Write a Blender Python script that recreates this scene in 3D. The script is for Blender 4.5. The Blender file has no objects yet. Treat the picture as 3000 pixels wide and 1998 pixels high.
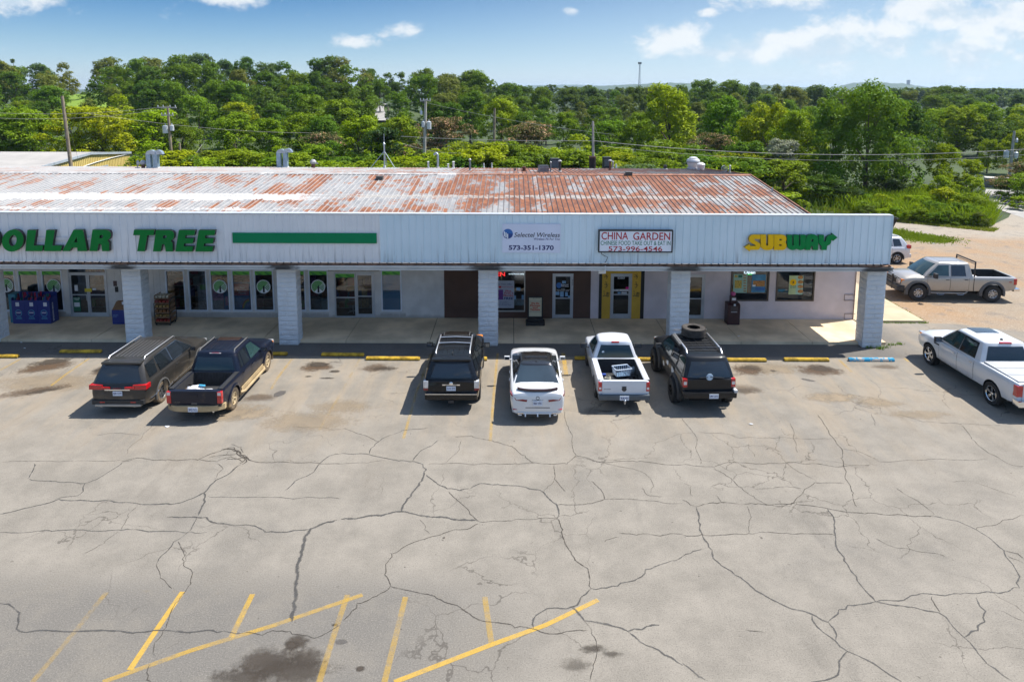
import bpy, bmesh, math, random
from mathutils import Vector, Matrix
random.seed(7)
R = math.radians
sc = bpy.context.scene
COL = sc.collection

# ------------------------------------------------------------------ camera
CAM_H, FOC, PITCH, ROLL = 10.75, 2020.0, R(7.8), 0.0034
PCX, PCY = 1500.0, 542.0                     # optical centre of the (shifted) lens in the 3000x1998 photograph
fwd = Vector((0, math.cos(PITCH), -math.sin(PITCH)))
rgt0 = Vector((1, 0, 0)); dwn0 = -rgt0.cross(fwd)
rgt = rgt0 * math.cos(ROLL) - dwn0 * math.sin(ROLL)
dwn = rgt0 * math.sin(ROLL) + dwn0 * math.cos(ROLL)
cd = bpy.data.cameras.new('camera')
cam = bpy.data.objects.new('camera', cd); COL.objects.link(cam)
m3 = Matrix((rgt, -dwn, -fwd)).transposed()
cam.matrix_world = Matrix.Translation((0, 0, CAM_H)) @ m3.to_4x4()
cd.sensor_fit = 'HORIZONTAL'; cd.sensor_width = 36.0
cd.lens = 36.0 * FOC / 3000.0
cd.shift_x = 0.0
cd.shift_y = -(999.0 - PCY) / 3000.0
cd.clip_start = 0.2; cd.clip_end = 20000
sc.camera = cam

# ------------------------------------------------------------------ sun, sky, exposure
SUN_A, SUN_B = 0.60, 0.21                    # shadow offset per metre of height, to -X and to -Y
SUN_EL = math.atan(1 / math.hypot(SUN_A, SUN_B)); SUN_ROT = math.atan2(SUN_A, SUN_B)
SUN_STR, SKY_STR, EXPOSURE = 4.8, 0.15, 0.80
sl = bpy.data.lights.new('sun', 'SUN'); sl.energy = SUN_STR; sl.angle = R(0.53); sl.color = (1.0, 0.955, 0.88)
sun = bpy.data.objects.new('sun', sl); COL.objects.link(sun)
sun.rotation_euler = Vector((-SUN_A, -SUN_B, -1)).to_track_quat('-Z', 'Y').to_euler()
sun.location = (20, 30, 60)
sc.view_settings.view_transform = 'Standard'; sc.view_settings.look = 'None'
sc.view_settings.exposure = EXPOSURE; sc.view_settings.gamma = 1.0
sc.view_settings.use_curve_mapping = False
sc.cycles.use_denoising = True
sc.cycles.max_bounces = 7; sc.cycles.transparent_max_bounces = 16
sc.cycles.volume_bounces = 0
sc.cycles.sample_clamp_indirect = 8.0

class NT:
    """small node-graph helper"""
    def __init__(s, tree): s.t = tree; s.n = tree.nodes; s.l = tree.links
    def node(s, typ, **kw):
        n = s.n.new(typ)
        for k, v in kw.items():
            if k == 'inp':
                for kk, vv in v.items():
                    if hasattr(vv, 'is_output') or isinstance(vv, bpy.types.NodeSocket): s.l.new(vv, n.inputs[kk])
                    else: n.inputs[kk].default_value = vv
            else: setattr(n, k, v)
        return n
    def math(s, op, a, b=None, c=None, clamp=False):
        n = s.n.new('ShaderNodeMath'); n.operation = op; n.use_clamp = clamp
        for i, v in enumerate((a, b, c)):
            if v is None: continue
            if isinstance(v, bpy.types.NodeSocket): s.l.new(v, n.inputs[i])
            else: n.inputs[i].default_value = v
        return n.outputs[0]
    def mix(s, fac, a, b, blend='MIX'):
        n = s.n.new('ShaderNodeMix'); n.data_type = 'RGBA'; n.blend_type = blend
        for i, v in ((0, fac), (6, a), (7, b)):
            if isinstance(v, bpy.types.NodeSocket): s.l.new(v, n.inputs[i])
            elif i == 0: n.inputs[0].default_value = v
            else: n.inputs[i].default_value = (v[0], v[1], v[2], 1)
        return n.outputs[2]
    def noise(s, vec, scale, detail=4, rough=0.55, dist=0.0, out='Fac'):
        n = s.n.new('ShaderNodeTexNoise'); n.inputs['Scale'].default_value = scale
        n.inputs['Detail'].default_value = detail; n.inputs['Roughness'].default_value = rough
        n.inputs['Distortion'].default_value = dist
        if vec is not None: s.l.new(vec, n.inputs['Vector'])
        return n.outputs[out]
    def ramp(s, fac, stops):
        n = s.n.new('ShaderNodeValToRGB')
        while len(n.color_ramp.elements) < len(stops): n.color_ramp.elements.new(0.5)
        for e, (p, c) in zip(n.color_ramp.elements, stops):
            e.position = p; e.color = (c, c, c, 1) if not hasattr(c, '__len__') else (c[0], c[1], c[2], 1)
        s.l.new(fac, n.inputs[0]); return n.outputs[0]
    def smooth(s, v, a, b):
        n = s.n.new('ShaderNodeMapRange'); n.interpolation_type = 'SMOOTHSTEP'
        s.l.new(v, n.inputs[0]); n.inputs[1].default_value = a; n.inputs[2].default_value = b
        return n.outputs[0]
    def mapping(s, vec, scale=(1, 1, 1), loc=(0, 0, 0), rot=(0, 0, 0)):
        n = s.n.new('ShaderNodeMapping'); s.l.new(vec, n.inputs[0])
        n.inputs['Scale'].default_value = scale; n.inputs['Location'].default_value = loc; n.inputs['Rotation'].default_value = rot
        return n.outputs[0]

w = bpy.data.worlds.new('World'); sc.world = w; w.use_nodes = True
k = NT(w.node_tree); k.n.clear()
tc = k.node('ShaderNodeTexCoord')
sky = k.node('ShaderNodeTexSky', sky_type='NISHITA', sun_disc=False, sun_elevation=SUN_EL, sun_rotation=SUN_ROT,
             altitude=200.0, air_density=1.0, dust_density=0.35, ozone_density=2.2)
sep = k.node('ShaderNodeSeparateXYZ', inp={0: tc.outputs['Generated']})
dx, dy, dz = sep.outputs
# the deeper blue this photograph's sky has: same tint all round, a little weaker at the horizon; unseen overhead part brightened and warmed as added fill
tint = k.ramp(dz, [(0.0, (0.41, 0.485, 0.66)), (0.06, (0.275, 0.360, 0.475)), (0.125, (0.120, 0.240, 0.365)), (0.35, (0.66, 0.72, 0.77)), (0.75, (1.2, 1.08, 0.95))])
skyc = k.mix(1.0, sky.outputs[0], tint, 'MULTIPLY')
# clouds: low cumulus given by bearing (u = x/y) and height (v = z/y) ahead, loose cumulus all round higher up
ya = k.math('MAXIMUM', k.math('ABSOLUTE', dy), 0.02)
u = k.math('DIVIDE', dx, ya); v = k.math('DIVIDE', dz, ya)
comb = k.node('ShaderNodeCombineXYZ', inp={0: u, 1: k.math('MULTIPLY', v, 1.7), 2: dy})
fb = k.noise(comb.outputs[0], 13.0, 7, 0.58, 0.25)
fb2 = k.noise(k.mapping(comb.outputs[0], loc=(0.012, -0.03, 0)), 13.0, 7, 0.58, 0.25)
CL = [(-.735, .131, .10, .026, 1.05), (-.395, .134, .055, .020, 1.05), (-.158, .083, .030, .014, 1.0), (-.222, .066, .034, .010, .85),
      (.082, .112, .012, .006, .8), (.276, .110, .016, .007, .9), (.38, .135, .09, .024, 1.1),
      (.235, .074, .05, .026, 1.0), (.30, .058, .10, .022, .95), (.42, .066, .10, .030, 1.05), (.455, .080, .06, .030, 1.05), (.545, .074, .07, .032, 1.05), (.64, .060, .10, .028, 1.0),
      (.60, .112, .08, .028, 1.1), (.72, .100, .10, .04, 1.15), (.71, .14, .07, .022, 1.05), (.90, .09, .14, .05, 1.05), (-1.05, .10, .14, .03, .9), (1.3, .12, .2, .05, .9)]
dens = None
for (u0, v0, su, sv, a) in CL:
    e1 = k.math('POWER', k.math('DIVIDE', k.math('SUBTRACT', u, u0), su), 2.0)
    e2 = k.math('POWER', k.math('DIVIDE', k.math('SUBTRACT', v, v0), sv), 2.0)
    g = k.math('MULTIPLY', k.math('EXPONENT', k.math('MULTIPLY', k.math('ADD', e1, e2), -0.8)), a)
    dens = g if dens is None else k.math('MAXIMUM', dens, g)
dens = k.math('MULTIPLY', dens, k.math('GREATER_THAN', dy, 0.0))
pv = k.node('ShaderNodeVectorMath', operation='SCALE'); k.l.new(tc.outputs['Generated'], pv.inputs[0])
k.l.new(k.math('DIVIDE', 1.0, k.math('MAXIMUM', k.math('ADD', dz, 0.12), 0.05)), pv.inputs['Scale'])
hi = k.smooth(k.noise(pv.outputs[0], 1.3, 8, 0.6, 0.2), 0.57, 0.74)
hi = k.math('MULTIPLY', hi, k.smooth(dz, 0.16, 0.26))
fh = k.noise(comb.outputs[0], 42.0, 6, 0.65, 0.4)
cov = k.smooth(k.math('ADD', k.math('MULTIPLY', dens, 0.60), k.math('ADD', k.math('MULTIPLY', fb, 1.05), k.math('MULTIPLY', fh, 0.55))), 0.98, 1.36)
cov = k.math('MAXIMUM', k.math('MULTIPLY', cov, 0.80), k.math('MULTIPLY', hi, 0.85))
# milky veil low on the sun's side
veil = k.math('MULTIPLY', k.smooth(u, -0.50, 0.62), k.math('MULTIPLY', k.smooth(v, 0.34, 0.02), k.math('GREATER_THAN', dy, 0.0)))
skyc = k.mix(k.math('MULTIPLY', veil, 0.62), skyc, (2.75, 3.25, 3.6))
shade = k.smooth(k.math('ADD', k.math('SUBTRACT', fb, fb2), k.math('MULTIPLY', fb, 0.2)), -0.06, 0.20)
cloudc = k.mix(shade, (2.6, 3.05, 3.45), (3.85, 3.9, 3.9))
out_c = k.mix(cov, skyc, cloudc)
bg = k.node('ShaderNodeBackground', inp={'Color': out_c, 'Strength': SKY_STR})
k.node('ShaderNodeOutputWorld', inp={'Surface': bg.outputs[0]})

# ------------------------------------------------------------------ geometry of sight lines: a photo pixel -> a point on a known plane
def ray(px, py): return fwd + rgt * ((px - PCX) / FOC) + dwn * ((py - PCY) / FOC)
EYE = Vector((0, 0, CAM_H))
def G(px, py, z=0.0):
    r = ray(px, py); return EYE + r * ((z - CAM_H) / r.z)
def FY(px, py, Y):
    r = ray(px, py); return EYE + r * (Y / r.y)

# ------------------------------------------------------------------ materials
MATS = {}
def M(name, col, rough=0.6, metal=0.0, var=0.10, scale=3.0, bump=0.0, bscale=40.0, coat=0.0, spec=0.5, dirt=None, dirtz=0.5, emit=0.0, sheen=0.0, island=False):
    """principled with noise-broken colour; dirt = colour of dust that rises dirtz metres above the object's own base"""
    if name in MATS: return MATS[name]
    m = bpy.data.materials.new(name); m.use_nodes = True
    q = NT(m.node_tree); b = q.n['Principled BSDF']
    geo = q.node('ShaderNodeTexCoord')
    oi = q.node('ShaderNodeObjectInfo')
    vec = q.node('ShaderNodeVectorMath', operation='ADD', inp={0: geo.outputs['Object']})
    sc3 = q.node('ShaderNodeVectorMath', operation='SCALE', inp={0: oi.outputs['Location'], 'Scale': 1.0})
    q.l.new(sc3.outputs[0], vec.inputs[1])
    n = q.noise(vec.outputs[0], scale, 5, 0.6)
    lo = tuple(max(0, c * (1 - var)) for c in col); hi = tuple(min(1, c * (1 + var)) for c in col)
    c = q.mix(q.smooth(n, 0.3, 0.7), lo, hi)
    if dirt:
        sp = q.node('ShaderNodeSeparateXYZ', inp={0: geo.outputs['Object']})
        n2 = q.noise(vec.outputs[0], 2.4, 5, 0.65)
        f = q.math('SUBTRACT', 1.0, q.math('DIVIDE', sp.outputs[2], dirtz), clamp=True)
        f = q.math('MULTIPLY', q.smooth(q.math('ADD', f, q.math('MULTIPLY', q.math('SUBTRACT', n2, 0.5), 0.9)), 0.05, 0.6), dirt[3] if len(dirt) > 3 else 0.8)
        c = q.mix(f, c, dirt[:3])
        q.l.new(q.math('ADD', rough, q.math('MULTIPLY', f, 0.5), clamp=True), b.inputs['Roughness'])
    else:
        n3 = q.noise(vec.outputs[0], scale * 3, 3)
        q.l.new(q.math('ADD', rough - 0.06, q.math('MULTIPLY', n3, 0.12), clamp=True), b.inputs['Roughness'])
    q.l.new(c, b.inputs['Base Color'])
    b.inputs['Metallic'].default_value = metal
    b.inputs['Coat Weight'].default_value = coat; b.inputs['Coat Roughness'].default_value = 0.04
    b.inputs['Specular IOR Level'].default_value = spec
    if emit:
        q.l.new(c, b.inputs['Emission Color']); b.inputs['Emission Strength'].default_value = emit
    if bump:
        bn = q.noise(vec.outputs[0], bscale, 4, 0.6)
        bb = q.node('ShaderNodeBump', inp={'Strength': bump, 'Distance': 0.02, 'Height': bn})
        q.l.new(bb.outputs[0], b.inputs['Normal'])
    MATS[name] = m
    return m

def glass_mat(name, tint=(0.35, 0.4, 0.42), through=0.6, ior=1.5):
    """window pane: reflection by Fresnel over a dark tinted see-through"""
    if name in MATS: return MATS[name]
    m = bpy.data.materials.new(name); m.use_nodes = True
    q = NT(m.node_tree); q.n.clear()
    gl = q.node('ShaderNodeBsdfGlossy', inp={'Roughness': 0.01, 'Color': (0.95, 0.97, 1, 1)})
    geo = q.node('ShaderNodeNewGeometry')
    wob = q.node('ShaderNodeBump', inp={'Strength': 0.05, 'Distance': 0.05, 'Height': q.noise(geo.outputs['Position'], 1.3, 2)})
    q.l.new(wob.outputs[0], gl.inputs['Normal'])
    tr = q.node('ShaderNodeBsdfTransparent', inp={'Color': (tint[0], tint[1], tint[2], 1)})
    fr = q.node('ShaderNodeFresnel', inp={'IOR': ior})
    f = q.math('MULTIPLY', fr.outputs[0], 1.6, clamp=True)
    mx = q.node('ShaderNodeMixShader', inp={0: f, 1: tr.outputs[0], 2: gl.outputs[0]})
    q.node('ShaderNodeOutputMaterial', inp={'Surface': mx.outputs[0]})
    MATS[name] = m; return m

# ------------------------------------------------------------------ mesh builder
class MB:
    def __init__(s): s.v = []; s.f = []; s.m = []
    def add(s, vs, fs, m=0):
        o = len(s.v); s.v += [tuple(p) for p in vs]
        for f in fs: s.f.append(tuple(i + o for i in f)); s.m.append(m)
        return s
    def box(s, x0, x1, y0, y1, z0, z1, m=0):
        v = [(x, y, z) for z in (z0, z1) for y in (y0, y1) for x in (x0, x1)]
        return s.add(v, [(0, 2, 3, 1), (4, 5, 7, 6), (0, 1, 5, 4), (2, 6, 7, 3), (0, 4, 6, 2), (1, 3, 7, 5)], m)
    def obox(s, c, ax, ay, az, m=0):
        """oriented box: centre and three half-axis vectors"""
        c, ax, ay, az = map(Vector, (c, ax, ay, az))
        v = [c + ax * i + ay * j + az * l for l in (-1, 1) for j in (-1, 1) for i in (-1, 1)]
        return s.add(v, [(0, 2, 3, 1), (4, 5, 7, 6), (0, 1, 5, 4), (2, 6, 7, 3), (0, 4, 6, 2), (1, 3, 7, 5)], m)
    def bbox(s, x0, x1, y0, y1, z0, z1, b=0.01, m=0):
        """box with chamfered edges"""
        bm = bmesh.new(); bmesh.ops.create_cube(bm, size=1)
        for vv in bm.verts: vv.co = Vector(((x0 + x1) / 2 + vv.co.x * (x1 - x0), (y0 + y1) / 2 + vv.co.y * (y1 - y0), (z0 + z1) / 2 + vv.co.z * (z1 - z0)))
        bmesh.ops.bevel(bm, geom=bm.edges[:], offset=b, segments=2, affect='EDGES', profile=0.7)
        bm.verts.index_update()
        s.add([vv.co for vv in bm.verts], [[l.index for l in f.verts] for f in bm.faces], m); bm.free(); return s
    def quad(s, a, b, c, d, m=0): return s.add([a, b, c, d], [(0, 1, 2, 3)], m)
    def loft(s, rings, m=0, closed=True, cap0=True, cap1=True):
        n = len(rings[0]); o = len(s.v)
        for r_ in rings: s.v += [tuple(p) for p in r_]
        for i in range(len(rings) - 1):
            for j in range(n if closed else n - 1):
                a = o + i * n + j; b = o + i * n + (j + 1) % n
                s.f.append((a, b, b + n, a + n)); s.m.append(m)
        if cap0: s.f.append(tuple(o + j for j in reversed(range(n)))); s.m.append(m)
        if cap1: s.f.append(tuple(o + (len(rings) - 1) * n + j for j in range(n))); s.m.append(m)
        return s
    def tube(s, pts, r, n=8, m=0, caps=True):
        pts = [Vector(p) for p in pts]; rings = []
        rr = r if hasattr(r, '__len__') else [r] * len(pts)
        up = None
        for i, p in enumerate(pts):
            t = (pts[min(i + 1, len(pts) - 1)] - pts[max(i - 1, 0)]).normalized()
            if up is None: up = t.orthogonal().normalized()
            up = (up - t * up.dot(t)); up = up.normalized() if up.length > 1e-6 else t.orthogonal().normalized()
            q = t.cross(up)
            rings.append([p + (up * math.cos(2 * math.pi * j / n) + q * math.sin(2 * math.pi * j / n)) * rr[i] for j in range(n)])
        return s.loft(rings, m, True, caps, caps)
    def prism(s, poly, axis, d0, d1, m=0):
        """2-D outline extruded along an axis ('x','y','z') between d0 and d1"""
        def P(p, d): return {'x': (d, p[0], p[1]), 'y': (p[0], d, p[1]), 'z': (p[0], p[1], d)}[axis]
        n = len(poly)
        v = [P(p, d0) for p in poly] + [P(p, d1) for p in poly]
        s.add(v, [tuple(range(n)), tuple(reversed(range(n, 2 * n)))] + [(j, j + n, (j + 1) % n + n, (j + 1) % n) for j in range(n)], m)
        return s
    def revolve(s, prof, axis='z', n=20, c=(0, 0, 0), m=0, cap=False):
        rings = []
        for j in range(n):
            a = 2 * math.pi * j / n; ca, sa = math.cos(a), math.sin(a)
            ring = []
            for (r_, h) in prof:
                p = {'z': (r_ * ca, r_ * sa, h), 'y': (r_ * ca, h, r_ * sa), 'x': (h, r_ * ca, r_ * sa)}[axis]
                ring.append((p[0] + c[0], p[1] + c[1], p[2] + c[2]))
            rings.append(ring)
        o = len(s.v); k_ = len(prof)
        for r_ in rings: s.v += r_
        for i in range(n):
            for j in range(k_ - 1):
                a = o + i * k_ + j; b = o + ((i + 1) % n) * k_ + j
                s.f.append((a, b, b + 1, a + 1)); s.m.append(m)
        return s
    def mesh(s, name, mats, smooth=None, uv=None):
        me = bpy.data.meshes.new(name); me.from_pydata(s.v, [], s.f)
        for mm in (mats if isinstance(mats, (list, tuple)) else [mats]): me.materials.append(mm)
        if any(s.m): me.polygons.foreach_set('material_index', s.m)
        bm = bmesh.new(); bm.from_mesh(me); bmesh.ops.recalc_face_normals(bm, faces=bm.faces[:]); bm.to_mesh(me); bm.free()
        if smooth is not None: shade(me, smooth)
        me.update(); return me
    def build(s, name, mats, parent=None, smooth=None, world=False, loc=None):
        if world and parent is not None:
            o = parent.location
            s.v = [(p[0] - o.x, p[1] - o.y, p[2] - o.z) for p in s.v]
        return link(name, s.mesh(name, mats, smooth), parent, loc)

def shade(me, ang=35):
    me.polygons.foreach_set('use_smooth', [True] * len(me.polygons))
    me.set_sharp_from_angle(angle=R(ang))
def link(name, me, parent=None, loc=None, rot=None, scale=None):
    o = bpy.data.objects.new(name, me); COL.objects.link(o)
    if parent is not None: o.parent = parent
    if loc is not None: o.location = loc
    if rot is not None: o.rotation_euler = rot
    if scale is not None: o.scale = scale
    return o
def tag(o, label=None, cat=None, group=None, kind=None):
    if label: o['label'] = label
    if cat: o['category'] = cat
    if group: o['group'] = group
    if kind: o['kind'] = kind
    return o
def thing(name, label, cat, loc=(0, 0, 0), rotz=0.0, group=None):
    o = bpy.data.objects.new(name, None); COL.objects.link(o); o.empty_display_size = 0.3
    o.location = loc; o.rotation_euler = (0, 0, rotz)
    return tag(o, label, cat, group)
def struct(name, mb, mats, smooth=None, label=None):
    o = mb.build(name, mats, None, smooth); o['kind'] = 'structure'
    if label: o['label'] = label
    return o

# flat lettering: text -> mesh, fitted into a rectangle of the plane that faces -Y (x0..x1, z0..z1)
def text_mesh(s, bold=0.0, shear=0.0, extrude=0.0, space=1.0):
    cu = bpy.data.curves.new('t', 'FONT'); cu.body = s; cu.size = 1.0; cu.offset = bold; cu.shear = shear
    cu.extrude = extrude; cu.space_character = space; cu.resolution_u = 3
    cu.align_x = 'LEFT'
    ob = bpy.data.objects.new('t', cu); me = bpy.data.meshes.new_from_object(ob)
    bpy.data.objects.remove(ob); bpy.data.curves.remove(cu)
    return me
def text_fit(name, s, x0, x1, z0, z1, y, mt, parent=None, bold=0.0, shear=0.0, depth=0.002, keep=False, world=True, space=1.0):
    me = text_mesh(s, bold, shear, 0.0, space)
    if not me.vertices: return None
    xs = [v.co.x for v in me.vertices]; ys = [v.co.y for v in me.vertices]
    a, b, c, d = min(xs), max(xs), min(ys), max(ys)
    sx = (x1 - x0) / (b - a); sz = (z1 - z0) / max(d - c, 1e-6)
    if keep: sx = sz = min(sx, sz)
    cx0 = (x0 + x1) / 2 - (b - a) * sx / 2
    o = parent.location if (parent is not None and world) else Vector((0, 0, 0))
    for v in me.vertices:
        X = cx0 + (v.co.x - a) * sx; Z = z0 + (v.co.y - c) * sz
        v.co = (X - o.x, y - o.y, Z - o.z)
    me.materials.clear(); me.materials.append(mt); me.name = name
    return link(name, me, parent)
def pchip(xs, ys):
    n = len(xs); h = [xs[i + 1] - xs[i] for i in range(n - 1)]; d = [(ys[i + 1] - ys[i]) / h[i] for i in range(n - 1)]
    m = [d[0]] + [0 if d[i - 1] * d[i] <= 0 else 2 * d[i - 1] * d[i] / (d[i - 1] + d[i]) for i in range(1, n - 1)] + [d[-1]]
    def f(x):
        if x <= xs[0]: return ys[0]
        if x >= xs[-1]: return ys[-1]
        i = max(j for j in range(n - 1) if xs[j] <= x); t = (x - xs[i]) / h[i]
        return (ys[i] * (2 * t**3 - 3 * t**2 + 1) + h[i] * m[i] * (t**3 - 2 * t**2 + t) + ys[i + 1] * (-2 * t**3 + 3 * t**2) + h[i] * m[i + 1] * (t**3 - t**2))
    return f
# ================================================================== GROUND
def sstep(x, a, b):
    t = max(0.0, min(1.0, (x - a) / (b - a))); return t * t * (3 - 2 * t)
def terrain(x, y):
    u_ = x / max(y, 20.0)
    h = 5.0 * sstep(y, 95, 265) * sstep(-u_, -0.03, 0.20)
    h += 4.2 * math.exp(-((u_ + 0.60) / 0.09) ** 2) * sstep(y, 110, 205) * (1 - sstep(y, 235, 290)) + 3.4 * math.exp(-((u_ + 0.187) / 0.05) ** 2) * sstep(y, 100, 190) * (1 - sstep(y, 215, 270))
    h += 1.2 * math.sin(x * 0.021 + 1.3) * sstep(y, 110, 200) * math.sin(y * 0.017)
    return h - 0.05
def ground_mat():
    m = bpy.data.materials.new('meadow_ground'); m.use_nodes = True; q = NT(m.node_tree); b = q.n['Principled BSDF']
    g = q.node('ShaderNodeNewGeometry'); p = g.outputs['Position']
    n1 = q.noise(p, 0.05, 5); n2 = q.noise(p, 1.5, 6, 0.7)
    c = q.mix(q.smooth(n1, 0.35, 0.65), (0.030, 0.050, 0.012), (0.055, 0.085, 0.016))
    c = q.mix(q.smooth(n2, 0.3, 0.8), c, (0.025, 0.04, 0.010))
    sx = q.node('ShaderNodeSeparateXYZ', inp={0: p}); uu = q.math('DIVIDE', sx.outputs[0], q.math('MAXIMUM', sx.outputs[1], 20.0))
    mead = q.math('MULTIPLY', q.math('MULTIPLY', q.smooth(uu, -0.70, -0.66), q.smooth(uu, -0.46, -0.52)), q.math('MULTIPLY', q.smooth(sx.outputs[1], 150, 160), q.smooth(sx.outputs[1], 260, 240)))
    c = q.mix(q.math('MAXIMUM', mead, q.smooth(n1, .66, .72)), c, q.mix(n2, (0.17, 0.26, 0.012), (0.12, 0.20, 0.012)))
    q.l.new(c, b.inputs['Base Color']); b.inputs['Roughness'].default_value = 0.95
    bb = q.node('ShaderNodeBump', inp={'Strength': 0.6, 'Distance': 0.1, 'Height': n2}); q.l.new(bb.outputs[0], b.inputs['Normal'])
    return m
mb = MB(); ys = [-60, -20, 10, 35, 50, 60]
while ys[-1] < 9000: ys.append(ys[-1] * 1.07 + 2)
NU = 90
for y in ys:
    for i in range(NU + 1):
        x = (-1.6 + 3.2 * i / NU) * (abs(y) + 90)
        mb.v.append((x, y, terrain(x, y)))
for r_ in range(len(ys) - 1):
    for i in range(NU):
        a = r_ * (NU + 1) + i; mb.f.append((a, a + 1, a + NU + 2, a + NU + 1)); mb.m.append(0)
struct('ground', mb, ground_mat(), 60)

# far wooded hills
prof = pchip([-1.5, -0.1, 0.04, 0.076, 0.15, 0.225, 0.35, 0.455, 0.495, 0.548, 0.605, 0.743, 1.0, 1.6], [12, 10, 12, 24, 33, 46, 38, 27, 50, 48, 30, 25, 26, 20])
def hills_mat():
    m = bpy.data.materials.new('wooded_hill'); m.use_nodes = True; q = NT(m.node_tree); b = q.n['Principled BSDF']
    g = q.node('ShaderNodeNewGeometry'); n1 = q.noise(g.outputs['Position'], 0.09, 5, 0.7)
    n2 = q.noise(g.outputs['Position'], 0.006, 3)
    c = q.mix(q.smooth(n1, 0.35, 0.65), (0.018, 0.036, 0.012), (0.05, 0.085, 0.022))
    c = q.mix(q.smooth(n2, 0.60, 0.70), c, (0.10, 0.16, 0.04))
    q.l.new(c, b.inputs['Base Color']); b.inputs['Roughness'].default_value = 0.95
    return m
rng = random.Random(3)
mb = MB(); rows = [2500 + i * 55 for i in range(26)]; NC = 300
for y in rows:
    for i in range(NC + 1):
        u_ = -0.35 + 1.75 * i / NC
        k_ = sstep(y, 2450, 3200) * (1 - 0.55 * sstep(y, 3200, 3900))
        mb.v.append((u_ * y, y, -6 + (prof(u_) + 6) * k_ + rng.uniform(-1, 1) * 2.6 + rng.uniform(-1, 1) * 1.6))
for r_ in range(len(rows) - 1):
    for i in range(NC):
        a = r_ * (NC + 1) + i; mb.f.append((a, a + 1, a + NC + 2, a + NC + 1)); mb.m.append(0)
struct('hills', mb, hills_mat(), 180)
mb = MB(); mb2 = rng
rows = [4700 + i * 90 for i in range(10)]
for y in rows:
    for i in range(NC + 1):
        u_ = -0.1 + 1.6 * i / NC
        k_ = sstep(y, 4700, 5300)
        h = 34 + 16 * math.sin(u_ * 9 + 0.6) + 9 * math.sin(u_ * 23)
        mb.v.append((u_ * y, y, -6 + h * k_ + rng.uniform(-1, 1) * 4))
for r_ in range(len(rows) - 1):
    for i in range(NC):
        a = r_ * (NC + 1) + i; mb.f.append((a, a + 1, a + NC + 2, a + NC + 1)); mb.m.append(0)
struct('hills', mb, MATS.get('x') or bpy.data.materials['wooded_hill'], 180)

# ---- asphalt lot
def asphalt_mat():
    m = bpy.data.materials.new('worn_asphalt'); m.use_nodes = True; q = NT(m.node_tree); b = q.n['Principled BSDF']
    g = q.node('ShaderNodeNewGeometry'); p = g.outputs['Position']
    s = q.node('ShaderNodeSeparateXYZ', inp={0: p}); X, Y = s.outputs[0], s.outputs[1]
    big = q.noise(p, 0.16, 8, 0.70); mid = q.noise(p, 0.7, 9, 0.74); strk = q.noise(q.mapping(p, scale=(1.1, 0.20, 1)), 1.0, 8, 0.70)
    fine = q.noise(p, 34.0, 3, 0.7); agg = q.noise(p, 95.0, 2, 0.6)
    grey = q.mix(q.smooth(mid, 0.3, 0.7), (0.172, 0.155, 0.130), (0.245, 0.220, 0.184))
    # wind-blown dust: tan, mostly around the stalls in front of the shops
    dustm = q.math('MULTIPLY', q.smooth(q.math('ADD', Y, q.math('MULTIPLY', q.math('SUBTRACT', big, 0.5), 14.0)), 17.0, 23.5), q.smooth(strk, 0.40, 0.66))
    c = q.mix(q.math('MULTIPLY', dustm, 0.75), grey, (0.285, 0.230, 0.165))
    # traffic-darkened patches
    c = q.mix(q.math('MULTIPLY', q.smooth(big, 0.50, 0.68), 0.40), c, (0.125, 0.117, 0.106))
    c = q.mix(q.math('MULTIPLY', q.smooth(strk, 0.55, 0.72), 0.28), c, (0.080, 0.073, 0.065))
    # darker stalls at the bottom left
    low = q.math('MULTIPLY', q.smooth(Y, 14.6, 13.2), q.smooth(X, 2.0, -3.0))
    c = q.mix(q.math('MULTIPLY', low, q.math('MULTIPLY', q.smooth(mid, 0.28, 0.58), 0.65)), c, (0.090, 0.086, 0.081))
    spk = q.noise(p, 6.5, 2, 0.5)
    c = q.mix(q.math('MULTIPLY', q.smooth(spk, 0.735, 0.765), 0.7), c, (0.06, 0.052, 0.044))
    # sealed strip along the kerb, coloured darker still to deepen the fascia's shadow
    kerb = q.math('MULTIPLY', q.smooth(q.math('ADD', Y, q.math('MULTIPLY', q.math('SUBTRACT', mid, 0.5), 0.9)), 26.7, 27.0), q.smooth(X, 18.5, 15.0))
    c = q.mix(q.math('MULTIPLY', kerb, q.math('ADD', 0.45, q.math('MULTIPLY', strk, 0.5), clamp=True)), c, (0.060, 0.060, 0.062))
    c = q.mix(q.math('MULTIPLY', q.smooth(fine, 0.50, 0.70), 0.5), c, (0.28, 0.255, 0.22))
    c = q.mix(q.math('MULTIPLY', q.smooth(fine, 0.48, 0.30), 0.5), c, (0.058, 0.052, 0.046))
    dv = q.node('ShaderNodeVectorMath', operation='ADD', inp={0: p}); q.l.new(q.noise(p, .9, 4, .6, 0, 'Color'), dv.inputs[1])
    vo = q.node('ShaderNodeTexVoronoi', feature='DISTANCE_TO_EDGE', inp={'Scale': .62}); q.l.new(dv.outputs[0], vo.inputs['Vector'])
    fine_crack = q.math('MULTIPLY', q.smooth(vo.outputs['Distance'], .011, .003), q.smooth(q.noise(q.mapping(p, loc=(7, 3, 0)), .21, 3), .50, .60))
    c = q.mix(q.math('MULTIPLY', fine_crack, .55), c, (0.05, 0.042, 0.035))
    q.l.new(c, b.inputs['Base Color']); b.inputs['Roughness'].default_value = 0.92; b.inputs['Specular IOR Level'].default_value = 0.25
    h = q.math('ADD', q.math('MULTIPLY', fine, 0.6), q.math('MULTIPLY', agg, 0.4))
    bb = q.node('ShaderNodeBump', inp={'Strength': 0.35, 'Distance': 0.012, 'Height': h}); q.l.new(bb.outputs[0], b.inputs['Normal'])
    return m
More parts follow.
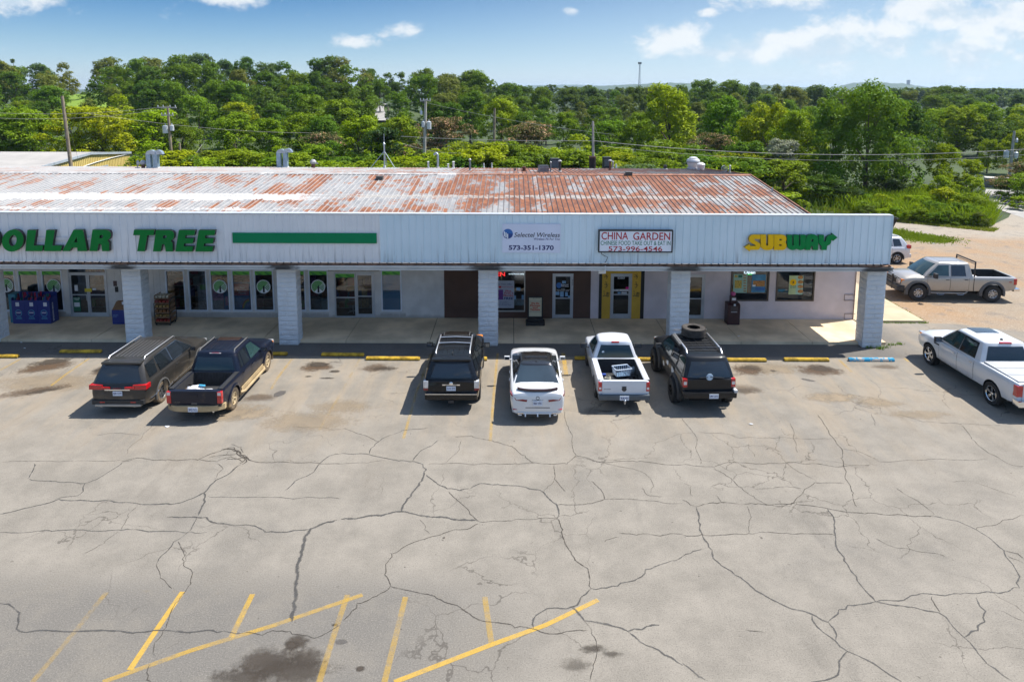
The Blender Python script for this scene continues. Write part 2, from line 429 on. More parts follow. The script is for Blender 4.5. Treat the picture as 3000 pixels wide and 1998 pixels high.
ASPH = asphalt_mat()
lot_edge = [(-75, -25), (75, -25), (75, 27.0), (40, 27.6), (30, 28.6), (24, 29.6), (21.0, 31.0), (19.3, 31.25), (-75, 31.25)]
lot = MB(); lot.v = [(x, y, 0.0) for x, y in lot_edge]; lot.f = [tuple(range(len(lot_edge)))]; lot.m = [0]
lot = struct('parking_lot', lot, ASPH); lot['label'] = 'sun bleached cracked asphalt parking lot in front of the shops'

def gravel_mat():
    m = bpy.data.materials.new('tan_gravel'); m.use_nodes = True; q = NT(m.node_tree); b = q.n['Principled BSDF']
    g = q.node('ShaderNodeNewGeometry'); p = g.outputs['Position']
    s = q.node('ShaderNodeSeparateXYZ', inp={0: p}); Y = s.outputs[1]
    n1 = q.noise(p, 0.16, 5, 0.6); n2 = q.noise(p, 0.9, 6, 0.7); n3 = q.noise(p, 16.0, 3, 0.7)
    c = q.mix(q.smooth(n1, 0.38, 0.62), (0.265, 0.165, 0.084), (0.235, 0.185, 0.130))
    c = q.mix(q.math('MULTIPLY', q.smooth(q.math('ADD', Y, q.math('MULTIPLY', n1, 6.0)), 51.5, 55.0), 0.8), c, (0.275, 0.242, 0.195))
    c = q.mix(q.math('MULTIPLY', q.smooth(n2, 0.52, 0.66), 0.65), c, (0.13, 0.11, 0.095))
    c = q.mix(q.math('MULTIPLY', q.smooth(n2, 0.42, 0.3), 0.4), c, (0.35, 0.25, 0.15))
    c = q.mix(q.math('MULTIPLY', q.smooth(n3, 0.5, 0.7), 0.45), c, (0.46, 0.42, 0.36))
    c = q.mix(q.math('MULTIPLY', q.smooth(n3, 0.45, 0.3), 0.4), c, (0.10, 0.085, 0.07))
    q.l.new(c, b.inputs['Base Color']); b.inputs['Roughness'].default_value = 0.95
    bb = q.node('ShaderNodeBump', inp={'Strength': 0.5, 'Distance': 0.03, 'Height': n3}); q.l.new(bb.outputs[0], b.inputs['Normal'])
    return m
GRAV = gravel_mat()
poly = [(16.0, 29.0), (75, 24), (75, 57), (53, 61.5), (46.5, 63), (43, 58.8), (38.4, 54.6), (31, 58.6), (16.0, 63), (-60, 62), (-60, 58), (16.0, 58)]
gv = MB(); gv.v = [(x, y, -0.012) for x, y in poly]; gv.f = [tuple(range(len(poly)))]; gv.m = [0]
gv = struct('gravel_yard', gv, GRAV); gv['label'] = 'tan gravel yard and drive beside the building'
# narrow old road that runs back between the bushes
rm = M('old_road', (0.30, 0.285, 0.265), 0.95, 0, 0.18, 0.8, 0.3, 20)
cl = [((49, 40), 6.5), ((47.5, 50), 6.0), ((46.3, 58), 4.6), ((47.2, 65), 3.6), ((51.0, 71), 3.0), ((54.2, 75.5), 2.9)]
mb = MB()
for i, (p, wd) in enumerate(cl):
    a = Vector(cl[max(i - 1, 0)][0]); b_ = Vector(cl[min(i + 1, len(cl) - 1)][0]); t = (b_ - a).normalized(); n = Vector((-t.y, t.x)) * wd / 2
    mb.v += [(p[0] + n.x, p[1] + n.y, 0.0), (p[0] - n.x, p[1] - n.y, 0.0)]
mb.f = [(2 * i, 2 * i + 1, 2 * i + 3, 2 * i + 2) for i in range(len(cl) - 1)]; mb.m = [0] * len(mb.f)
rd = struct('road', mb, rm); rd['label'] = 'narrow pale road leading back between the bushes'
# road climbing the wooded hill
mb = MB()
for i in range(12):
    y = 156 + i * 5; x = -0.187 * y - 1.2 * math.sin(i * .3); wd = 1.5
    mb.v += [(x - wd, y, terrain(x - wd, y) + .12), (x + wd, y, terrain(x + wd, y) + .12)]
mb.f = [(2 * i, 2 * i + 1, 2 * i + 3, 2 * i + 2) for i in range(11)]; mb.m = [0] * 11
rd = struct('road', mb, rm); rd['label'] = 'stretch of pale road climbing the wooded hill behind'

# ---- sidewalk under the canopy: one slab per joint
conc = M('sidewalk_concrete', (0.62, 0.49, 0.325), 0.9, 0, 0.26, 0.55, 0.25, 30)
sw = MB().box(-40, 16.06, 28.40, 31.45, -0.02, 0.095); sw = struct('sidewalk', sw, M('joint_dirt', (0.05, 0.045, 0.04), 0.95))
sw['label'] = 'stained concrete walk under the shop canopy'
xs = [-40, -36, -32.4, -28.8, -25.2, -21.6, -18.0, -14.35, -10.7, -7.1, -3.5, 0.1, 3.7, 6.8, 9.85, 12.9, 16.06]
for a, b_ in zip(xs[:-1], xs[1:]):
    MB().box(a + .012, b_ - .012, 28.37, 31.46, 0.0, 0.12 + random.uniform(-.006, .006)).build('slab', conc, sw)
ap = MB().bbox(16.1, 19.4, 31.24, 46, -0.02, 0.10, 0.015); ap = struct('sidewalk', ap, M('apron_concrete', (0.42, 0.34, 0.225), 0.9, 0, 0.14, 0.7, 0.2, 30))
ap['label'] = 'sunlit concrete apron at the side of the end shop'

# ---- painted bay lines, cracks and stains of the lot
def decal_mat(name, colr, kind):
    m = bpy.data.materials.new(name); m.use_nodes = True; q = NT(m.node_tree); b = q.n['Principled BSDF']
    out = q.n['Material Output']
    g = q.node('ShaderNodeNewGeometry'); p = g.outputs['Position']
    uv = q.node('ShaderNodeUVMap'); s = q.node('ShaderNodeSeparateXYZ', inp={0: uv.outputs[0]})
    U, V = s.outputs[0], s.outputs[1]
    oi = q.node('ShaderNodeObjectInfo'); al = oi.outputs['Alpha']
    n1 = q.noise(p, 1.7, 5, 0.65); n2 = q.noise(p, 9.0, 5, 0.7); n3 = q.noise(p, 40, 3, 0.6)
    c = q.mix(q.smooth(n1, 0.35, 0.7), colr, tuple(x * 0.72 for x in colr))
    if kind == 'paint':
        edge = q.math('MULTIPLY', q.smooth(V, 0.0, 0.10), q.smooth(V, 1.0, 0.90))
        wear = q.math('ADD', q.math('MULTIPLY', n1, 0.9), q.math('ADD', q.math('MULTIPLY', n2, 0.35), q.math('MULTIPLY', n3, 0.35)))
        a = q.smooth(q.math('ADD', wear, q.math('SUBTRACT', al, 0.5)), 0.55, 1.22)
        a = q.math('MULTIPLY', q.math('MULTIPLY', a, edge), q.math('ADD', 0.35, q.math('MULTIPLY', al, 0.65), clamp=True))
    elif kind == 'crack':
        d = q.math('ABSOLUTE', q.math('SUBTRACT', V, 0.5))
        d = q.math('ADD', d, q.math('MULTIPLY', q.math('SUBTRACT', n2, 0.5), 0.75))
        a = q.math('MULTIPLY', q.smooth(d, 0.42, 0.08), q.math('MULTIPLY', q.smooth(n1, 0.22, 0.5), al))
    else:
        cx = q.math('SUBTRACT', U, 0.5); cy = q.math('SUBTRACT', V, 0.5)
        rr = q.math('SQRT', q.math('ADD', q.math('MULTIPLY', cx, cx), q.math('MULTIPLY', cy, cy)))
        nn = q.math('ADD', q.math('MULTIPLY', q.math('SUBTRACT', n1, 0.5), 0.55), q.math('MULTIPLY', q.math('SUBTRACT', n2, 0.5), 0.35))
        a = q.smooth(q.math('ADD', rr, nn), 0.40, 0.12) if kind == 'soft' else q.smooth(q.math('ADD', rr, q.math('MULTIPLY', nn, 0.7)), 0.34, 0.26)
        a = q.math('MULTIPLY', a, al)
        a = q.math('MULTIPLY', a, q.smooth(rr, 0.5, 0.42))
    q.l.new(c, b.inputs['Base Color']); b.inputs['Roughness'].default_value = 0.85
    tr = q.node('ShaderNodeBsdfTransparent')
    mx = q.node('ShaderNodeMixShader', inp={0: a, 1: tr.outputs[0], 2: b.outputs[0]}); q.l.new(mx.outputs[0], out.inputs['Surface'])
    return m
PAINT = decal_mat('yellow_paint', (0.66, 0.41, 0.06), 'paint')
TAR = decal_mat('crack_tar', (0.070, 0.067, 0.063), 'crack')
CRK = decal_mat('crack_dirt', (0.050, 0.040, 0.030), 'crack')
OIL = decal_mat('oil_stain', (0.055, 0.042, 0.030), 'soft')
RUST = decal_mat('mud_stain', (0.095, 0.055, 0.028), 'soft')
DUST = decal_mat('dust_patch', (0.29, 0.225, 0.15), 'soft')
PATCH = decal_mat('asphalt_patch', (0.095, 0.085, 0.078), 'hard')
_z = [0.003]
def ribbon(name, pts, width, mt, alpha, jag=0.0, step=0.25):
    P = [Vector((p[0], p[1])) for p in pts]; Q = [P[0]]; run = 0.0; kn = [random.uniform(-1, 1) for _ in range(400)]
    for a, b_ in zip(P[:-1], P[1:]):
        L = (b_ - a).length; n = max(1, int(L / step)); nrm = Vector((-(b_ - a).y, (b_ - a).x)) / max(L, 1e-6)
        for i in range(1, n + 1):
            run += L / n; t = run / 0.33; k0 = int(t) % 398; off = (kn[k0] * (1 - t % 1) + kn[k0 + 1] * (t % 1)) * jag * 1.9 + random.uniform(-1, 1) * jag * .22
            Q.append(a.lerp(b_, i / n) + (nrm * off if i < n else Vector((0, 0))))
    z = _z[0]; _z[0] += 0.00003
    vs = []; us = []; d = 0
    for i, p in enumerate(Q):
        t = (Q[min(i + 1, len(Q) - 1)] - Q[max(i - 1, 0)]).normalized(); n = Vector((-t.y, t.x))
        wv = width * (1 if jag == 0 else random.uniform(0.7, 1.25)) / 2
        if jag and i in (0, len(Q) - 1): wv *= 0.4
        if i: d += (p - Q[i - 1]).length
        vs += [(p.x + n.x * wv, p.y + n.y * wv, z), (p.x - n.x * wv, p.y - n.y * wv, z)]; us += [(d, 1), (d, 0)]
    fs = [(2 * i, 2 * i + 1, 2 * i + 3, 2 * i + 2) for i in range(len(Q) - 1)]
    me = bpy.data.meshes.new(name); me.from_pydata(vs, [], fs); me.materials.append(mt)
    ul = me.uv_layers.new(name='UVMap')
    for l in me.loops: ul.data[l.index].uv = us[l.vertex_index]
    o = link(name, me, lot); o.color = (1, 1, 1, alpha); return o
def stain(name, px, py, rx, ry, mt, alpha, rot=0.0):
    c = G(px, py); z = _z[0]; _z[0] += 0.00003
    ca, sa = math.cos(rot), math.sin(rot)
    vs = [(c.x + ca * i * rx - sa * j * ry, c.y + sa * i * rx + ca * j * ry, z) for i, j in ((-1, -1), (1, -1), (1, 1), (-1, 1))]
    me = bpy.data.meshes.new(name); me.from_pydata(vs, [], [(0, 1, 2, 3)]); me.materials.append(mt)
    ul = me.uv_layers.new(name='UVMap')
    for l, uvv in zip(me.loops, ((0, 0), (1, 0), (1, 1), (0, 1))): ul.data[l.index].uv = uvv
    o = link(name, me, lot); o.color = (1, 1, 1, alpha); return o
def gp(pts): return [G(x, y) for x, y in pts]
# dust, mud and oil marks (photo positions of real marks on the ground plane)
for a in [(905, 1235, 2.2, 1.1, DUST, .55), (700, 1210, 1.8, .9, DUST, .7), (1000, 1190, 1.6, .8, DUST, .55), (2440, 1165, 1.5, .6, DUST, .75), (2570, 1180, 1.3, .5, DUST, .6),
          (150, 1120, 3.0, 1.3, DUST, .55), (2250, 1080, 2.2, .9, DUST, .55), (1530, 1090, 1.2, 1.0, DUST, .5), (2690, 1215, 1.6, .5, DUST, .5), (1640, 1060, .9, .5, DUST, .5)]:
    stain('dust_patch', *a)
for a in [(2190, 1085, 1.05, .65, RUST, .8), (2400, 1085, 1.25, .8, RUST, .8), (130, 1075, 1.5, .8, RUST, .85, .45), (320, 1080, 1.0, .7, RUST, .85, .4), (930, 1075, .9, .65, RUST, .85),
          (1105, 1078, .9, .6, RUST, .6), (760, 1165, .9, .45, RUST, .45), (2590, 1075, .9, .35, RUST, .4), (100, 1145, 1.8, .5, RUST, .55, .45), (2170, 1140, 1.4, .6, RUST, .35)]:
    stain('mud_stain', *a)
for a in [(150, 1060, 1.1, .5, OIL, .8, .4), (300, 1083, .6, .4, OIL, .7, .4), (130, 1145, 1.0, .28, OIL, .5, .5), (930, 1068, .75, .45, OIL, .8), (980, 1088, .3, .18, OIL, .9), (905, 1103, .22, .12, OIL, .8),
          (960, 1108, .45, .12, OIL, .8), (1120, 1080, .75, .3, OIL, .55), (2265, 1087, .22, .16, OIL, .75, -.4), (2200, 1078, .75, .45, OIL, .4), (2405, 1080, .8, .5, OIL, .6), (2175, 1145, .9, .35, OIL, .3),
          (560, 1188, .5, .3, OIL, .6), (870, 1880, .34, .28, OIL, .8), (855, 1890, .2, .15, OIL, .8), (790, 1940, .95, .55, OIL, .75), (870, 1965, 1.1, .5, OIL, .7), (700, 1985, .8, .3, OIL, .6), (900, 1930, .5, .4, OIL, .55),
          (1055, 1958, .13, .10, OIL, .95), (1740, 1900, .42, .2, OIL, .65), (1690, 1950, .5, .25, OIL, .4), (1790, 1915, .35, .12, OIL, .5), (980, 1830, .1, .06, OIL, .8), (1300, 1575, .06, .05, OIL, .8), (1780, 1205, .35, .12, OIL, .5),
          (1735, 1205, .5, .5, OIL, .3), (2110, 1100, 1.0, .3, OIL, .3)]:
    stain('oil_stain', *a)
for a in [(820, 1153, .30, .40, PATCH, .85, -.25), (2365, 1113, .42, .16, PATCH, .6, -.5), (1000, 1880, .2, .12, PATCH, .4), (80, 1036, .2, .1, DUST, .6)]: stain('asphalt_patch', *a)
# bay lines
for pts, al, wd in [([(60, 1052), (0, 1085)], .62, .11), ([(262, 1050), (195, 1095), (150, 1130)], .66, .11), ([(855, 1052), (815, 1105), (795, 1140)], .62, .11), ([(1055, 1050), (1000, 1150), (935, 1260)], .5, .11),
                    ([(1262, 1035), (1220, 1150), (1182, 1285)], .62, .11), ([(1458, 1035), (1447, 1150), (1436, 1292)], .66, .11), ([(1650, 1035), (1659, 1100)], .72, .2), ([(2458, 1054), (2495, 1090)], .62, .13),
                    ([(312, 1735), (215, 1855), (95, 1998)], .56, .13), ([(535, 1733), (455, 1850), (380, 1962)], .82, .14), ([(740, 1740), (678, 1866)], .74, .14), ([(1018, 1742), (975, 1870), (935, 1998)], .64, .14),
                    ([(1188, 1748), (1158, 1870), (1126, 1998)], .66, .14), ([(1420, 1748), (1440, 1885)], .64, .14), ([(1062, 1742), (800, 1832), (560, 1905), (300, 1998)], .70, .13), ([(1752, 1757), (1600, 1830), (1440, 1888), (1155, 1998)], .80, .13),
                    ([(312, 1731), (700, 1737), (1060, 1742)], .34, .12), ([(1060, 1742), (1500, 1750), (1750, 1757)], .30, .12), ([(2650, 1050), (2662, 1060)], .7, .12)]:
    ribbon('painted_line', gp(pts), wd * .92, PAINT, al - .12, 0, .5)
def cv(ox, pts, oy=1200, s=1.965): return gp([(ox + x / s, oy + y / s) for x, y in pts])
# tarred cracks
TARS = [(0, [(1940, 635), (1860, 655), (1790, 685), (1755, 730), (1735, 820), (1710, 930), (1700, 1020), (1690, 1110), (1680, 1220)], .16), (0, [(1785, 690), (1640, 705), (1530, 705), (1440, 665), (1250, 655), (1190, 620), (960, 620)], .085),
        (0, [(1140, 610), (1180, 530), (1175, 480), (1230, 420), (1330, 360), (1390, 315)], .09), (0, [(1130, 615), (1100, 690), (1000, 760), (930, 840), (905, 880)], .05), (0, [(1180, 475), (1080, 520), (980, 545), (790, 540), (640, 525), (340, 515), (200, 555), (60, 590), (0, 600)], .085),
        (0, [(0, 1115), (50, 1118), (90, 1150), (105, 1200), (95, 1260), (115, 1275), (440, 1275), (800, 1280), (1250, 1282), (1400, 1285)], .075), (0, [(0, 706), (300, 700), (700, 693), (1100, 703), (1190, 706)], .06), (0, [(1200, 500), (1500, 505), (1960, 512)], .045),
        (0, [(170, 400), (320, 412), (490, 425), (480, 470), (450, 495), (320, 515)], .06), (0, [(165, 395), (200, 310)], .06), (0, [(480, 425), (560, 400), (640, 350), (710, 300), (800, 275)], .05), (0, [(1640, 465), (1700, 410), (1790, 370), (1835, 315), (1900, 265), (1965, 255)], .06),
        (1000, [(0, 630), (230, 610), (345, 585), (420, 600), (780, 640)], .13), (1000, [(345, 585), (400, 500), (450, 420), (490, 345), (470, 315)], .12), (1000, [(470, 315), (420, 298), (330, 295), (160, 258), (0, 250)], .08), (1000, [(410, 295), (480, 225), (560, 175)], .06),
        (1000, [(160, 255), (190, 210), (250, 160), (350, 120), (500, 105)], .05), (1000, [(490, 375), (540, 415), (610, 455), (680, 465), (740, 455), (800, 425), (900, 430), (1060, 445), (1165, 475), (1240, 545), (1245, 620)], .085),
        (1000, [(1105, 1260), (1105, 1210), (1150, 1165), (1230, 1140), (1325, 1135), (1410, 1060), (1437, 1030)], .07), (1000, [(1325, 1135), (1400, 1215), (1560, 1245), (1650, 1275), (1730, 1265), (1830, 1240)], .10), (1000, [(1650, 1275), (1720, 1335), (1860, 1410), (1965, 1470)], .075),
        (2000, [(0, 1460), (60, 1505), (140, 1560)], .08), (1000, [(1437, 1028), (1500, 1025), (1590, 1015), (1710, 970), (1750, 920), (1900, 870), (1965, 845)], .06), (2000, [(0, 845), (60, 815), (120, 800)], .055),
        (2000, [(80, 560), (90, 640), (112, 715), (150, 790), (200, 875), (300, 950), (420, 1040), (550, 1110), (740, 1175), (840, 1225)], .085), (2000, [(745, 1180), (775, 1250), (880, 1330), (950, 1390), (1020, 1420), (1100, 1460), (1200, 1530), (1260, 1565)], .065),
        (2000, [(840, 1225), (885, 1290), (880, 1330)], .07), (2000, [(835, 1220), (900, 1150), (950, 1125), (1110, 1105)], .06), (2000, [(835, 570), (875, 650), (885, 790), (930, 870), (1000, 960), (1060, 1050), (1110, 1105)], .075),
        (2000, [(1110, 1105), (1300, 1135), (1480, 1170), (1550, 1240), (1620, 1310)], .065), (2000, [(1110, 1105), (1240, 1100), (1350, 1065), (1600, 1060), (1850, 1050), (1940, 1025)], .055), (2000, [(1620, 1310), (1700, 1270), (1740, 1220), (1745, 1160), (1690, 1080)], .07),
        (2000, [(1620, 1310), (1700, 1400), (1800, 1490), (1900, 1565)], .06), (2000, [(1440, 610), (1580, 640), (1690, 690), (1850, 810), (1900, 890), (1940, 960), (1940, 1025)], .06), (2000, [(950, 1390), (900, 1450), (870, 1540), (740, 1565)], .07)]
for ox, pts, wd in TARS: ribbon('crack', cv(ox, pts), wd * .80, TAR, .76, .030, .11)
THIN = [(0, [(700, 295), (800, 278), (950, 290), (1140, 290), (1280, 230), (1340, 215), (1390, 260), (1430, 290), (1570, 305), (1800, 305), (1965, 312)], .06), (0, [(1280, 230), (1330, 228), (1370, 240), (1385, 270), (1420, 300), (1395, 315)], .10), (0, [(1150, 290), (1250, 300), (1330, 270), (1400, 300)], .05),
        (0, [(0, 305), (200, 295), (420, 300), (700, 292)], .03), (0, [(720, 260), (780, 190), (860, 110), (900, 60)], .03), (0, [(560, 145), (700, 135), (800, 150)], .03), (0, [(905, 880), (925, 970), (990, 1030)], .03), (0, [(1025, 760), (1050, 860), (1105, 930), (1100, 1000), (1030, 1100), (940, 1270), (890, 1340), (900, 1420)], .04),
        (0, [(700, 690), (740, 620), (790, 545)], .03), (0, [(680, 700), (600, 770), (480, 830)], .03), (0, [(860, 1470), (855, 1530), (870, 1565)], .05), (0, [(1400, 1285), (1510, 1298), (1600, 1275), (1670, 1275), (1810, 1315), (1965, 1240)], .04), (0, [(1690, 100), (1800, 105), (1965, 115)], .03), (0, [(1250, 310), (1285, 340), (1230, 405)], .04),
        (1000, [(0, 110), (120, 145), (215, 185)], .04), (1000, [(0, 312), (150, 310), (260, 295)], .03), (1000, [(500, 315), (800, 312), (1000, 310), (1120, 305), (1300, 315), (1350, 265), (1500, 305), (1700, 300), (1965, 318)], .045), (1000, [(650, 155), (750, 150), (880, 185), (1000, 225), (1060, 265), (1110, 305)], .045),
        (1000, [(1285, 10), (1310, 100), (1335, 230), (1350, 265)], .04), (1000, [(1340, 270), (1500, 300), (1680, 340), (1760, 380), (1800, 440), (1780, 480)], .03), (1000, [(1225, 320), (1225, 400), (1290, 470)], .045), (1000, [(1225, 405), (1190, 440), (1165, 475)], .03), (1000, [(1245, 548), (1420, 540), (1515, 515), (1500, 470), (1440, 410)], .05),
        (1000, [(1515, 515), (1700, 518), (1965, 540)], .035), (1000, [(1730, 450), (1760, 490), (1850, 500)], .035), (1000, [(620, 470), (680, 530), (740, 600), (795, 645)], .045), (1000, [(795, 645), (980, 640), (1100, 632), (1240, 622)], .035), (1000, [(1245, 625), (1275, 690), (1300, 790), (1340, 850), (1420, 915), (1430, 980), (1437, 1028)], .06),
        (1000, [(795, 655), (700, 690), (590, 710), (480, 745), (370, 785), (290, 830), (255, 890), (250, 950), (285, 1015)], .045), (1000, [(285, 1015), (430, 1050), (550, 1085), (640, 1120), (740, 1175), (810, 1215), (1000, 1255), (1200, 1290), (1300, 1275), (1420, 1270)], .05), (1000, [(285, 1015), (180, 1080), (90, 1115), (60, 1160), (10, 1215)], .05),
        (1000, [(1400, 1215), (1440, 1290), (1470, 1360), (1450, 1470), (1430, 1560)], .04), (1000, [(1600, 710), (1700, 722), (1965, 718)], .04), (1000, [(1515, 760), (1600, 735)], .03), (1000, [(450, 630), (480, 690), (510, 715)], .03), (1000, [(600, 305), (680, 230), (690, 180)], .03),
        (2000, [(0, 50), (70, 140), (85, 250), (100, 315)], .035), (2000, [(0, 316), (180, 330), (280, 305), (440, 310), (600, 305), (760, 310), (880, 330), (1080, 320)], .045), (2000, [(180, 335), (250, 380), (340, 450), (410, 500), (480, 545), (560, 555), (640, 535), (700, 460), (760, 420), (930, 425)], .04),
        (2000, [(780, 30), (830, 110), (915, 225), (910, 280), (935, 390), (985, 480), (1005, 560)], .05), (2000, [(915, 225), (1010, 240), (1130, 300), (1400, 290), (1750, 285)], .03), (2000, [(0, 520), (70, 555), (200, 540), (420, 545), (640, 540), (840, 570), (1050, 600), (1300, 610), (1440, 610)], .055), (2000, [(0, 720), (110, 718), (380, 712), (600, 710), (880, 725)], .045),
        (2000, [(1600, 90), (1660, 170), (1760, 250), (1900, 320), (1965, 325)], .04), (2000, [(1230, 450), (1370, 540), (1450, 605)], .04), (2000, [(1240, 30), (1380, 70), (1600, 85), (1830, 88)], .035), (2000, [(90, 130), (250, 140), (310, 160), (500, 160), (840, 170)], .03), (2000, [(380, 195), (410, 275)], .03), (2000, [(460, 200), (570, 245)], .03),
        (2000, [(620, 80), (660, 250)], .028), (2000, [(420, 460), (520, 455), (620, 445), (690, 455)], .03), (2000, [(590, 305), (700, 370), (770, 415)], .03), (2000, [(1110, 740), (1250, 800), (1400, 820), (1520, 850)], .03), (2000, [(1560, 420), (1640, 410), (1800, 460), (1920, 500)], .03), (2000, [(1850, 810), (1930, 830), (1965, 860)], .05), (2000, [(1870, 840), (1965, 885)], .035),
        (2000, [(360, 1265), (480, 1285)], .03), (2000, [(370, 555), (395, 620), (385, 710)], .028), (2000, [(10, 425), (50, 440), (60, 500)], .03), (2000, [(180, 490), (240, 540)], .03), (2000, [(1435, 1075), (1480, 1165)], .05), (2000, [(1690, 690), (1830, 650), (1965, 610)], .03), (2000, [(1090, 25), (1110, 95)], .03), (2000, [(1820, 1155), (1965, 1215)], .03)]
for ox, pts, wd in THIN: ribbon('crack', cv(ox, pts), wd * .66, CRK, .85, .034, .08)
# crumbled spot on the left
for pts, wd in (([(1283, 233), (1310, 223), (1345, 227), (1375, 237)], .07), ([(1375, 237), (1380, 262), (1420, 281), (1440, 292)], .06), ([(1410, 283), (1400, 300), (1380, 310)], .05), ([(1330, 200), (1390, 215), (1400, 250)], .03), ([(1200, 280), (1290, 262), (1360, 255)], .03), ([(1300, 290), (1380, 280), (1430, 270)], .03)):
    ribbon('crack', cv(0, pts), wd, CRK, 1.0, .03, .07)
# ================================================================== THE STRIP OF SHOPS
YW, YF, XR, XL = 31.35, 27.85, 16.10, -47.0
mall = thing('strip_mall', 'long low strip of shops with rusted metal roof and ribbed white front', 'building', (0, YW, 0))
def MBW(mb, name, mats, parent=mall, smooth=None): return mb.build(name, mats, parent, smooth, world=True)
siding = M('painted_board', (0.60, 0.58, 0.56), 0.75, 0, 0.10, 1.5, 0.15, 25, dirt=(0.22, 0.18, 0.14, .5), dirtz=.35)
brown = M('brown_stucco', (0.098, 0.052, 0.036), 0.9, 0, 0.14, 1.2, 0.5, 60)
lilac = M('lilac_stucco', (0.62, 0.55, 0.565), 0.9, 0, 0.08, 1.2, 0.35, 60)
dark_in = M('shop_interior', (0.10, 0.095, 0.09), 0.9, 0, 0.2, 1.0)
white_trim = M('white_frame', (0.66, 0.70, 0.77), 0.5, 0, 0.06, 2)
alu = M('aluminium_frame', (0.46, 0.49, 0.53), 0.38, 0.35, 0.08, 2)
bronze = M('bronze_frame', (0.085, 0.068, 0.055), 0.45, 0.3, 0.1, 2)
black = M('matt_black', (0.012, 0.012, 0.013), 0.6, 0, 0.1, 3)
pane_mat = glass_mat('shop_glass', (0.74, 0.77, 0.79))
def X_(px, py): return FY(px, py, YW).x
def Z_(px, py): return FY(px, py, YW).z
def rect(xl, yt, xr, yb):
    ym = (yt + yb) / 2; xm = (xl + xr) / 2
    return [X_(xl, ym), X_(xr, ym), Z_(xm, yb), Z_(xm, yt)]
def wall_holes(x0, x1, z0, z1, holes, y, depth=0.18):
    xs = sorted({x0, x1} | {v for h in holes for v in h[:2]}); zs = sorted({z0, z1} | {v for h in holes for v in h[2:]})
    mb = MB()
    for a, b in zip(xs[:-1], xs[1:]):
        for c, d in zip(zs[:-1], zs[1:]):
            mx, mz = (a + b) / 2, (c + d) / 2
            if any(h[0] < mx < h[1] and h[2] < mz < h[3] for h in holes): continue
            mb.quad((a, y, c), (b, y, c), (b, y, d), (a, y, d))
    for a, b, c, d in holes:
        for p, q_ in (((a, c), (b, c)), ((b, c), (b, d)), ((b, d), (a, d)), ((a, d), (a, c))):
            mb.quad((p[0], y, p[1]), (q_[0], y, q_[1]), (q_[0], y + depth, q_[1]), (p[0], y + depth, p[1]))
    return mb
ZT, ZB = 3.42, 0.12
wt, wb = 794.7, 907.5
DT = [rect(xa, wt - .3, xb, wb + .5) for xa, xb in ((-9, 44.6), (59.4, 113), (127.8, 181.6), (490, 539.5), (556, 604), (620, 669), (684, 734), (749, 799), (840, 892), (908, 959), (1120.5, 1173))]
door1 = rect(203, 780, 315.5, 927.5); door1[2] = ZB + .005; door1[3] = min(door1[3], 3.0)
door2 = rect(980.5, 798.5, 1098, 930); door2[2] = ZB + .005
sel_w = rect(1402, 792.5, 1538.7, 913); sel_d = rect(1618.5, 801.7, 1679, 934); sel_d[2] = ZB + .005
chi_d = rect(1788.5, 802, 1850, 933); chi_d[2] = ZB + .005
sub_d = rect(2002, 804, 2064, 933); sub_d[2] = ZB + .005
sub_a = rect(2140.5, 790.5, 2253, 882); sub_b = rect(2273.5, 790.5, 2386.5, 882.5)
XB1, XB2 = X_(1302, 930), X_(1729, 930)
fr = 0.055
grow = lambda h, g: [h[0] - g, h[1] + g, h[2] - g, h[3] + g]
wallA = MBW(wall_holes(XL, XB1, ZB, ZT, [grow(h, fr) for h in DT] + [door1, door2], YW), 'wall', siding)
wallB = MBW(wall_holes(XB1, XB2, ZB, ZT, [sel_w, sel_d], YW), 'wall', brown); wallB['label'] = 'dark brown stucco front of the phone shop'
wallC = MBW(wall_holes(XB2, XR, ZB, ZT, [chi_d, sub_d, sub_a, sub_b], YW), 'wall', lilac); wallC['label'] = 'pale lilac stucco front of the two end shops'
MBW(MB().box(XR - .2, XR, YW + .19, 58.6, 0, 3.5).prism([(YW + .19, 3.5), (58.6, 3.5), (58.6, 4.1), (46.62, 5.0)], 'x', XR - .2, XR), 'side_wall', lilac)
MBW(MB().box(XL, XR - .21, 58.3, 58.5, 0, 4.1), 'rear_wall', siding)
# narrow vertical boards of the variety-store front (under the windows full width, beside them full height)
bw = 0.302
bd_low = MB().bbox(-.143, .143, -.014, 0.004, 0, DT[3][2] - fr - ZB - .06, .006).mesh('board', siding)
bd_full = MB().bbox(-.143, .143, -.014, 0.004, 0, ZT - ZB - .01, .006).mesh('board', siding)
bd_top = MB().bbox(-.143, .143, -.014, 0.004, 0, max(.1, ZT - door2[3] - .05), .006).mesh('board', siding)
x = XL + .2
spans = [grow(h, fr + .02) for h in DT]
while x < X_(1190, 930):
    a, b = x - .15, x + .15
    ind = any(d[0] - .06 < b and a < d[1] + .06 for d in (door1, door2))
    inw = any(h[0] - .05 < b and a < h[1] + .05 for h in spans)
    if x > -27:
        if door2[0] - .06 < b and a < door2[1] + .06: link('board', bd_top, wallA, (x, -.0, door2[3] + .05))
        elif not ind: link('board', bd_low if inw or (DT[0][0] < x < DT[2][1]) or (DT[3][0] < x < DT[7][1] + .1) else bd_full, wallA, (x, 0, ZB))
    x += bw
MBW(MB().box(X_(1190, 930), XB1 - .004, YW - .012, YW + .003, ZB, ZT), 'panel', siding, mall)

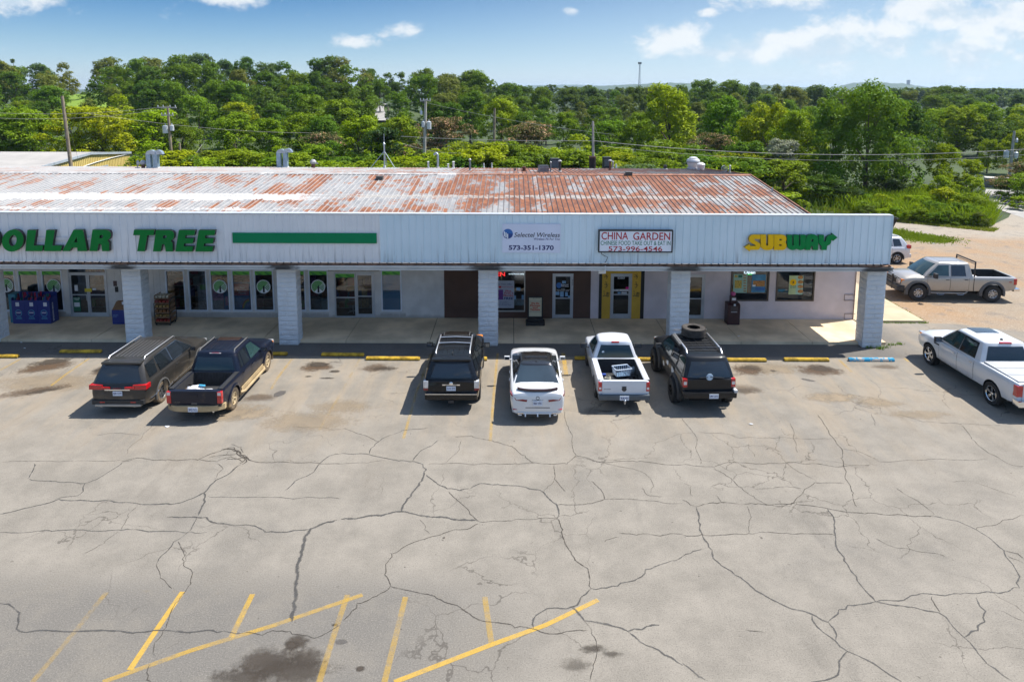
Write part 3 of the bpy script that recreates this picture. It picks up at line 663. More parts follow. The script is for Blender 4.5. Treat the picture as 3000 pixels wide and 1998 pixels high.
def window(h, fmat, fw=0.055, proud=0.03, parent=mall, rails=(), glass=pane_mat):
    a, b, c, d = h; mb = MB(); y0, y1 = YW - proud, YW + .06
    mb.bbox(a - fw, a, y0, y1, c - fw, d + fw, .008).bbox(b, b + fw, y0, y1, c - fw, d + fw, .008)
    mb.bbox(a, b, y0, y1, c - fw, c, .008).bbox(a, b, y0, y1, d, d + fw, .008)
    for z in rails: mb.box(a, b, y0 + .01, y1, z - .02, z + .02)
    o = MBW(mb, 'window', fmat, parent)
    p = MB().box(a, b, YW + .03, YW + .036, c, d).build('pane', glass, mall, world=True); p.parent = o
    return o
def inset(h, g): return [h[0] + g, h[1] - g, h[2] + g, h[3] - g]
for i, h in enumerate(DT): 
    o = window(h, white_trim)
    DT[i] = (h, o)
sel_win = window(inset(sel_w, .05), M('pale_frame', (0.52, 0.50, 0.46), .5), .05)
sub_wa = window(inset(sub_a, .07), bronze, .07); sub_wb = window(inset(sub_b, .07), bronze, .07)
# trim boards between the variety-store windows
for a, b in ((DT[0][0][1], DT[1][0][0]), (DT[1][0][1], DT[2][0][0])):
    MBW(MB().box(a + fr + .004, b - fr - .004, YW - .02, YW + .003, DT[0][0][2] - .1, ZT - .02), 'mullion_board', siding)

def door(h, fmat, leaves=1, rail=None, stile=.085, transom=None, hand=1, bottom=.17):
    """storefront door set: outer frame, one or two glazed leaves with push bar"""
    a, b, c, d = h; y0, y1 = YW - .03, YW + .09
    mb = MB().bbox(a, a + .05, y0, y1, c, d, .006).bbox(b - .05, b, y0, y1, c, d, .006).bbox(a + .05, b - .05, y0, y1, d - .05, d, .006)
    top = d - .05
    if transom: mb.bbox(a + .05, b - .05, y0, y1, transom, transom + .06, .006); top = transom
    o = MBW(mb, 'door_frame', fmat)
    if transom:
        p = MB().box(a + .05, b - .05, YW + .02, YW + .026, transom + .06, d - .05).build('pane', pane_mat, mall, world=True); p.parent = o
    W = (b - a - .1) / leaves
    for i in range(leaves):
        x0 = a + .05 + i * W + .006; x1 = a + .05 + (i + 1) * W - .006
        mb = MB(); y2, y3 = YW - .015, YW + .045
        mb.bbox(x0, x0 + stile, y2, y3, c + .01, top - .006, .006).bbox(x1 - stile, x1, y2, y3, c + .01, top - .006, .006)
        mb.bbox(x0 + stile, x1 - stile, y2, y3, c + .01, c + bottom, .006).bbox(x0 + stile, x1 - stile, y2, y3, top - .006 - stile, top - .006, .006)
        rz = rail if rail else c + 1.02
        mb.bbox(x0 + stile, x1 - stile, y2 - .02, y2 + .02, rz - .022, rz + .022, .006)
        dl = MBW(mb, 'door', fmat)
        p = MB().box(x0 + stile, x1 - stile, YW + .012, YW + .018, c + bottom, top - .006 - stile).build('pane', pane_mat, mall, world=True); p.parent = dl
        hx = (x1 - .045) if ((i == 0) if leaves == 2 else hand > 0) else (x0 + .045)
        hd = MB().tube([(hx, y2, rz - .28), (hx, y2 - .07, rz - .26), (hx, y2 - .07, rz - .02), (hx, y2, rz)], .014, 6).build('handle', alu, mall, 40, world=True); hd.parent = dl
    return o
door(door1, alu, 2, Z_(260, 863.5), .07, transom=Z_(260, 802), bottom=.2)
# second store front: fixed light beside one door
h = list(door2); xm = X_(1040, 870)
MBW(MB().bbox(h[0], h[0] + .06, YW - .03, YW + .07, h[2], h[3], .006).bbox(h[0] + .06, xm, YW - .03, YW + .07, h[3] - .06, h[3], .006).bbox(h[0] + .06, xm, YW - .03, YW + .07, h[2], h[2] + .07, .006)
    .box(h[0] + .06, xm, YW - .02, YW + .05, Z_(1010, 872) - .025, Z_(1010, 872) + .025), 'window', alu)
p = MB().box(h[0] + .06, xm, YW + .02, YW + .026, h[2] + .07, h[3] - .06).build('pane', pane_mat, mall, world=True)
door([xm, h[1], h[2], h[3]], alu, 1, Z_(1068, 868), hand=-1)
door(sel_d, alu, 1, Z_(1650, 873.6)); door(chi_d, alu, 1, Z_(1820, 863), hand=-1, bottom=.22); door(sub_d, alu, 1, Z_(2030, 875))
# black and yellow painted surround of the restaurant door, lilac gap either side
surL, surR = X_(1753.5, 900), X_(1885.5, 900)
yel = M('yellow_panel', (0.60, 0.36, 0.035), .7, 0, .07, 2, .2, 40)
yl, yr, yt = X_(1763, 860), X_(1876.5, 860), Z_(1820, 794.5)
MBW(MB().box(surL, yl, YW - .028, YW + .002, ZB, 3.35).box(yr, surR, YW - .028, YW + .002, ZB, 3.35).box(yl, yr, YW - .028, YW + .002, yt, 3.35), 'door_surround', black)
MBW(MB().box(yl + .003, chi_d[0] - .01, YW - .02, YW + .002, ZB, yt - .003).box(chi_d[1] + .01, yr - .003, YW - .02, YW + .002, ZB, yt - .003).box(chi_d[0] - .01, chi_d[1] + .01, YW - .02, YW + .002, chi_d[3] + .01, yt - .003), 'door_panel', yel)
# dim rooms behind the glass
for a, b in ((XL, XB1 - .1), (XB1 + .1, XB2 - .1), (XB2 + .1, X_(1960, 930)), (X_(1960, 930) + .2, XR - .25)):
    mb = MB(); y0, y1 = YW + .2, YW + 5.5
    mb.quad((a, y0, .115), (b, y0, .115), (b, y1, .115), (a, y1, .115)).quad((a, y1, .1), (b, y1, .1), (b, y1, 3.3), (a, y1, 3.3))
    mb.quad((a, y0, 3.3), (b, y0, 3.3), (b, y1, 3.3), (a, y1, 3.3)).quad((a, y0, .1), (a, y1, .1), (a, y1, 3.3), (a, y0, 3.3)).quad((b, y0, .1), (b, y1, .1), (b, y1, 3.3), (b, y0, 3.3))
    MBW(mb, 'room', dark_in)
# round shop emblem and green pelmet print on the panes
gA = M('leaf_green_print', (0.10, 0.45, 0.04), .5, 0, .05); gB = M('dark_green_print', (0.004, 0.13, 0.03), .5, 0, .05); wP = M('white_print', (0.74, 0.77, 0.80), .5, 0, .03)
def clip(poly, n, c, keep_le=True):
    out = []
    for i, p in enumerate(poly):
        q_ = poly[(i + 1) % len(poly)]; dp = p[0] * n[0] + p[1] * n[1] - c; dq = q_[0] * n[0] + q_[1] * n[1] - c
        if not keep_le: dp, dq = -dp, -dq
        if dp <= 0: out.append(p)
        if (dp < 0 < dq) or (dq < 0 < dp):
            t = dp / (dp - dq); out.append((p[0] + t * (q_[0] - p[0]), p[1] + t * (q_[1] - p[1])))
    return out
def emblem(cx, cz, r, parent, y=YW - .006):
    circ = lambda s: [(s * math.cos(2 * math.pi * i / 40), s * math.sin(2 * math.pi * i / 40)) for i in range(40)]
    mb = MB(); mats = [wP, gA, gB, black]
    def put(poly, yy, m):
        if len(poly) > 2: mb.add([(cx + r * p[0], yy, cz + r * p[1]) for p in poly], [tuple(range(len(poly)))], m)
    put(circ(1), y, 0)
    d1 = (0.7071, -0.7071); d2 = (0.7071, 0.7071); C = circ(.9)
    edges = [-1.0 + .2 * i for i in range(12)]
    for a in edges[:6]:
        A = clip(clip(clip(C, d1, a, False), d1, min(a + .17, .12)), (0, 0), 0); put(A, y - .002, 1)
        A = clip(clip(clip(C, d1, a + .10, False), d1, min(a + .17, .12)), (0, 0), 0); put(A, y - .004, 2)
    for a in [0.0 + .2 * i for i in range(6)]:
        B = clip(clip(clip(C, d1, .17, False), d2, a, False), d2, a + .13); put(B, y - .002, 2)
        B = clip(clip(clip(C, d1, .17, False), d2, a + .09, False), d2, a + .13); put(B, y - .004, 1)
    put([(-.10, -.86), (.16, -.86), (.16, .17), (-.02, .06), (-.16, .0), (-.16, -.05), (-.08, -.05)], y - .006, 3)
    o = mb.build('emblem', mats, mall, world=True); o.parent = parent
def pelmet(h, parent, y=YW - .006):
    a, b, d = h[0], h[1], h[3]; hgt = .185; mb = MB()
    mb.quad((a, y, d - hgt), (b, y, d - hgt), (b, y, d), (a, y, d), 0)
    wv = (b - a) / 2
    for i in range(2):
        x0 = a + i * wv + .02
        for j in range(4):
            s0, s1 = j * .25, j * .25 + .16
            P = lambda s, t: (x0 + wv * (.06 + .5 * s + .40 * t * (1 - 0 * s)), y - .002, d - hgt + hgt * .92 * (1 - abs(t)) * (1 - .75 * s) if False else d - hgt + hgt * .9 * (1 - t) * (.35 + .65 * (1 - abs(2 * s - .6) / 1.4)))
            mb.quad(P(s0, 1), P(s1, 1), P(s1, 0), P(s0, 0), 1)
    o = mb.build('pelmet_print', [gA, gB], mall, world=True); o.parent = parent
for i in (0, 1, 2, 5, 6, 7, 8, 9, 10): pelmet(*DT[i])
for i, px, py, r_ in ((0, 18, 836, .33), (2, 157, 838.5, .33), (5, 644.5, 840, .325), (7, 772, 840, .325), (9, 932, 840, .33)):
    emblem(X_(px, py), Z_(px, py), r_, DT[i][1])
dh = [h[0] + .06, xm, 0, h[3] - .06]; pelmet(dh, mall)

# ------------------------------------------------------------------ canopy, fascia, columns
def fascia_mat(name, c0, c1):
    m = bpy.data.materials.new(name); m.use_nodes = True; q = NT(m.node_tree); b = q.n['Principled BSDF']
    g = q.node('ShaderNodeNewGeometry'); p = g.outputs['Position']; s = q.node('ShaderNodeSeparateXYZ', inp={0: p})
    n1 = q.noise(p, .45, 4); st = q.noise(q.mapping(p, scale=(9, 9, .45)), 1.0, 5, .65); fl = q.noise(p, 9, 4, .7)
    c = q.mix(q.smooth(n1, .35, .65), c0, c1)
    low = q.smooth(s.outputs[2], 4.6, 3.7)
    c = q.mix(q.math('MULTIPLY', q.smooth(st, .52, .72), q.math('ADD', .10, q.math('MULTIPLY', low, .45))), c, (.17, .17, .175))
    c = q.mix(q.math('MULTIPLY', q.smooth(fl, .70, .78), .35), c, (.12, .10, .09))
    q.l.new(c, b.inputs['Base Color']); b.inputs['Roughness'].default_value = .5
    return m
faW = fascia_mat('fascia_white', (.72, .72, .72), (.79, .78, .77)); faB = fascia_mat('fascia_blue', (.60, .72, .77), (.66, .77, .82))
XS = FY(1105, 700, YF).x; XE = 15.62
def fascia_mesh(width, mt):
    mb = MB(); n = round(width / .305); prof = [(0, 0)]
    for i in range(n):
        x0 = i * .305; prof += [(x0 + .262, 0), (x0 + .274, -.026), (x0 + .293, -.026), (x0 + .305, 0)]
    zs_ = (3.67, 5.70)
    for j in range(len(prof) - 1):
        (a, ya), (b, yb) = prof[j], prof[j + 1]; mb.quad((a, ya, 0), (b, yb, 0), (b, yb, 2.03), (a, ya, 2.03))
    return mb.mesh('fascia_panel', mt)
meW, meB = fascia_mesh(.915, faW), fascia_mesh(.915, faB)
x = XE - .915
last = None
while x > XL:
    right = x + .45 > XS
    link('fascia_panel', meB if right else meW, mall, (x, YF - YW, 3.67))
    x -= .915
MBW(MB().box(XL, XE, YF + .03, YF + .25, 3.67, 5.69), 'parapet', siding)
MBW(MB().bbox(XL, XE + .02, YF - .035, YF + .28, 5.692, 5.735, .008), 'parapet_cap', M('cap_white', (.52, .54, .56), .4, .2))
MBW(MB().box(XE + .001, XE + .03, YF - .03, YF + .27, 3.66, 5.69), 'corner_trim', faB)
# rusty eave flashing with turned-up ribs below the fascia
mb = MB().quad((XL, YF - .16, 3.625), (XE + .02, YF - .16, 3.625), (XE + .02, YF - .002, 3.665), (XL, YF - .002, 3.665)).box(XL, XE + .02, YF - .165, YF - .15, 3.585, 3.622)
x = XE - .05
while x > -27: mb.box(x - .02, x + .02, YF - .175, YF - .003, 3.60, 3.675); x -= .305
MBW(mb, 'eave_flashing', M('rusty_flashing', (.16, .085, .05), .7, .2, .5, 4))
def beam_mat():
    m = bpy.data.materials.new('gutter_white'); m.use_nodes = True; q = NT(m.node_tree); b = q.n['Principled BSDF']
    g = q.node('ShaderNodeNewGeometry'); p = g.outputs['Position']; s = q.node('ShaderNodeSeparateXYZ', inp={0: p})
    n1 = q.noise(p, 1.2, 5, .6); n2 = q.noise(q.mapping(p, scale=(3, 1, 9)), 1.0, 5, .7); c = q.mix(q.smooth(n1, .3, .7), (.46, .47, .46), (.56, .56, .54))
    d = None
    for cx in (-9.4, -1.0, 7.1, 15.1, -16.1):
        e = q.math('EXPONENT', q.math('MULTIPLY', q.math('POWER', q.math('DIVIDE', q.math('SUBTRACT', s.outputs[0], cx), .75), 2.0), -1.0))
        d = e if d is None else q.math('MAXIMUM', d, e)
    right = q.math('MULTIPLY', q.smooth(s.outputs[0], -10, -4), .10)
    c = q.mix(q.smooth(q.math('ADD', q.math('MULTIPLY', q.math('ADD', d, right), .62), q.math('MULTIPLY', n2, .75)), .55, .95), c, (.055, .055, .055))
    q.l.new(c, b.inputs['Base Color']); b.inputs['Roughness'].default_value = .5; return m
gut = beam_mat()
MBW(MB().box(XL, XE + .10, 27.66, 27.99, 3.40, 3.455).box(XL, XE + .10, 27.69, 27.99, 3.458, 3.515).box(XL, XE + .10, 27.64, 27.99, 3.518, 3.58), 'gutter', gut)
MBW(MB().box(XL, XE - .02, 28.0, YW - .004, 3.43, 3.50).box(XL, XE - .02, 28.13, YW + 1.5, 3.52, 3.56), 'canopy_deck', M('soffit', (.62, .60, .57), .8))
for px, py in ((744, 792), (1252, 793)):
    p = FY(px, py, 29.2); MBW(MB().bbox(p.x - .08, p.x + .08, 28.9, YW - .02, 3.20, 3.425, .01), 'rafter', M('brown_timber', (.14, .06, .035), .8))
blk = M('painted_block', (.76, .80, .84), .8, 0, .07, 1.2, 1.0, 16, dirt=(.30, .29, .26, .35), dirtz=.5)
def block_mesh(wd, dp, seed, front):
    """split-face block: faceted rough outward faces"""
    r_ = random.Random(seed); mb = MB(); nx, nz = 7, 4; h = .198
    def face(o, ux, uz, nrm):
        vs = []
        for j in range(nz + 1):
            for i in range(nx + 1):
                e = 0 if i in (0, nx) or j in (0, nz) else r_.uniform(.004, .026)
                vs.append(tuple(o[k_] + ux[k_] * i / nx + uz[k_] * j / nz + nrm[k_] * e for k_ in range(3)))
        mb.add(vs, [(j * (nx + 1) + i, j * (nx + 1) + i + 1, (j + 1) * (nx + 1) + i + 1, (j + 1) * (nx + 1) + i) for j in range(nz) for i in range(nx)])
    face((0, 0, 0), (wd, 0, 0), (0, 0, h), (0, -1, 0)); face((wd, 0, 0), (0, dp, 0), (0, 0, h), (1, 0, 0)); face((0, dp, 0), (0, -dp, 0), (0, 0, h), (-1, 0, 0))
    mb.quad((0, 0, 0), (wd, 0, 0), (wd, dp, 0), (0, dp, 0)).quad((0, 0, h), (wd, 0, h), (wd, dp, h), (0, dp, h)).quad((0, dp, 0), (wd, dp, 0), (wd, dp, h), (0, dp, h))
    return mb.mesh('block', blk)
BV = [block_mesh(.397, .64, 11 + i, True) for i in range(5)]; BW2 = [block_mesh(.80, .31, 31 + i, True) for i in range(4)]
for ci, (cx, cy) in enumerate(((-22.30, 28.28), (-16.06, 28.28), (-9.46, 28.12), (-0.99, 28.09), (7.10, 28.14), (15.27, 28.04))):
    co = MBW(MB().box(cx - .385, cx + .385, cy + .015, cy + .63, 0, 3.34).bbox(cx - .41, cx + .41, cy - .01, cy + .65, 3.345, 3.395, .01), 'column', M('block_mortar', (.66, .70, .74), .9))
    for r_ in range(16):
        z = .004 + r_ * .2095; pick = random.randrange(100)
        if r_ % 2 == 0:
            for s_ in (0, 1): link('block', BV[(pick + s_) % 5], co, (cx - .40 + s_ * .402, cy - YW + random.uniform(-.004, .004), z))
        else:
            for s_ in (0, 1): link('block', BW2[(pick + s_) % 4], co, (cx - .40 + random.uniform(-.004, .004), cy - YW + s_ * .32, z))

# ------------------------------------------------------------------ rusted metal roof
SL = .1017; ZR, YR = 5.07, 46.62; ZREAR, YREAR = 4.15, 58.7; SLB = (ZREAR - ZR) / (YREAR - YR)
def roof_mat(rib):
    m = bpy.data.materials.new('roof_rib_metal' if rib else 'roof_metal'); m.use_nodes = True; q = NT(m.node_tree); b = q.n['Principled BSDF']
    g = q.node('ShaderNodeNewGeometry'); p = g.outputs['Position']; s = q.node('ShaderNodeSeparateXYZ', inp={0: p}); X, Y = s.outputs[0], s.outputs[1]
    strip = q.math('FLOOR', q.math('DIVIDE', q.math('SUBTRACT', X, .09), .305))
    wn = q.node('ShaderNodeTexWhiteNoise', noise_dimensions='1D'); q.l.new(strip, wn.inputs['W'])
    cmb = q.node('ShaderNodeCombineXYZ', inp={0: X, 1: q.math('MULTIPLY', Y, .55), 2: q.math('MULTIPLY', wn.outputs[0], .45)})
    n1 = q.noise(cmb.outputs[0], .42, 4, .6); n2 = q.noise(cmb.outputs[0], 2.3, 7, .72, .6); n3 = q.noise(q.mapping(p, scale=(5, .35, 1)), 1, 5, .7)
    amt = q.ramp(q.smooth(X, -26, 16) if False else q.math('DIVIDE', q.math('ADD', X, 30.0), 46.0, clamp=True), [(0.0, .36), (.25, .39), (.45, .43), (.60, .49), (.70, .56), (.90, .52), (1.0, .36)])
    mval = q.math('ADD', q.math('ADD', q.math('MULTIPLY', n1, .85), q.math('MULTIPLY', n2, .55)), q.math('ADD', q.math('MULTIPLY', amt, .62), q.math('MULTIPLY', wn.outputs[0], .09)))
    rust = q.smooth(mval, .985, 1.06)
    pale = q.mix(q.smooth(n2, .35, .65), (.20, .20, .20), (.31, .305, .295))
    pale = q.mix(q.math('MULTIPLY', q.smooth(n3, .5, .75), .5), pale, (.30, .27, .25))
    rc = q.mix(q.smooth(n2, .40, .66), (.15, .052, .019), (.285, .105, .037))
    rc = q.mix(q.math('MULTIPLY', q.smooth(n3, .55, .8), .35), rc, (.30, .16, .075))
    c = q.mix(rust, pale, rc)
    # white elastomer coating brushed on at the left half: along the lap and in two lower bands
    jig = q.math('MULTIPLY', q.math('SUBTRACT', n2, .5), 2.2)
    Yj = q.math('ADD', Y, jig)
    band = q.math('MULTIPLY', q.smooth(Yj, 39.6, 39.8), q.smooth(Yj, 41.2, 40.9))
    b2 = q.math('MULTIPLY', q.smooth(Yj, 37.5, 37.7), q.smooth(Yj, 38.0, 37.85)); b3 = q.math('MULTIPLY', q.smooth(Yj, 36.2, 36.35), q.smooth(Yj, 36.75, 36.6))
    lft = q.smooth(q.math('ADD', X, q.math('MULTIPLY', jig, 3.0)), -10.5, -13.5)
    coat = q.math('MULTIPLY', q.math('MAXIMUM', band, q.math('MULTIPLY', q.math('MAXIMUM', b2, b3), q.smooth(n1, .42, .55))), lft)
    c = q.mix(coat, c, (.52, .51, .49))
    lap = q.math('MULTIPLY', q.smooth(Yj, 40.2, 40.5), q.smooth(Yj, 41.0, 40.7))
    c = q.mix(q.math('MULTIPLY', lap, q.math('MULTIPLY', q.smooth(X, -12, -8), .75)), c, (.40, .37, .33))
    if rib:
        c = q.mix(q.math('MULTIPLY', q.smooth(q.math('ADD', X, q.math('MULTIPLY', n1, 6.0)), -3.0, 5.0), .88), q.mix(.55, c, (.36, .35, .34)), (.045, .024, .018))
    q.l.new(c, b.inputs['Base Color']); b.inputs['Roughness'].default_value = .55; b.inputs['Specular IOR Level'].default_value = .35
    return m
rm0, rm1 = roof_mat(False), roof_mat(True)
def sheet(y0, y1, zf, name):
    mb = MB(); prof = [(0.0, 0, 0)]
    for i in range(3):
        x0 = .08 + i * .305; prof += [(x0, 0, 0), (x0 + .022, .034, 1), (x0 + .044, .034, 1), (x0 + .066, 0, 1)]
    prof.append((.915, 0, 0)); n = len(prof)
    for j in range(n - 1):
        a, b = prof[j], prof[j + 1]
        mb.add([(a[0], y0, zf(y0) + a[1]), (b[0], y0, zf(y0) + b[1]), (b[0], y1, zf(y1) + b[1]), (a[0], y1, zf(y1) + a[1])], [(0, 1, 2, 3)], b[2] if (b[2] and (a[2] or b[1])) else 0)
    return mb.mesh(name, [rm0, rm1])
zf = lambda y: ZR + SL * (y - YR); zb_ = lambda y: ZR + SLB * (y - YR)
s_low = sheet(31.0 - YW, 40.75 - YW, lambda y: zf(y + YW), 'roof_sheet'); s_up = sheet(40.60 - YW, 46.55 - YW, lambda y: zf(y + YW) + .012, 'roof_sheet'); s_bk = sheet(46.70 - YW, YREAR - YW, lambda y: zb_(y + YW), 'roof_sheet')
nsh = 69
for i in range(nsh):
    x = XR + .10 - .915 * (i + 1)
    for ms in (s_low, s_up, s_bk): link('roof_sheet', ms, mall, (x, 0, random.uniform(0, .004)))
def ridge_mat():
    m = bpy.data.materials.new('ridge_metal'); m.use_nodes = True; q = NT(m.node_tree); b = q.n['Principled BSDF']
    g = q.node('ShaderNodeNewGeometry'); p = g.outputs['Position']; s = q.node('ShaderNodeSeparateXYZ', inp={0: p})
    n1 = q.noise(p, .35, 4); n2 = q.noise(p, 3, 5, .7)
    c = q.mix(q.smooth(n2, .4, .6), (.26, .25, .24), (.44, .42, .40)); r_ = q.mix(q.smooth(n2, .4, .6), (.16, .06, .03), (.30, .12, .055))
    f = q.smooth(q.math('ADD', s.outputs[0], q.math('MULTIPLY', q.math('SUBTRACT', n1, .5), 9.0)), -5, -1)
    c = q.mix(f, c, r_); c = q.mix(q.smooth(n1, .62, .66), c, (.66, .63, .60))
    q.l.new(c, b.inputs['Base Color']); b.inputs['Roughness'].default_value = .6; return m
rgm = ridge_mat(); x = XR + .1
cap = MB()
cap.quad((0, -.32, zf(YR - .32) + .05 - ZR), (3.05, -.32, zf(YR - .32) + .05 - ZR), (3.05, 0, .075), (0, 0, .075)).quad((0, 0, .075), (3.05, 0, .075), (3.05, .3, zb_(YR + .3) + .05 - ZR), (0, .3, zb_(YR + .3) + .05 - ZR))
cap.quad((0, -.32, zf(YR - .32) + .05 - ZR), (3.05, -.32, zf(YR - .32) + .05 - ZR), (3.05, -.32, zf(YR - .32) + .012 - ZR), (0, -.32, zf(YR - .32) + .012 - ZR))
cap = cap.mesh('ridge_cap', rgm)
while x > XL: x -= 3.05; link('ridge_cap', cap, mall, (x, YR - YW, ZR + random.uniform(0, .01)))
# gable edge trim on the right
MBW(MB().obox((XR + .13, (31 + YR) / 2, (zf(31) + ZR) / 2 + .02), (.035, 0, 0), (0, (YR - 31) / 2, SL * (YR - 31) / 2), (0, 0, .07)).obox((XR + .13, (YR + YREAR) / 2, (ZR + ZREAR) / 2 + .02), (.035, 0, 0), (0, (YREAR - YR) / 2, SLB * (YREAR - YR) / 2), (0, 0, .07)), 'gable_trim', M('rust_trim', (.20, .085, .045), .7, .1, .45, 3))
def on_roof(px, py):
    r = ray(px, py)
    for (s_, y_, z_) in ((SL, YR, ZR), (SLB, YR, ZR)):
        t = (z_ - s_ * y_ - CAM_H) / (r.z - s_ * r.y); p = EYE + r * t
        if (s_ > 0 and p.y <= YR) or (s_ < 0 and p.y >= YR): return p
    return FY(px, py, YR)
# ================================================================== SIGNS ON THE FASCIA
def F_(px, py): return FY(px, py, YF)
def glyph(name, outlines, yback, depth, mats, parent=None, bevel=0.0):
    """solid letter from (X, Z) outlines, first one the outside, others holes; faces -Y"""
    cu = bpy.data.curves.new('g', 'CURVE'); cu.dimensions = '2D'; cu.fill_mode = 'BOTH'; cu.extrude = depth / 2; cu.bevel_depth = bevel; cu.bevel_resolution = 1
    for ol in outlines:
        sp = cu.splines.new('POLY'); sp.points.add(len(ol) - 1)
        for p, q_ in zip(sp.points, ol): p.co = (q_[0], q_[1], 0, 1)
        sp.use_cyclic_u = True
    ob = bpy.data.objects.new('g', cu); me = bpy.data.meshes.new_from_object(ob); bpy.data.objects.remove(ob); bpy.data.curves.remove(cu)
    o = parent.location if parent else Vector((0, 0, 0))
    for v in me.vertices:
        x, y, z = v.co; v.co = (x - o.x, yback - depth / 2 - z - o.y, y - o.z)
    me.materials.clear()
    for m_ in mats: me.materials.append(m_)
    if len(mats) > 1:
        for p in me.polygons: p.material_index = 0 if abs(p.normal.y) > .9 else 1
    me.name = name
    return link(name, me, parent)
def arc_poly(cx, cy, rx, ry, n=26, sh=0.0): return [(cx + rx * math.cos(2 * math.pi * i / n) + sh * ry * math.sin(2 * math.pi * i / n), cy + ry * math.sin(2 * math.pi * i / n)) for i in range(n)]
green = M('sign_green', (.003, .175, .030), .5, 0, .06, 2, spec=.15); greenr = M('sign_return', (.035, .03, .025), .5, 0, .1, 4)
yellow_s = M('sign_yellow', (.85, .50, .006), .45, 0, .04, 2, spec=.15); yellow_r = M('sign_yellow_return', (.45, .27, .01), .4); g2 = M('sign_green_two', (.002, .22, .05), .45, 0, .04, 2, spec=.15); g2r = M('sign_green_two_return', (.004, .10, .03), .4)
# --- big italic green letters (traced outlines in a crop of the photo; the plane is the fascia)
def mapA(pts, dx=0, dy=0): return [(lambda p: (p.x, p.z))(F_((x + dx) / 3.364, 630 + (y + dy) / 3.364)) for x, y in pts]
D_ = [(-150, 137), (-50, 137), (-5, 147), (24, 172), (36, 215), (30, 262), (8, 312), (-32, 340), (-80, 348), (-195, 348)]; Dh = [(-92, 190), (-66, 190), (-46, 205), (-44, 235), (-56, 275), (-76, 294), (-118, 295)]
O_ = arc_poly(160, 243, 106, 109, 28, -.10); Oh = arc_poly(160, 243, 37, 55, 20, -.12)
L_ = [(303, 140), (390, 140), (365, 292), (457, 292), (447, 347), (283, 347)]; L2 = [(487, 140), (572, 140), (548, 292), (640, 292), (630, 347), (465, 347)]
A_ = [(755, 137), (848, 137), (888, 347), (793, 347), (790, 313), (735, 313), (717, 347), (645, 347)]; Ah = [(783, 208), (792, 260), (761, 260)]
R_ = [(940, 137), (1070, 137), (1102, 146), (1119, 170), (1119, 200), (1106, 226), (1085, 243), (1103, 262), (1105, 347), (1035, 347), (1027, 290), (1020, 275), (1000, 275), (985, 347), (910, 347)]; Rh = [(1012, 189), (1040, 189), (1046, 198), (1040, 214), (1030, 219), (1007, 219)]
T_ = [(1347, 137), (1547, 137), (1538, 191), (1477, 191), (1450, 348), (1377, 348), (1404, 191), (1338, 191)]
E_ = [(1785, 137), (1947, 137), (1938, 188), (1850, 188), (1845, 217), (1932, 217), (1922, 268), (1838, 268), (1833, 296), (1927, 296), (1917, 348), (1750, 348)]
s1 = thing('store_sign', 'row of large green slanted letters on white ribbed fascia at the far left', 'sign', F_(330, 735))
LET = [([D_, Dh], 0, 0), ([O_, Oh], 0, 0), ([L_], 0, 0), ([L2], 0, 0), ([A_, Ah], 0, 0), ([R_, Rh], 0, 0), ([T_], 0, 0), ([R_, Rh], 621, 3), ([E_], 0, 3), ([E_], 196, 3)]
for ols, dx_, dy_ in LET: glyph('letter', [mapA(o, dx_, dy_) for o in ols], YF - .05, .15, [green, greenr], s1)
railm = M('sign_rail', (.60, .60, .60), .45)
for xa, xb in ((-160, 1105), (1400, 2120)):
    a, b = F_(xa / 3.364, 630 + 215 / 3.364), F_(xb / 3.364, 630 + 249 / 3.364)
    MB().box(a.x, b.x, YF - .055, YF - .03, b.z, a.z).build('mounting_rail', railm, s1, world=True)
# --- green stripe board
a, b = F_(682, 681.5), F_(1104.5, 713)
gbar = MB().bbox(0, b.x - a.x, -.03, 0, b.z - a.z, 0, .004).build('stripe_board', M('stripe_green', (.002, .21, .08), .5, 0, .05, 1, spec=.15), None, loc=(a.x, YF - .028, a.z))
tag(gbar, 'long plain green stripe board on the white fascia', 'sign board')
# --- arrowed sandwich-shop letters
def mapB(pts): return [(lambda p: (p.x, p.z))(F_(2150 + x / 6.729, 650 + y / 6.729)) for x, y in pts]
S_ = [(490, 240), (365, 240), (320, 248), (288, 275), (272, 312), (274, 350), (292, 383), (330, 408), (382, 432), (404, 447), (402, 458), (390, 462), (284, 462), (284, 425), (182, 487), (284, 566), (284, 532), (425, 532), (462, 522), (486, 494), (493, 455), (486, 420), (462, 393), (400, 360), (376, 342), (372, 328), (380, 322), (490, 322)]
U_ = [(502, 240), (603, 240), (603, 440), (611, 454), (626, 458), (640, 452), (648, 436), (648, 240), (750, 240), (750, 450), (738, 493), (708, 524), (665, 538), (600, 538), (548, 522), (514, 488), (502, 450)]
B_ = [(765, 240), (915, 240), (965, 252), (994, 280), (1002, 325), (990, 365), (974, 381), (994, 405), (1003, 445), (998, 490), (974, 522), (930, 536), (762, 536)]; Bh1 = [(862, 318), (900, 318), (914, 328), (914, 345), (900, 354), (862, 354)]; Bh2 = [(858, 426), (900, 426), (914, 436), (914, 454), (900, 462), (858, 462)]
W_ = [(1020, 245), (1114, 245), (1114, 448), (1122, 458), (1140, 458), (1146, 445), (1146, 245), (1246, 245), (1246, 448), (1254, 458), (1270, 458), (1278, 445), (1278, 245), (1380, 245), (1378, 440), (1366, 490), (1338, 522), (1300, 537), (1250, 536), (1200, 515), (1160, 534), (1112, 537), (1066, 524), (1036, 494), (1021, 445)]
A2 = [(1390, 320), (1398, 285), (1420, 256), (1455, 240), (1510, 235), (1565, 243), (1600, 266), (1620, 300), (1626, 345), (1618, 537), (1524, 537), (1524, 458), (1482, 458), (1470, 537), (1373, 537)]; A2h = [(1494, 326), (1520, 324), (1534, 335), (1532, 378), (1486, 378)]
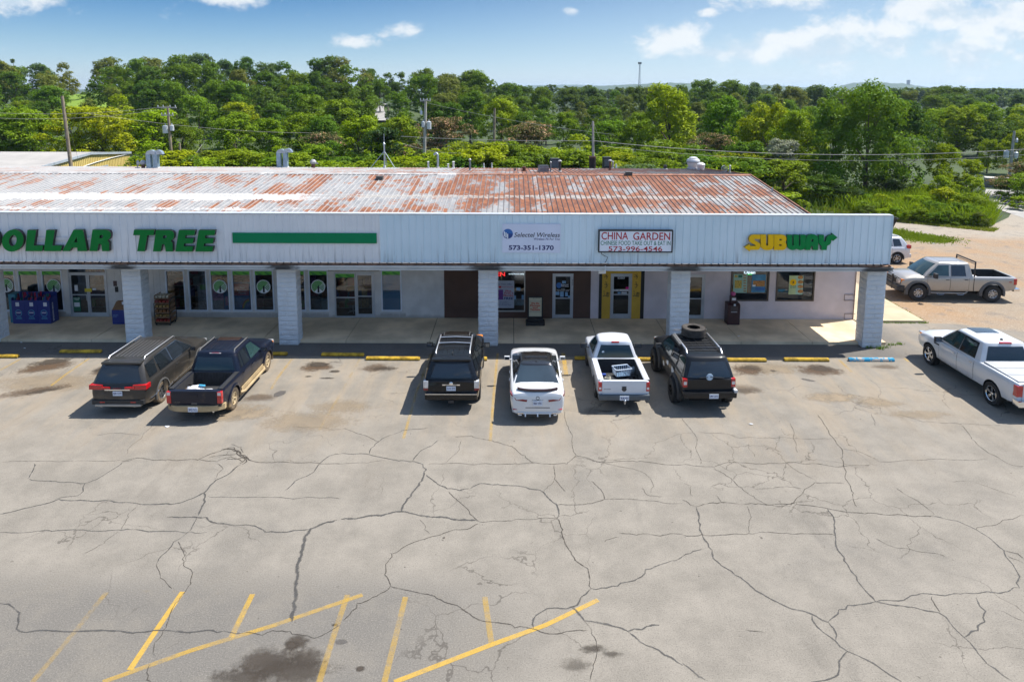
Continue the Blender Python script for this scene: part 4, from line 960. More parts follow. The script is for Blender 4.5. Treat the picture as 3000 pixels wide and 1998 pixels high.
Y_ = [(1637, 246), (1736, 246), (1734, 362), (1744, 374), (1764, 376), (1780, 364), (1784, 325), (1800, 285), (1832, 258), (1870, 248), (1900, 248), (1900, 214), (2000, 293), (1916, 360), (1902, 332), (1882, 332), (1878, 385), (1856, 425), (1800, 456), (1788, 537), (1690, 537), (1694, 456), (1655, 425), (1636, 385)]
s2 = thing('shop_sign', 'raised yellow and green letters with arrow ends on pale blue fascia', 'sign', F_(2315, 708))
for ols, m_ in (([S_], 0), ([U_], 0), ([B_, Bh1, Bh2], 0), ([W_], 1), ([A2, A2h], 1), ([Y_], 1)):
    glyph('letter', [mapB(o) for o in ols], YF - .05, .13, [[yellow_s, yellow_r], [g2, g2r]][m_], s2, .006)
a, b = F_(2187, 698), F_(2420, 712); MB().box(a.x, b.x, YF - .055, YF - .03, b.z, a.z).build('mounting_rail', railm, s2, world=True)
# --- phone shop board
ink = M('navy_ink', (.012, .018, .12), .5); inkb = M('black_ink', (.02, .018, .04), .5); red_i = M('red_ink', (.42, .012, .025), .5); grn_i = M('green_ink', (.005, .16, .09), .5)
def C3(x, y): return F_(1100 + x / 3.364, 600 + y / 3.364)
def tx(name, s, f, x0, y0, x1, y1, y, mt, parent, **kw):
    a = f(x0, (y0 + y1) / 2); b = f(x1, (y0 + y1) / 2); t = f((x0 + x1) / 2, y0).z; bo = f((x0 + x1) / 2, y1).z
    return text_fit(name, s, a.x, b.x, bo, t, y, mt, parent, **kw)
s3 = thing('shop_sign', 'flat white board with blue round logo and phone number on blue fascia', 'sign', C3(1535, 470))
a, b = C3(1249, 327).x, C3(1824, 327).x; zt, zb3 = C3(1536, 187).z, C3(1536, 472).z
MB().bbox(a, b, YF - .045, YF - .028, zb3, zt, .004).build('board', M('sign_white', (.66, .69, .80), .5, 0, .03, 1), s3, world=True)
yb = YF - .047
c_ = C3(1305, 285); r_ = (C3(1355, 285).x - C3(1255, 285).x) / 2
lg = MB(); lg.add([(c_.x + r_ * math.cos(i * math.pi / 18), yb, c_.z + r_ * math.sin(i * math.pi / 18)) for i in range(36)], [tuple(range(36))], 0)
lg.add([(c_.x + r_ * math.cos(i * math.pi / 18), yb - .001, c_.z + r_ * math.sin(i * math.pi / 18)) for i in range(17, 37)] , [tuple(range(20))], 1)
for i, (xx, y0, y1) in enumerate(((1265, 262, 312), (1281, 274, 322), (1297, 286, 330))):
    p0, p1 = C3(xx, y0), C3(xx + 11, y1); lg.quad((p0.x, yb - .002, p1.z), (p1.x, yb - .002, p1.z), (p1.x, yb - .002, p0.z), (p0.x, yb - .002, p0.z + .01), 2)
lg.build('logo', [M('logo_blue', (.02, .13, .40), .4), M('logo_deep_blue', (.008, .05, .22), .4), wP], s3, world=True)
tx('lettering', 'Selectel Wireless', C3, 1366, 273, 1818, 318, yb, inkb, s3, shear=.22, bold=.012)
tx('lettering', 'Wireless Fit For You', C3, 1560, 325, 1816, 348, yb, ink, s3, shear=.22, bold=.012)
tx('lettering', '573-351-1370', C3, 1313, 398, 1757, 446, yb, ink, s3, bold=.035)
# --- restaurant box sign
def C4(x, y): return F_(1700 + x / 3.485, 600 + y / 3.485)
s4 = thing('shop_sign', 'black framed white box sign with red and green capitals above the yellow doorway', 'sign', C4(558, 480))
a, b = C4(180, 362).x, C4(935, 362).x; zt, z0 = C4(558, 250).z, C4(558, 478).z
mb = MB().bbox(a, a + .05, YF - .20, YF - .03, z0, zt, .006).bbox(b - .05, b, YF - .20, YF - .03, z0, zt, .006).bbox(a + .05, b - .05, YF - .20, YF - .03, z0, z0 + .05, .006).bbox(a + .05, b - .05, YF - .20, YF - .03, zt - .05, zt, .006)
mb.build('frame', black, s4, world=True)
MB().box(a + .045, b - .045, YF - .185, YF - .04, z0 + .045, zt - .045).build('face', M('lightbox_white', (.76, .78, .83), .35, 0, .03, 1), s4, world=True)
yb = YF - .1875
tx('lettering', 'CHINA', C4, 210, 270, 482, 348, yb, red_i, s4, bold=.014); tx('lettering', 'GARDEN', C4, 532, 275, 908, 352, yb, red_i, s4, bold=.014)
tx('lettering', 'CHINESE FOOD TAKE OUT & EAT IN', C4, 202, 360, 912, 404, yb, grn_i, s4, bold=.010)
tx('lettering', '573-996-4546', C4, 282, 415, 828, 466, yb, red_i, s4, bold=.014)
pts = [C4(212, 478), C4(215, 500), C4(250, 522), C4(278, 532), C4(262, 572), C4(248, 592)]
ca = MB().tube([(p.x, YF - .06, p.z) for p in pts], .012, 6).build('cable', black, s4, world=True)
p = C4(247, 640); MB().box(p.x - .02, p.x + .02, 27.60, 27.635, 3.30, 3.62).build('conduit', railm, s4, world=True)
p = FY(1763.5, 793, 27.7)
cm = MB().bbox(-.13, .13, -.07, .07, -.16, 0, .02).tube([(0, -.02, -.05), (0, -.12, -.07)], .04, 10).build('security_camera', M('camera_white', (.6, .58, .56), .5), None, 40, loc=(p.x, 27.85, 3.40))
tag(cm, 'small white security camera under the gutter beside the yellow doorway', 'camera', 'security cameras under the canopy')
p = FY(2188, 788, 28.4); cm2 = link('security_camera', cm.data, None, (p.x, 28.4, 3.43)); tag(cm2, 'small white security camera in front of the lit Open sign', 'camera', 'security cameras under the canopy')

# ================================================================== PRINT AND GOODS AT THE SHOP FRONT
def wp(px, py, Y=YW): return FY(px, py, Y)
def panel(name, xl, yt, xr, yb_, mt, Y, parent=None, th=.006):
    a = FY(xl, (yt + yb_) / 2, Y); b = FY(xr, (yt + yb_) / 2, Y); t = FY((xl + xr) / 2, yt, Y).z; bo = FY((xl + xr) / 2, yb_, Y).z
    return MB().box(a.x, b.x, Y, Y + th, bo, t).build(name, mt, parent, world=True)
def pm(f, k): return lambda x, y: FY(f[0] + x / k, f[1] + y / k, YW)
paper = M('white_paper', (.60, .62, .66), .7, 0, .05, 6)
# restaurant door surround brush characters: strokes as slim ribbons
def stroke(mb, pts, w0):
    P = [Vector((p[0], p[1])) for p in pts]; L = []; Rr = []
    for i, p in enumerate(P):
        t = (P[min(i + 1, len(P) - 1)] - P[max(i - 1, 0)]).normalized(); n = Vector((-t.y, t.x)) * w0 * (1 - .45 * i / max(1, len(P) - 1))
        L.append(p + n); Rr.append(p - n)
    o = len(mb.v); mb.v += [(q_.x, 0, q_.y) for q_ in L] + [(q_.x, 0, q_.y) for q_ in Rr]; n = len(P)
    for i in range(n - 1): mb.f.append((o + i, o + i + 1, o + n + i + 1, o + n + i)); mb.m.append(0)
C5 = pm((1740, 780), 9.225)
for dx_ in (0, 812):
    mb = MB(); f = lambda pts: [(C5(x + dx_, y).x, C5(x + dx_, y).z) for x, y in pts]
    for pts, w_ in (([(290, 225), (330, 260)], .016), ([(270, 285), (320, 292)], .014), ([(352, 205), (345, 250), (320, 275)], .014), ([(320, 270), (385, 272), (350, 290)], .018), ([(350, 275), (350, 325), (330, 340)], .018),
                    ([(300, 432), (355, 432), (330, 465)], .014), ([(280, 493), (395, 488)], .014), ([(325, 470), (355, 520), (340, 560), (315, 575), (288, 560)], .020),
                    ([(262, 668), (282, 690)], .022), ([(255, 740), (288, 725), (282, 780)], .012), ([(240, 803), (300, 790), (360, 820), (410, 808)], .018), ([(330, 720), (430, 712)], .012), ([(345, 705), (410, 725)], .012), ([(330, 750), (415, 742), (400, 800), (330, 790), (330, 750)], .012), ([(375, 700), (372, 812)], .012), ([(325, 770), (415, 765)], .010)):
        stroke(mb, f(pts), w_)
    mb.v = [(x, YW - .024, z) for x, y, z in mb.v]; mb.build('brush_character', black, mall, world=True)
def on_glass(name, f, x0, y0, x1, y1, mt, Y=YW - .004, th=.002):
    a, b = f(x0, y0), f(x1, y1); return MB().box(a.x, b.x, Y, Y + th, b.z, a.z).build(name, mt, mall, world=True)
pink = M('pink_note', (.75, .02, .28), .6); skyb = M('pale_blue_print', (.20, .36, .55), .6)
on_glass('notice', C5, 640, 292, 830, 345, paper); tx('notice_lettering', '1407A', C5, 645, 298, 825, 340, YW - .0055, inkb, mall, bold=.02)
on_glass('notice', C5, 515, 627, 930, 675, paper); on_glass('notice', C5, 862, 562, 950, 625, pink); on_glass('notice', C5, 745, 698, 895, 745, paper); on_glass('notice', C5, 640, 700, 722, 745, skyb)
tx('notice_lettering', 'H', C5, 545, 634, 580, 668, YW - .0055, inkb, mall); tx('notice_lettering', 'A', C5, 662, 634, 695, 668, YW - .0055, inkb, mall)
# phone shop window and door print
CS = pm((1440, 770), 8.254)
neon = M('neon_red', (.9, .03, .03), .5, emit=1.6); ledw = M('led_white', (.75, .9, 1.0), .5, emit=1.4); ledg = M('led_green', (.02, .9, .12), .5, emit=1.2)
def sign_obj(name, label, cat, pos): return thing(name, label, cat, pos)
ns = sign_obj('open_sign', 'red neon OPEN letters in the phone shop window half behind a column', 'sign', CS(180, 330)); ns.location.y = YW + .12
tx('lettering', 'OPEN', lambda x, y: CS(x, y) + Vector((0, 0, 0)), -130, 240, 325, 340, YW + .10, neon, ns, bold=.02)
ls = sign_obj('window_sign', 'row of small glowing white letters at the top of the phone shop window', 'sign', CS(600, 300))
tx('lettering', 'We Fix Phones & Tablets', CS, 412, 274, 788, 300, YW + .10, ledw, ls, bold=.02)
po = sign_obj('poster', 'tall pale offer poster with red and blue print in phone shop window', 'poster', CS(350, 1095)); po.location.y = YW + .05
pp = lambda x0, y0, x1, y1, mt, nm='print', dy=0: (lambda a, b: MB().box(a.x, b.x, YW - .008 - dy, YW - .006 - dy, b.z, a.z).build(nm, mt, po, world=True))(CS(x0, y0), CS(x1, y1))
pp(-40, 430, 545, 1095, M('poster_paper', (.36, .39, .47), .6, 0, .04, 2), 'sheet', -.003)
tx('lettering', 'Limited Time Offer', CS, 40, 500, 495, 535, YW - .009, ink, po, bold=.01); pp(60, 560, 235, 610, red_i); tx('lettering', 'SMARTPHONE', CS, 240, 570, 530, 600, YW - .009, red_i, po)
pp(60, 650, 280, 890, M('phone_purple', (.13, .03, .22), .3))
tx('lettering', 'Plus', CS, 335, 660, 480, 705, YW - .009, red_i, po, bold=.03); tx('lettering', 'First 2', CS, 310, 710, 528, 755, YW - .009, red_i, po, bold=.03); tx('lettering', 'Months', CS, 290, 765, 530, 810, YW - .009, red_i, po, bold=.03); tx('lettering', 'FREE', CS, 295, 830, 532, 890, YW - .009, ink, po, bold=.03, shear=.2)
tx('lettering', 'NO CONTRACTS', CS, 205, 938, 410, 958, YW - .009, ink, po); tx('lettering', 'NO CREDIT CHECKS', CS, 185, 975, 430, 995, YW - .009, ink, po); tx('lettering', 'NO HIDDEN FEES', CS, 165, 1010, 470, 1030, YW - .009, ink, po)
on_glass('notice', CS, 603, 605, 700, 675, skyb, YW + .02); on_glass('notice', CS, 545, 795, 592, 890, skyb, YW + .02); on_glass('notice', CS, 728, 785, 785, 895, skyb, YW + .02)
shelf = thing('display_shelf', 'low shelf of pale blue boxes low inside the phone shop window', 'shelf', FY(1520, 898, YW + .25))
for r__ in range(2):
    for c__ in range(6):
        p = CS(572 + c__ * 40, 955 + r__ * 62); MB().bbox(p.x - .04, p.x + .04, YW + .22, YW + .32, p.z - .08, p.z + .06, .006).build('carton', M('carton_blue', (.25, .42, .50), .6, 0, .4, 5), shelf, world=True)
p0, p1 = CS(548, 920), CS(790, 1062); MB().box(p0.x, p1.x, YW + .33, YW + .36, p1.z, p0.z).box(p0.x, p1.x, YW + .2, YW + .33, p1.z - .02, p1.z).build('back_board', M('shelf_grey', (.2, .28, .32), .6), shelf, world=True)
on_glass('notice', CS, 1708, 438, 1800, 500, skyb); tx('door_lettering', 'Selectel', CS, 1685, 512, 1858, 545, YW - .0055, wP, mall, bold=.02); tx('door_lettering', 'Wireless', CS, 1685, 552, 1866, 585, YW - .0055, wP, mall, bold=.02)
c_ = CS(1632, 545); MB().add([(c_.x + .125 * math.cos(i * math.pi / 10), YW - .005, c_.z + .135 * math.sin(i * math.pi / 10)) for i in range(20)], [tuple(range(20))]).build('door_logo', M('logo_blue', (.02, .13, .40)), mall, world=True)
for y_, t_, a_, b_ in ((625, 'HOURS', 1685, 1770), (650, 'MON-FRI 9:30AM - 6:00PM', 1580, 1890), (677, 'SAT 10:00AM - 2:00PM', 1600, 1865)): tx('door_lettering', t_, CS, a_, y_, b_, y_ + 17, YW - .0055, wP, mall, bold=.01)
for x0, y0, x1, y1 in ((1545, 700, 1640, 780), (1660, 700, 1745, 825), (1780, 710, 1845, 808), (1850, 795, 1915, 842)): on_glass('notice', CS, x0, y0, x1, y1, skyb)
tx('number_lettering', '1407 B', lambda x, y: CS(x, y), 1942, 400, 1966, 540, YW - .034, ink, mall)
# pavement sign on the walk
sg = thing('pavement_sign', 'black framed cream sidewalk sign with red words about phone repairs', 'sign', (FY(1568, 945, 30.55).x, 30.55, .12))
def CPS(x, y): return FY(1440 + x / 8.254, 770 + y / 8.254, 30.5)
a, b = CPS(890, 1060).x - sg.location.x, CPS(1228, 1060).x - sg.location.x; zt = CPS(1060, 822).z - .12; zb3 = CPS(1060, 1300).z - .12
MB().bbox(a - .03, a + .03, -.04, .04, .05, zt, .008).bbox(b - .03, b + .03, -.04, .04, .05, zt, .008).bbox(a + .03, b - .03, -.04, .04, zt - .05, zt, .008).bbox(a + .03, b - .03, -.04, .04, zb3 - .05, zb3, .008).build('frame', black, sg)
MB().box(a + .03, b - .03, -.02, .02, zb3, zt - .05).build('board', M('cream_board', (.55, .50, .34), .6, 0, .04, 3), sg)
MB().bbox(a - .12, b + .12, -.30, .25, .0, .16, .05).bbox(a - .02, b + .02, -.16, .12, .14, .30, .04).build('base', black, sg, 40)
for t_, y0, y1, x0, x1 in (('We Fix', 958, 1004, 955, 1160), ('Phones', 1012, 1055, 935, 1175), ('and', 1066, 1103, 995, 1115), ('Tablets', 1112, 1155, 930, 1175)):
    tx('lettering', t_, CPS, x0, y0, x1, y1, 30.50, M('orange_red_ink', (.50, .04, .015), .5), sg, bold=.035)
tx('lettering', 'Selectel Wireless', CPS, 995, 845, 1170, 868, 30.50, ink, sg)
for y_ in (937, 1186): p0, p1 = CPS(915, y_ - 3), CPS(1205, y_ + 3); MB().box(p0.x, p1.x, 30.526, 30.529, p1.z, p0.z).build('rule', ink, sg, world=True)
# sandwich shop window: lit sign and posters
CU = pm((2100, 780), 7.36)
os_ = thing('open_sign', 'white lit Open sign with green underline at the top of the left sandwich shop window', 'sign', CU(720, 160)); os_.location.y = YW + .12
tx('lettering', 'Open', CU, 598, 112, 845, 196, YW + .09, ledw, os_, bold=.03)
a, b = CU(655, 184), CU(772, 196); MB().box(a.x, b.x, YW + .085, YW + .09, b.z, a.z).build('underline', ledg, os_, world=True)
mint = M('mint_poster', (.30, .50, .42), .5, 0, .04, 2); food = M('toasted_bread', (.42, .20, .05), .6, 0, .5, 14); food2 = M('filling', (.50, .36, .06), .6, 0, .6, 20); sblue = M('blue_poster', (.05, .24, .42), .5, 0, .2, 3)
ps1 = thing('poster', 'mint green menu poster at the left of the first sandwich shop window', 'poster', CU(505, 575))
q_ = lambda parent, nm, x0, y0, x1, y1, mt, dy=0.0: (lambda a, b: MB().box(a.x, b.x, YW + .012 - dy, YW + .016 - dy, b.z, a.z).build(nm, mt, parent, world=True))(CU(x0, y0), CU(x1, y1))
q_(ps1, 'sheet', 370, 172, 645, 578, mint); q_(ps1, 'print', 390, 305, 535, 478, food2, .003); q_(ps1, 'print', 468, 190, 548, 248, grn_i, .003); q_(ps1, 'print', 388, 195, 450, 245, food2, .003)
for i in range(7): q_(ps1, 'print', 575, 185 + i * 57, 632, 210 + i * 57, food, .003)
ps2 = thing('poster', 'blue poster with a long sandwich in the first sandwich shop window', 'poster', CU(905, 575))
q_(ps2, 'sheet', 765, 185, 1040, 570, sblue); q_(ps2, 'print', 785, 315, 1035, 440, food, .003); q_(ps2, 'print', 835, 460, 1030, 525, M('logo_blue', (.02, .13, .40)), .003); q_(ps2, 'print', 770, 405, 835, 440, wP, .004)
ps3 = thing('poster', 'green and white poster of four subs in the second sandwich shop window', 'poster', CU(1710, 610))
q_(ps3, 'sheet', 1570, 205, 1850, 612, M('pale_green_poster', (.40, .52, .28), .5, 0, .05, 2)); q_(ps3, 'print', 1722, 207, 1849, 611, mint, .001)
for i in range(4):
    c_ = CU(1805, 243 + i * 100); MB().add([(c_.x + .13 * math.cos(j * math.pi / 9), YW + .008, c_.z + .088 * math.sin(j * math.pi / 9)) for j in range(18)], [tuple(range(18))]).build('print', food, ps3, world=True)
c_ = CU(1648, 352); MB().add([(c_.x + .16 * math.cos(j * math.pi / 10), YW + .008, c_.z + .16 * math.sin(j * math.pi / 10)) for j in range(20)], [tuple(range(20))]).build('print', yellow_s, ps3, world=True)
tx('lettering', '3', CU, 1630, 325, 1668, 378, YW + .006, black, ps3, bold=.03); tx('lettering', 'FT. SUB', CU, 1585, 420, 1705, 445, YW + .008, grn_i, ps3, bold=.02); tx('lettering', 'SIX PACK', CU, 1585, 450, 1705, 475, YW + .008, grn_i, ps3, bold=.02)
# newspaper box / ash stand in dark maroon
maroon = M('maroon_metal', (.045, .014, .016), .45, 0, .15, 4)
nb = thing('newspaper_box', 'dark maroon newspaper vending box standing left of the sandwich shop window', 'newspaper box', (FY(2147, 943, 30.6).x, 30.75, .12))
MB().bbox(-.28, .28, -.25, .25, 0, .92, .015).prism([(-.25, .92), (.25, .92), (.25, .98), (-.12, .98)], 'x', -.28, .28).build('cabinet', maroon, nb)
MB().bbox(-.13, .13, -.12, .12, .98, 1.28, .02).build('coin_head', maroon, nb); MB().revolve([(0, .10), (.07, .09), (.115, .04), (.115, -.03), (.07, -.09), (0, -.1)], 'z', 14, (0, 0, 1.40)).build('topper', M('pink_disc', (.45, .08, .22), .5), nb, 60)
MB().box(-.08, .10, -.126, -.121, 1.12, 1.24).box(-.03, .06, -.256, -.251, .90, .99).build('label', paper, nb)
for i in range(6): MB().box(-.15, .17, -.258, -.251, .66 + i * .035, .675 + i * .035).build('slot', M('slot_grey', (.12, .11, .11), .4, .5), nb)
MB().bbox(-.14, .14, -.27, -.25, .60, .625, .005).build('handle', railm, nb)
# conduits at the right end of the lilac wall
mb = MB()
for y0, y1 in ((863, 880), (919, 936)):
    a, b = wp(2474, y0), wp(2504, y1); mb.tube([(b.x, YW - .02, a.z), (a.x, YW - .02, a.z), (a.x, YW - .02, b.z), (b.x, YW - .02, b.z)], .016, 6)
mb.tube([(XR - .03, YW - .04, .1), (XR - .03, YW - .04, 3.2)], .022, 6).build('conduit', M('conduit_brown', (.22, .16, .14), .6), mall, world=True)

# variety store: cardboard bins, bread rack, goods behind the panes
blueb = M('bin_blue', (.008, .022, .18), .5, 0, .06, 2); tealb = M('bin_teal', (.01, .16, .24), .5); cardb = M('cardboard', (.22, .12, .06), .8, 0, .15, 4); cyan_i = M('cyan_ink', (.08, .38, .55), .5)
noodle_c = [M('foam_pink', (.42, .01, .07), .7), M('foam_teal', (.01, .13, .15), .7), M('foam_maroon', (.14, .01, .035), .7), M('foam_blue', (.02, .05, .25), .7)]
def floor_x(px): return FY(px, 938, 30.35).x
bins = [(38, 75, 'blue cardboard display bin of foam noodles nearest the cut-off column'), (75.5, 112.5, 'blue cardboard display bin of foam noodles, middle of the row of three'), (113, 149, 'blue cardboard display bin of foam noodles, the one nearest the double doors')]
for i, (xa, xb, lab) in enumerate(bins):
    a, b = floor_x(xa), floor_x(xb); w2 = (b - a) / 2
    bn = thing('display_bin', lab, 'display bin', ((a + b) / 2, 30.35 + .28, .12), 0, 'foam noodle bins')
    H_ = 1.10
    mb = MB().box(-w2, w2, -.28, -.27, 0, H_).box(-w2, w2, .27, .28, 0, H_ + .25).box(-w2, -w2 + .01, -.27, .27, 0, H_ + .1).box(w2 - .01, w2, -.27, .27, 0, H_ + .1).box(-w2 + .01, w2 - .01, -.27, .27, .02, .04)
    mb.build('carton', blueb, bn)
    ring = MB(); 
    for j in range(24):
        a0, a1 = j * math.pi / 12, (j + 1) * math.pi / 12
        P = lambda an, rr: (rr * math.cos(an), -.282, .50 + rr * math.sin(an)); ring.quad(P(a0, .135), P(a1, .135), P(a1, .152), P(a0, .152))
    ring.build('ring_print', cyan_i, bn)
    for t_, z0, z1 in (('sgun', .465, .54), ('FOAM', .275, .315), ('NOODLES', .215, .262)): text_fit('lettering', t_, -.10 if t_ != 'NOODLES' else -.14, .10 if t_ != 'NOODLES' else .14, z0, z1, -.282, wP if t_ == 'sgun' else cyan_i, bn, bold=.02, world=False)
    MB().box(-.10 + .05 * i, .06 + .05 * i, -.285, -.281, .82, 1.0).build('price_card', paper, bn)
    if i == 2:
        me = text_mesh('FOAM NOODLES', .02)
        for v in me.vertices: v.co = (w2 + .002, -.12 + v.co.y * .12, .95 - v.co.x * .115)
        me.materials.clear(); me.materials.append(wP); link('lettering', me, bn)
    for j in range(22):
        xx = random.uniform(-w2 + .06, w2 - .06); yy = random.uniform(-.2, .2); zz = H_ + random.uniform(-.04, .16) + .12 * (yy > 0)
        MB().tube([(xx, yy, H_ - .3), (xx + random.uniform(-.03, .03), yy, zz)], .036, 7).build('foam_noodle', random.choice(noodle_c), bn)
b2 = thing('display_bin', 'teal sided display bin behind the cut-off column', 'display bin', (floor_x(30), 30.75, .12)); MB().box(-.1, .22, -.25, .25, 0, 1.3).box(-.1, .22, -.25, .25, 1.302, 1.33).build('carton', tealb, b2)
a, b = floor_x(330.5), floor_x(374)
b3 = thing('display_bin', 'open blue cardboard bin between the double doors and a column', 'display bin', ((a + b) / 2, 30.6, .12)); w2 = (b - a) / 2
MB().box(-w2, w2, -.28, -.27, 0, .66).box(-w2, -w2 + .01, -.27, .27, 0, .66).box(w2 - .01, w2, -.27, .27, 0, .66).box(-.012, .012, -.285, -.28, 0, .66).build('carton', blueb, b3)
MB().prism([(-.27, .665), (.28, .665), (.28, .95), (.1, .95)], 'x', -w2 + .01, w2 - .01).build('flap', cardb, b3); MB().box(w2 - .3, w2 - .06, -.1, -.09, .86, 1.0).build('price_card', paper, b3)
text_fit('lettering', 'GARDEN', -w2 + .04, -.06, .40, .45, -.283, skyb, b3, world=False); text_fit('lettering', 'LAWN', -w2 + .04, -.12, .33, .38, -.283, skyb, b3, world=False)
# wire rack of bread trays
a, b = FY(452, 935, 30.1).x, FY(497, 935, 30.1).x; w2 = (b - a) / 2
rk = thing('bread_rack', 'wheeled rack of brown bread trays beside the second column', 'rack', ((a + b) / 2, 30.45, .12))
mb = MB()
for sx in (-1, 1):
    for sy in (-1, 1): mb.tube([(sx * w2, sy * .30, .08), (sx * w2, sy * .30, 1.05), ], .018, 6)
mb.tube([(w2, -.30, 1.05), (w2 + .03, -.15, 1.22), (w2 + .03, .15, 1.22), (w2, .30, 1.05)], .018, 6).box(-w2, w2, -.3, .3, .08, .11); mb.build('frame', black, rk)
for sx in (-1, 1):
    for sy in (-1, 1): MB().revolve([(.0, -.015), (.05, -.015), (.05, .015), (0, .015)], 'x', 12, (sx * (w2 - .04), sy * .26, .05)).build('caster', black, rk)
bread = [M('bread_red_bag', (.33, .03, .02), .45, 0, .5, 12), M('bread_gold_bag', (.38, .22, .06), .45, 0, .5, 12), M('bread_brown_bag', (.25, .10, .03), .45, 0, .5, 12), M('bread_white_bag', (.5, .46, .36), .45, 0, .4, 12)]
for i in range(6):
    z0 = .13 + i * .22
    tr = MB().box(-w2 + .02, w2 - .02, -.29, .29, z0, z0 + .012).box(-w2 + .02, w2 - .02, -.30, -.29, z0, z0 + .06).box(-w2 + .02, -w2 + .03, -.29, .29, z0, z0 + .17).box(w2 - .03, w2 - .02, -.29, .29, z0, z0 + .17).build('tray', cardb, rk)
    for j in range(4):
        bx = -w2 + .09 + j * (2 * w2 - .18) / 3
        MB().bbox(bx - .065, bx + .065, -.27, .2, z0 + .015, z0 + .15, .045).build('loaf', bread[(3, 0, 1, 2, 1, 0)[5 - i]], tr, 60)
# posters, racks and goods seen through the store windows
def poster(label, xl, yt, xr, yb_, mt, Y=YW + .12, words=(), prints=()):
    po_ = thing('poster', label, 'poster', FY((xl + xr) / 2, yb_, Y)); panel('sheet', xl, yt, xr, yb_, mt, Y, po_)
    for j, (x0, y0, x1, y1, m_) in enumerate(prints): panel('print', x0, y0, x1, y1, m_, Y - .004 - .002 * j, po_, .002)
    for t_, x0, y0, x1, y1, m_ in words:
        p0, p1 = FY(x0, y0, Y - .02), FY(x1, y1, Y - .02); text_fit('lettering', t_, p0.x, p1.x, p1.z, p0.z, Y - .02, m_, po_, bold=.02)
    return po_
rose = M('rose_print', (.42, .09, .11), .6, 0, .25, 4); poolb = M('pool_print', (.02, .14, .30), .6, 0, .3, 5); pinkp = M('pink_print', (.42, .18, .30), .6, 0, .5, 9); floral = M('floral_print', (.30, .30, .30), .6, 0, .8, 22); limeg = M('lime_print', (.12, .36, .03), .6, 0, .2, 4)
op = poster('rose and blue seasonal poster in the fourth window of the variety store', 684, 826, 734, 908, poolb, YW + .1, (('Fun', 703, 840, 716, 845, wP), ('Summer', 694, 848, 725, 853, wP), ('Finds', 699, 856, 720, 861, wP)), ((684, 832, 729, 866, rose),))
for rr, cc in ((.34, (.4, .08, .02)), (.30, (.45, .33, .02)), (.26, (.05, .28, .08)), (.22, (.02, .10, .30))):
    c_ = FY(731, 903, YW + .08); arc = MB()
    for j in range(12):
        a0, a1 = math.pi / 2 + j * math.pi / 24, math.pi / 2 + (j + 1) * math.pi / 24
        P = lambda an, r2: (c_.x + r2 * math.cos(an), YW + .08, c_.z + r2 * 1.35 * math.sin(an)); arc.quad(P(a0, rr), P(a1, rr), P(a1, rr - .04), P(a0, rr - .04))
    arc.build('rainbow_print', M('rainbow_%d' % int(rr * 100), cc, .6), op, world=True)
poster('pink and floral poster in the third window of the variety store', 622, 850, 655, 907, pinkp, YW + .1, (), ((622, 880, 655, 907, floral),)); poster('blue swim goods poster beside the pink one in the third window', 656, 850, 668, 907, poolb, YW + .13, (), ((660, 868, 668, 895, pinkp),))
poster('floral fabric display with lime tag in the second window beside the bread rack', 580, 832, 603, 906, floral, YW + .12, (), ((586, 834, 603, 849, limeg),))
poster('pale blue paper filling the last window of the variety store', 1121, 800, 1172, 907.5, M('paper_blue', (.17, .38, .55), .6, 0, .05, 2), YW + .06, (), ((1121, 800, 1172, 832, M('paper_pale', (.26, .44, .58), .6)),))
MB().bbox(-.02, .02, 0, .02, 0, .05, .004)
tots = [M('tote_grey', (.10, .16, .20), .5), M('basket_mint', (.28, .36, .36), .5), M('goods_olive', (.16, .15, .04), .7, 0, .5, 6), M('goods_dark', (.05, .05, .06), .7), M('goods_lilac', (.22, .12, .30), .6), M('goods_green', (.03, .30, .04), .5), M('goods_orange', (.40, .15, .03), .6)]
for i in range(3):
    p = FY(929, 902 - i * 12, YW + .4); o = MB().bbox(-.22, .22, -.15, .15, 0, .15, .02).bbox(-.235, .235, -.165, .165, .15, .17, .008).build('storage_tote', tots[0], None, loc=(p.x, YW + .4, .40 + i * .176)); tag(o, ('bottom', 'middle', 'top')[i] + ' grey storage tote of the stack in the window right of the third column', 'tote', 'stacked grey totes in the window')
p = FY(949, 902, YW + .4); o = MB().loft([[(-.12, -.12, 0), (.12, -.12, 0), (.12, .12, 0), (-.12, .12, 0)], [(-.15, -.15, .55), (.15, -.15, .55), (.15, .15, .55), (-.15, .15, .55)]]).build('waste_basket', tots[1], None, loc=(p.x + .06, YW + .4, .40)); tag(o, 'tall pale mint waste basket beside the grey totes in the window', 'basket')
tb = MB().box(-.42, .42, -.2, .2, 0, .265).build('display_plinth', tots[3], None, loc=(FY(936, 905, YW + .4).x, YW + .4, .125)); tag(tb, 'dark plinth under the grey totes and mint basket in the window', 'plinth')
sh = thing('store_shelving', 'shelves of mixed coloured goods deep inside the variety store', 'shelving', (-15.5, YW + 1.6, .12))
for k_, z0 in enumerate((0, .55, 1.1, 1.65)):
    MB().box(-5.4, 9.2, -.2, .25, z0, z0 + .03).build('shelf', M('shelf_white', (.3, .3, .3), .6), sh)
    x = -5.3
    while x < 9.0:
        wd = random.uniform(.15, .4); hh = random.uniform(.2, .46)
        MB().box(x, x + wd, -.18, .15, z0 + .031, z0 + .03 + hh).build('goods', random.choice(tots + noodle_c + bread), sh); x += wd + random.uniform(.02, .25)
on_d1 = pm((0, 770), 6.729)
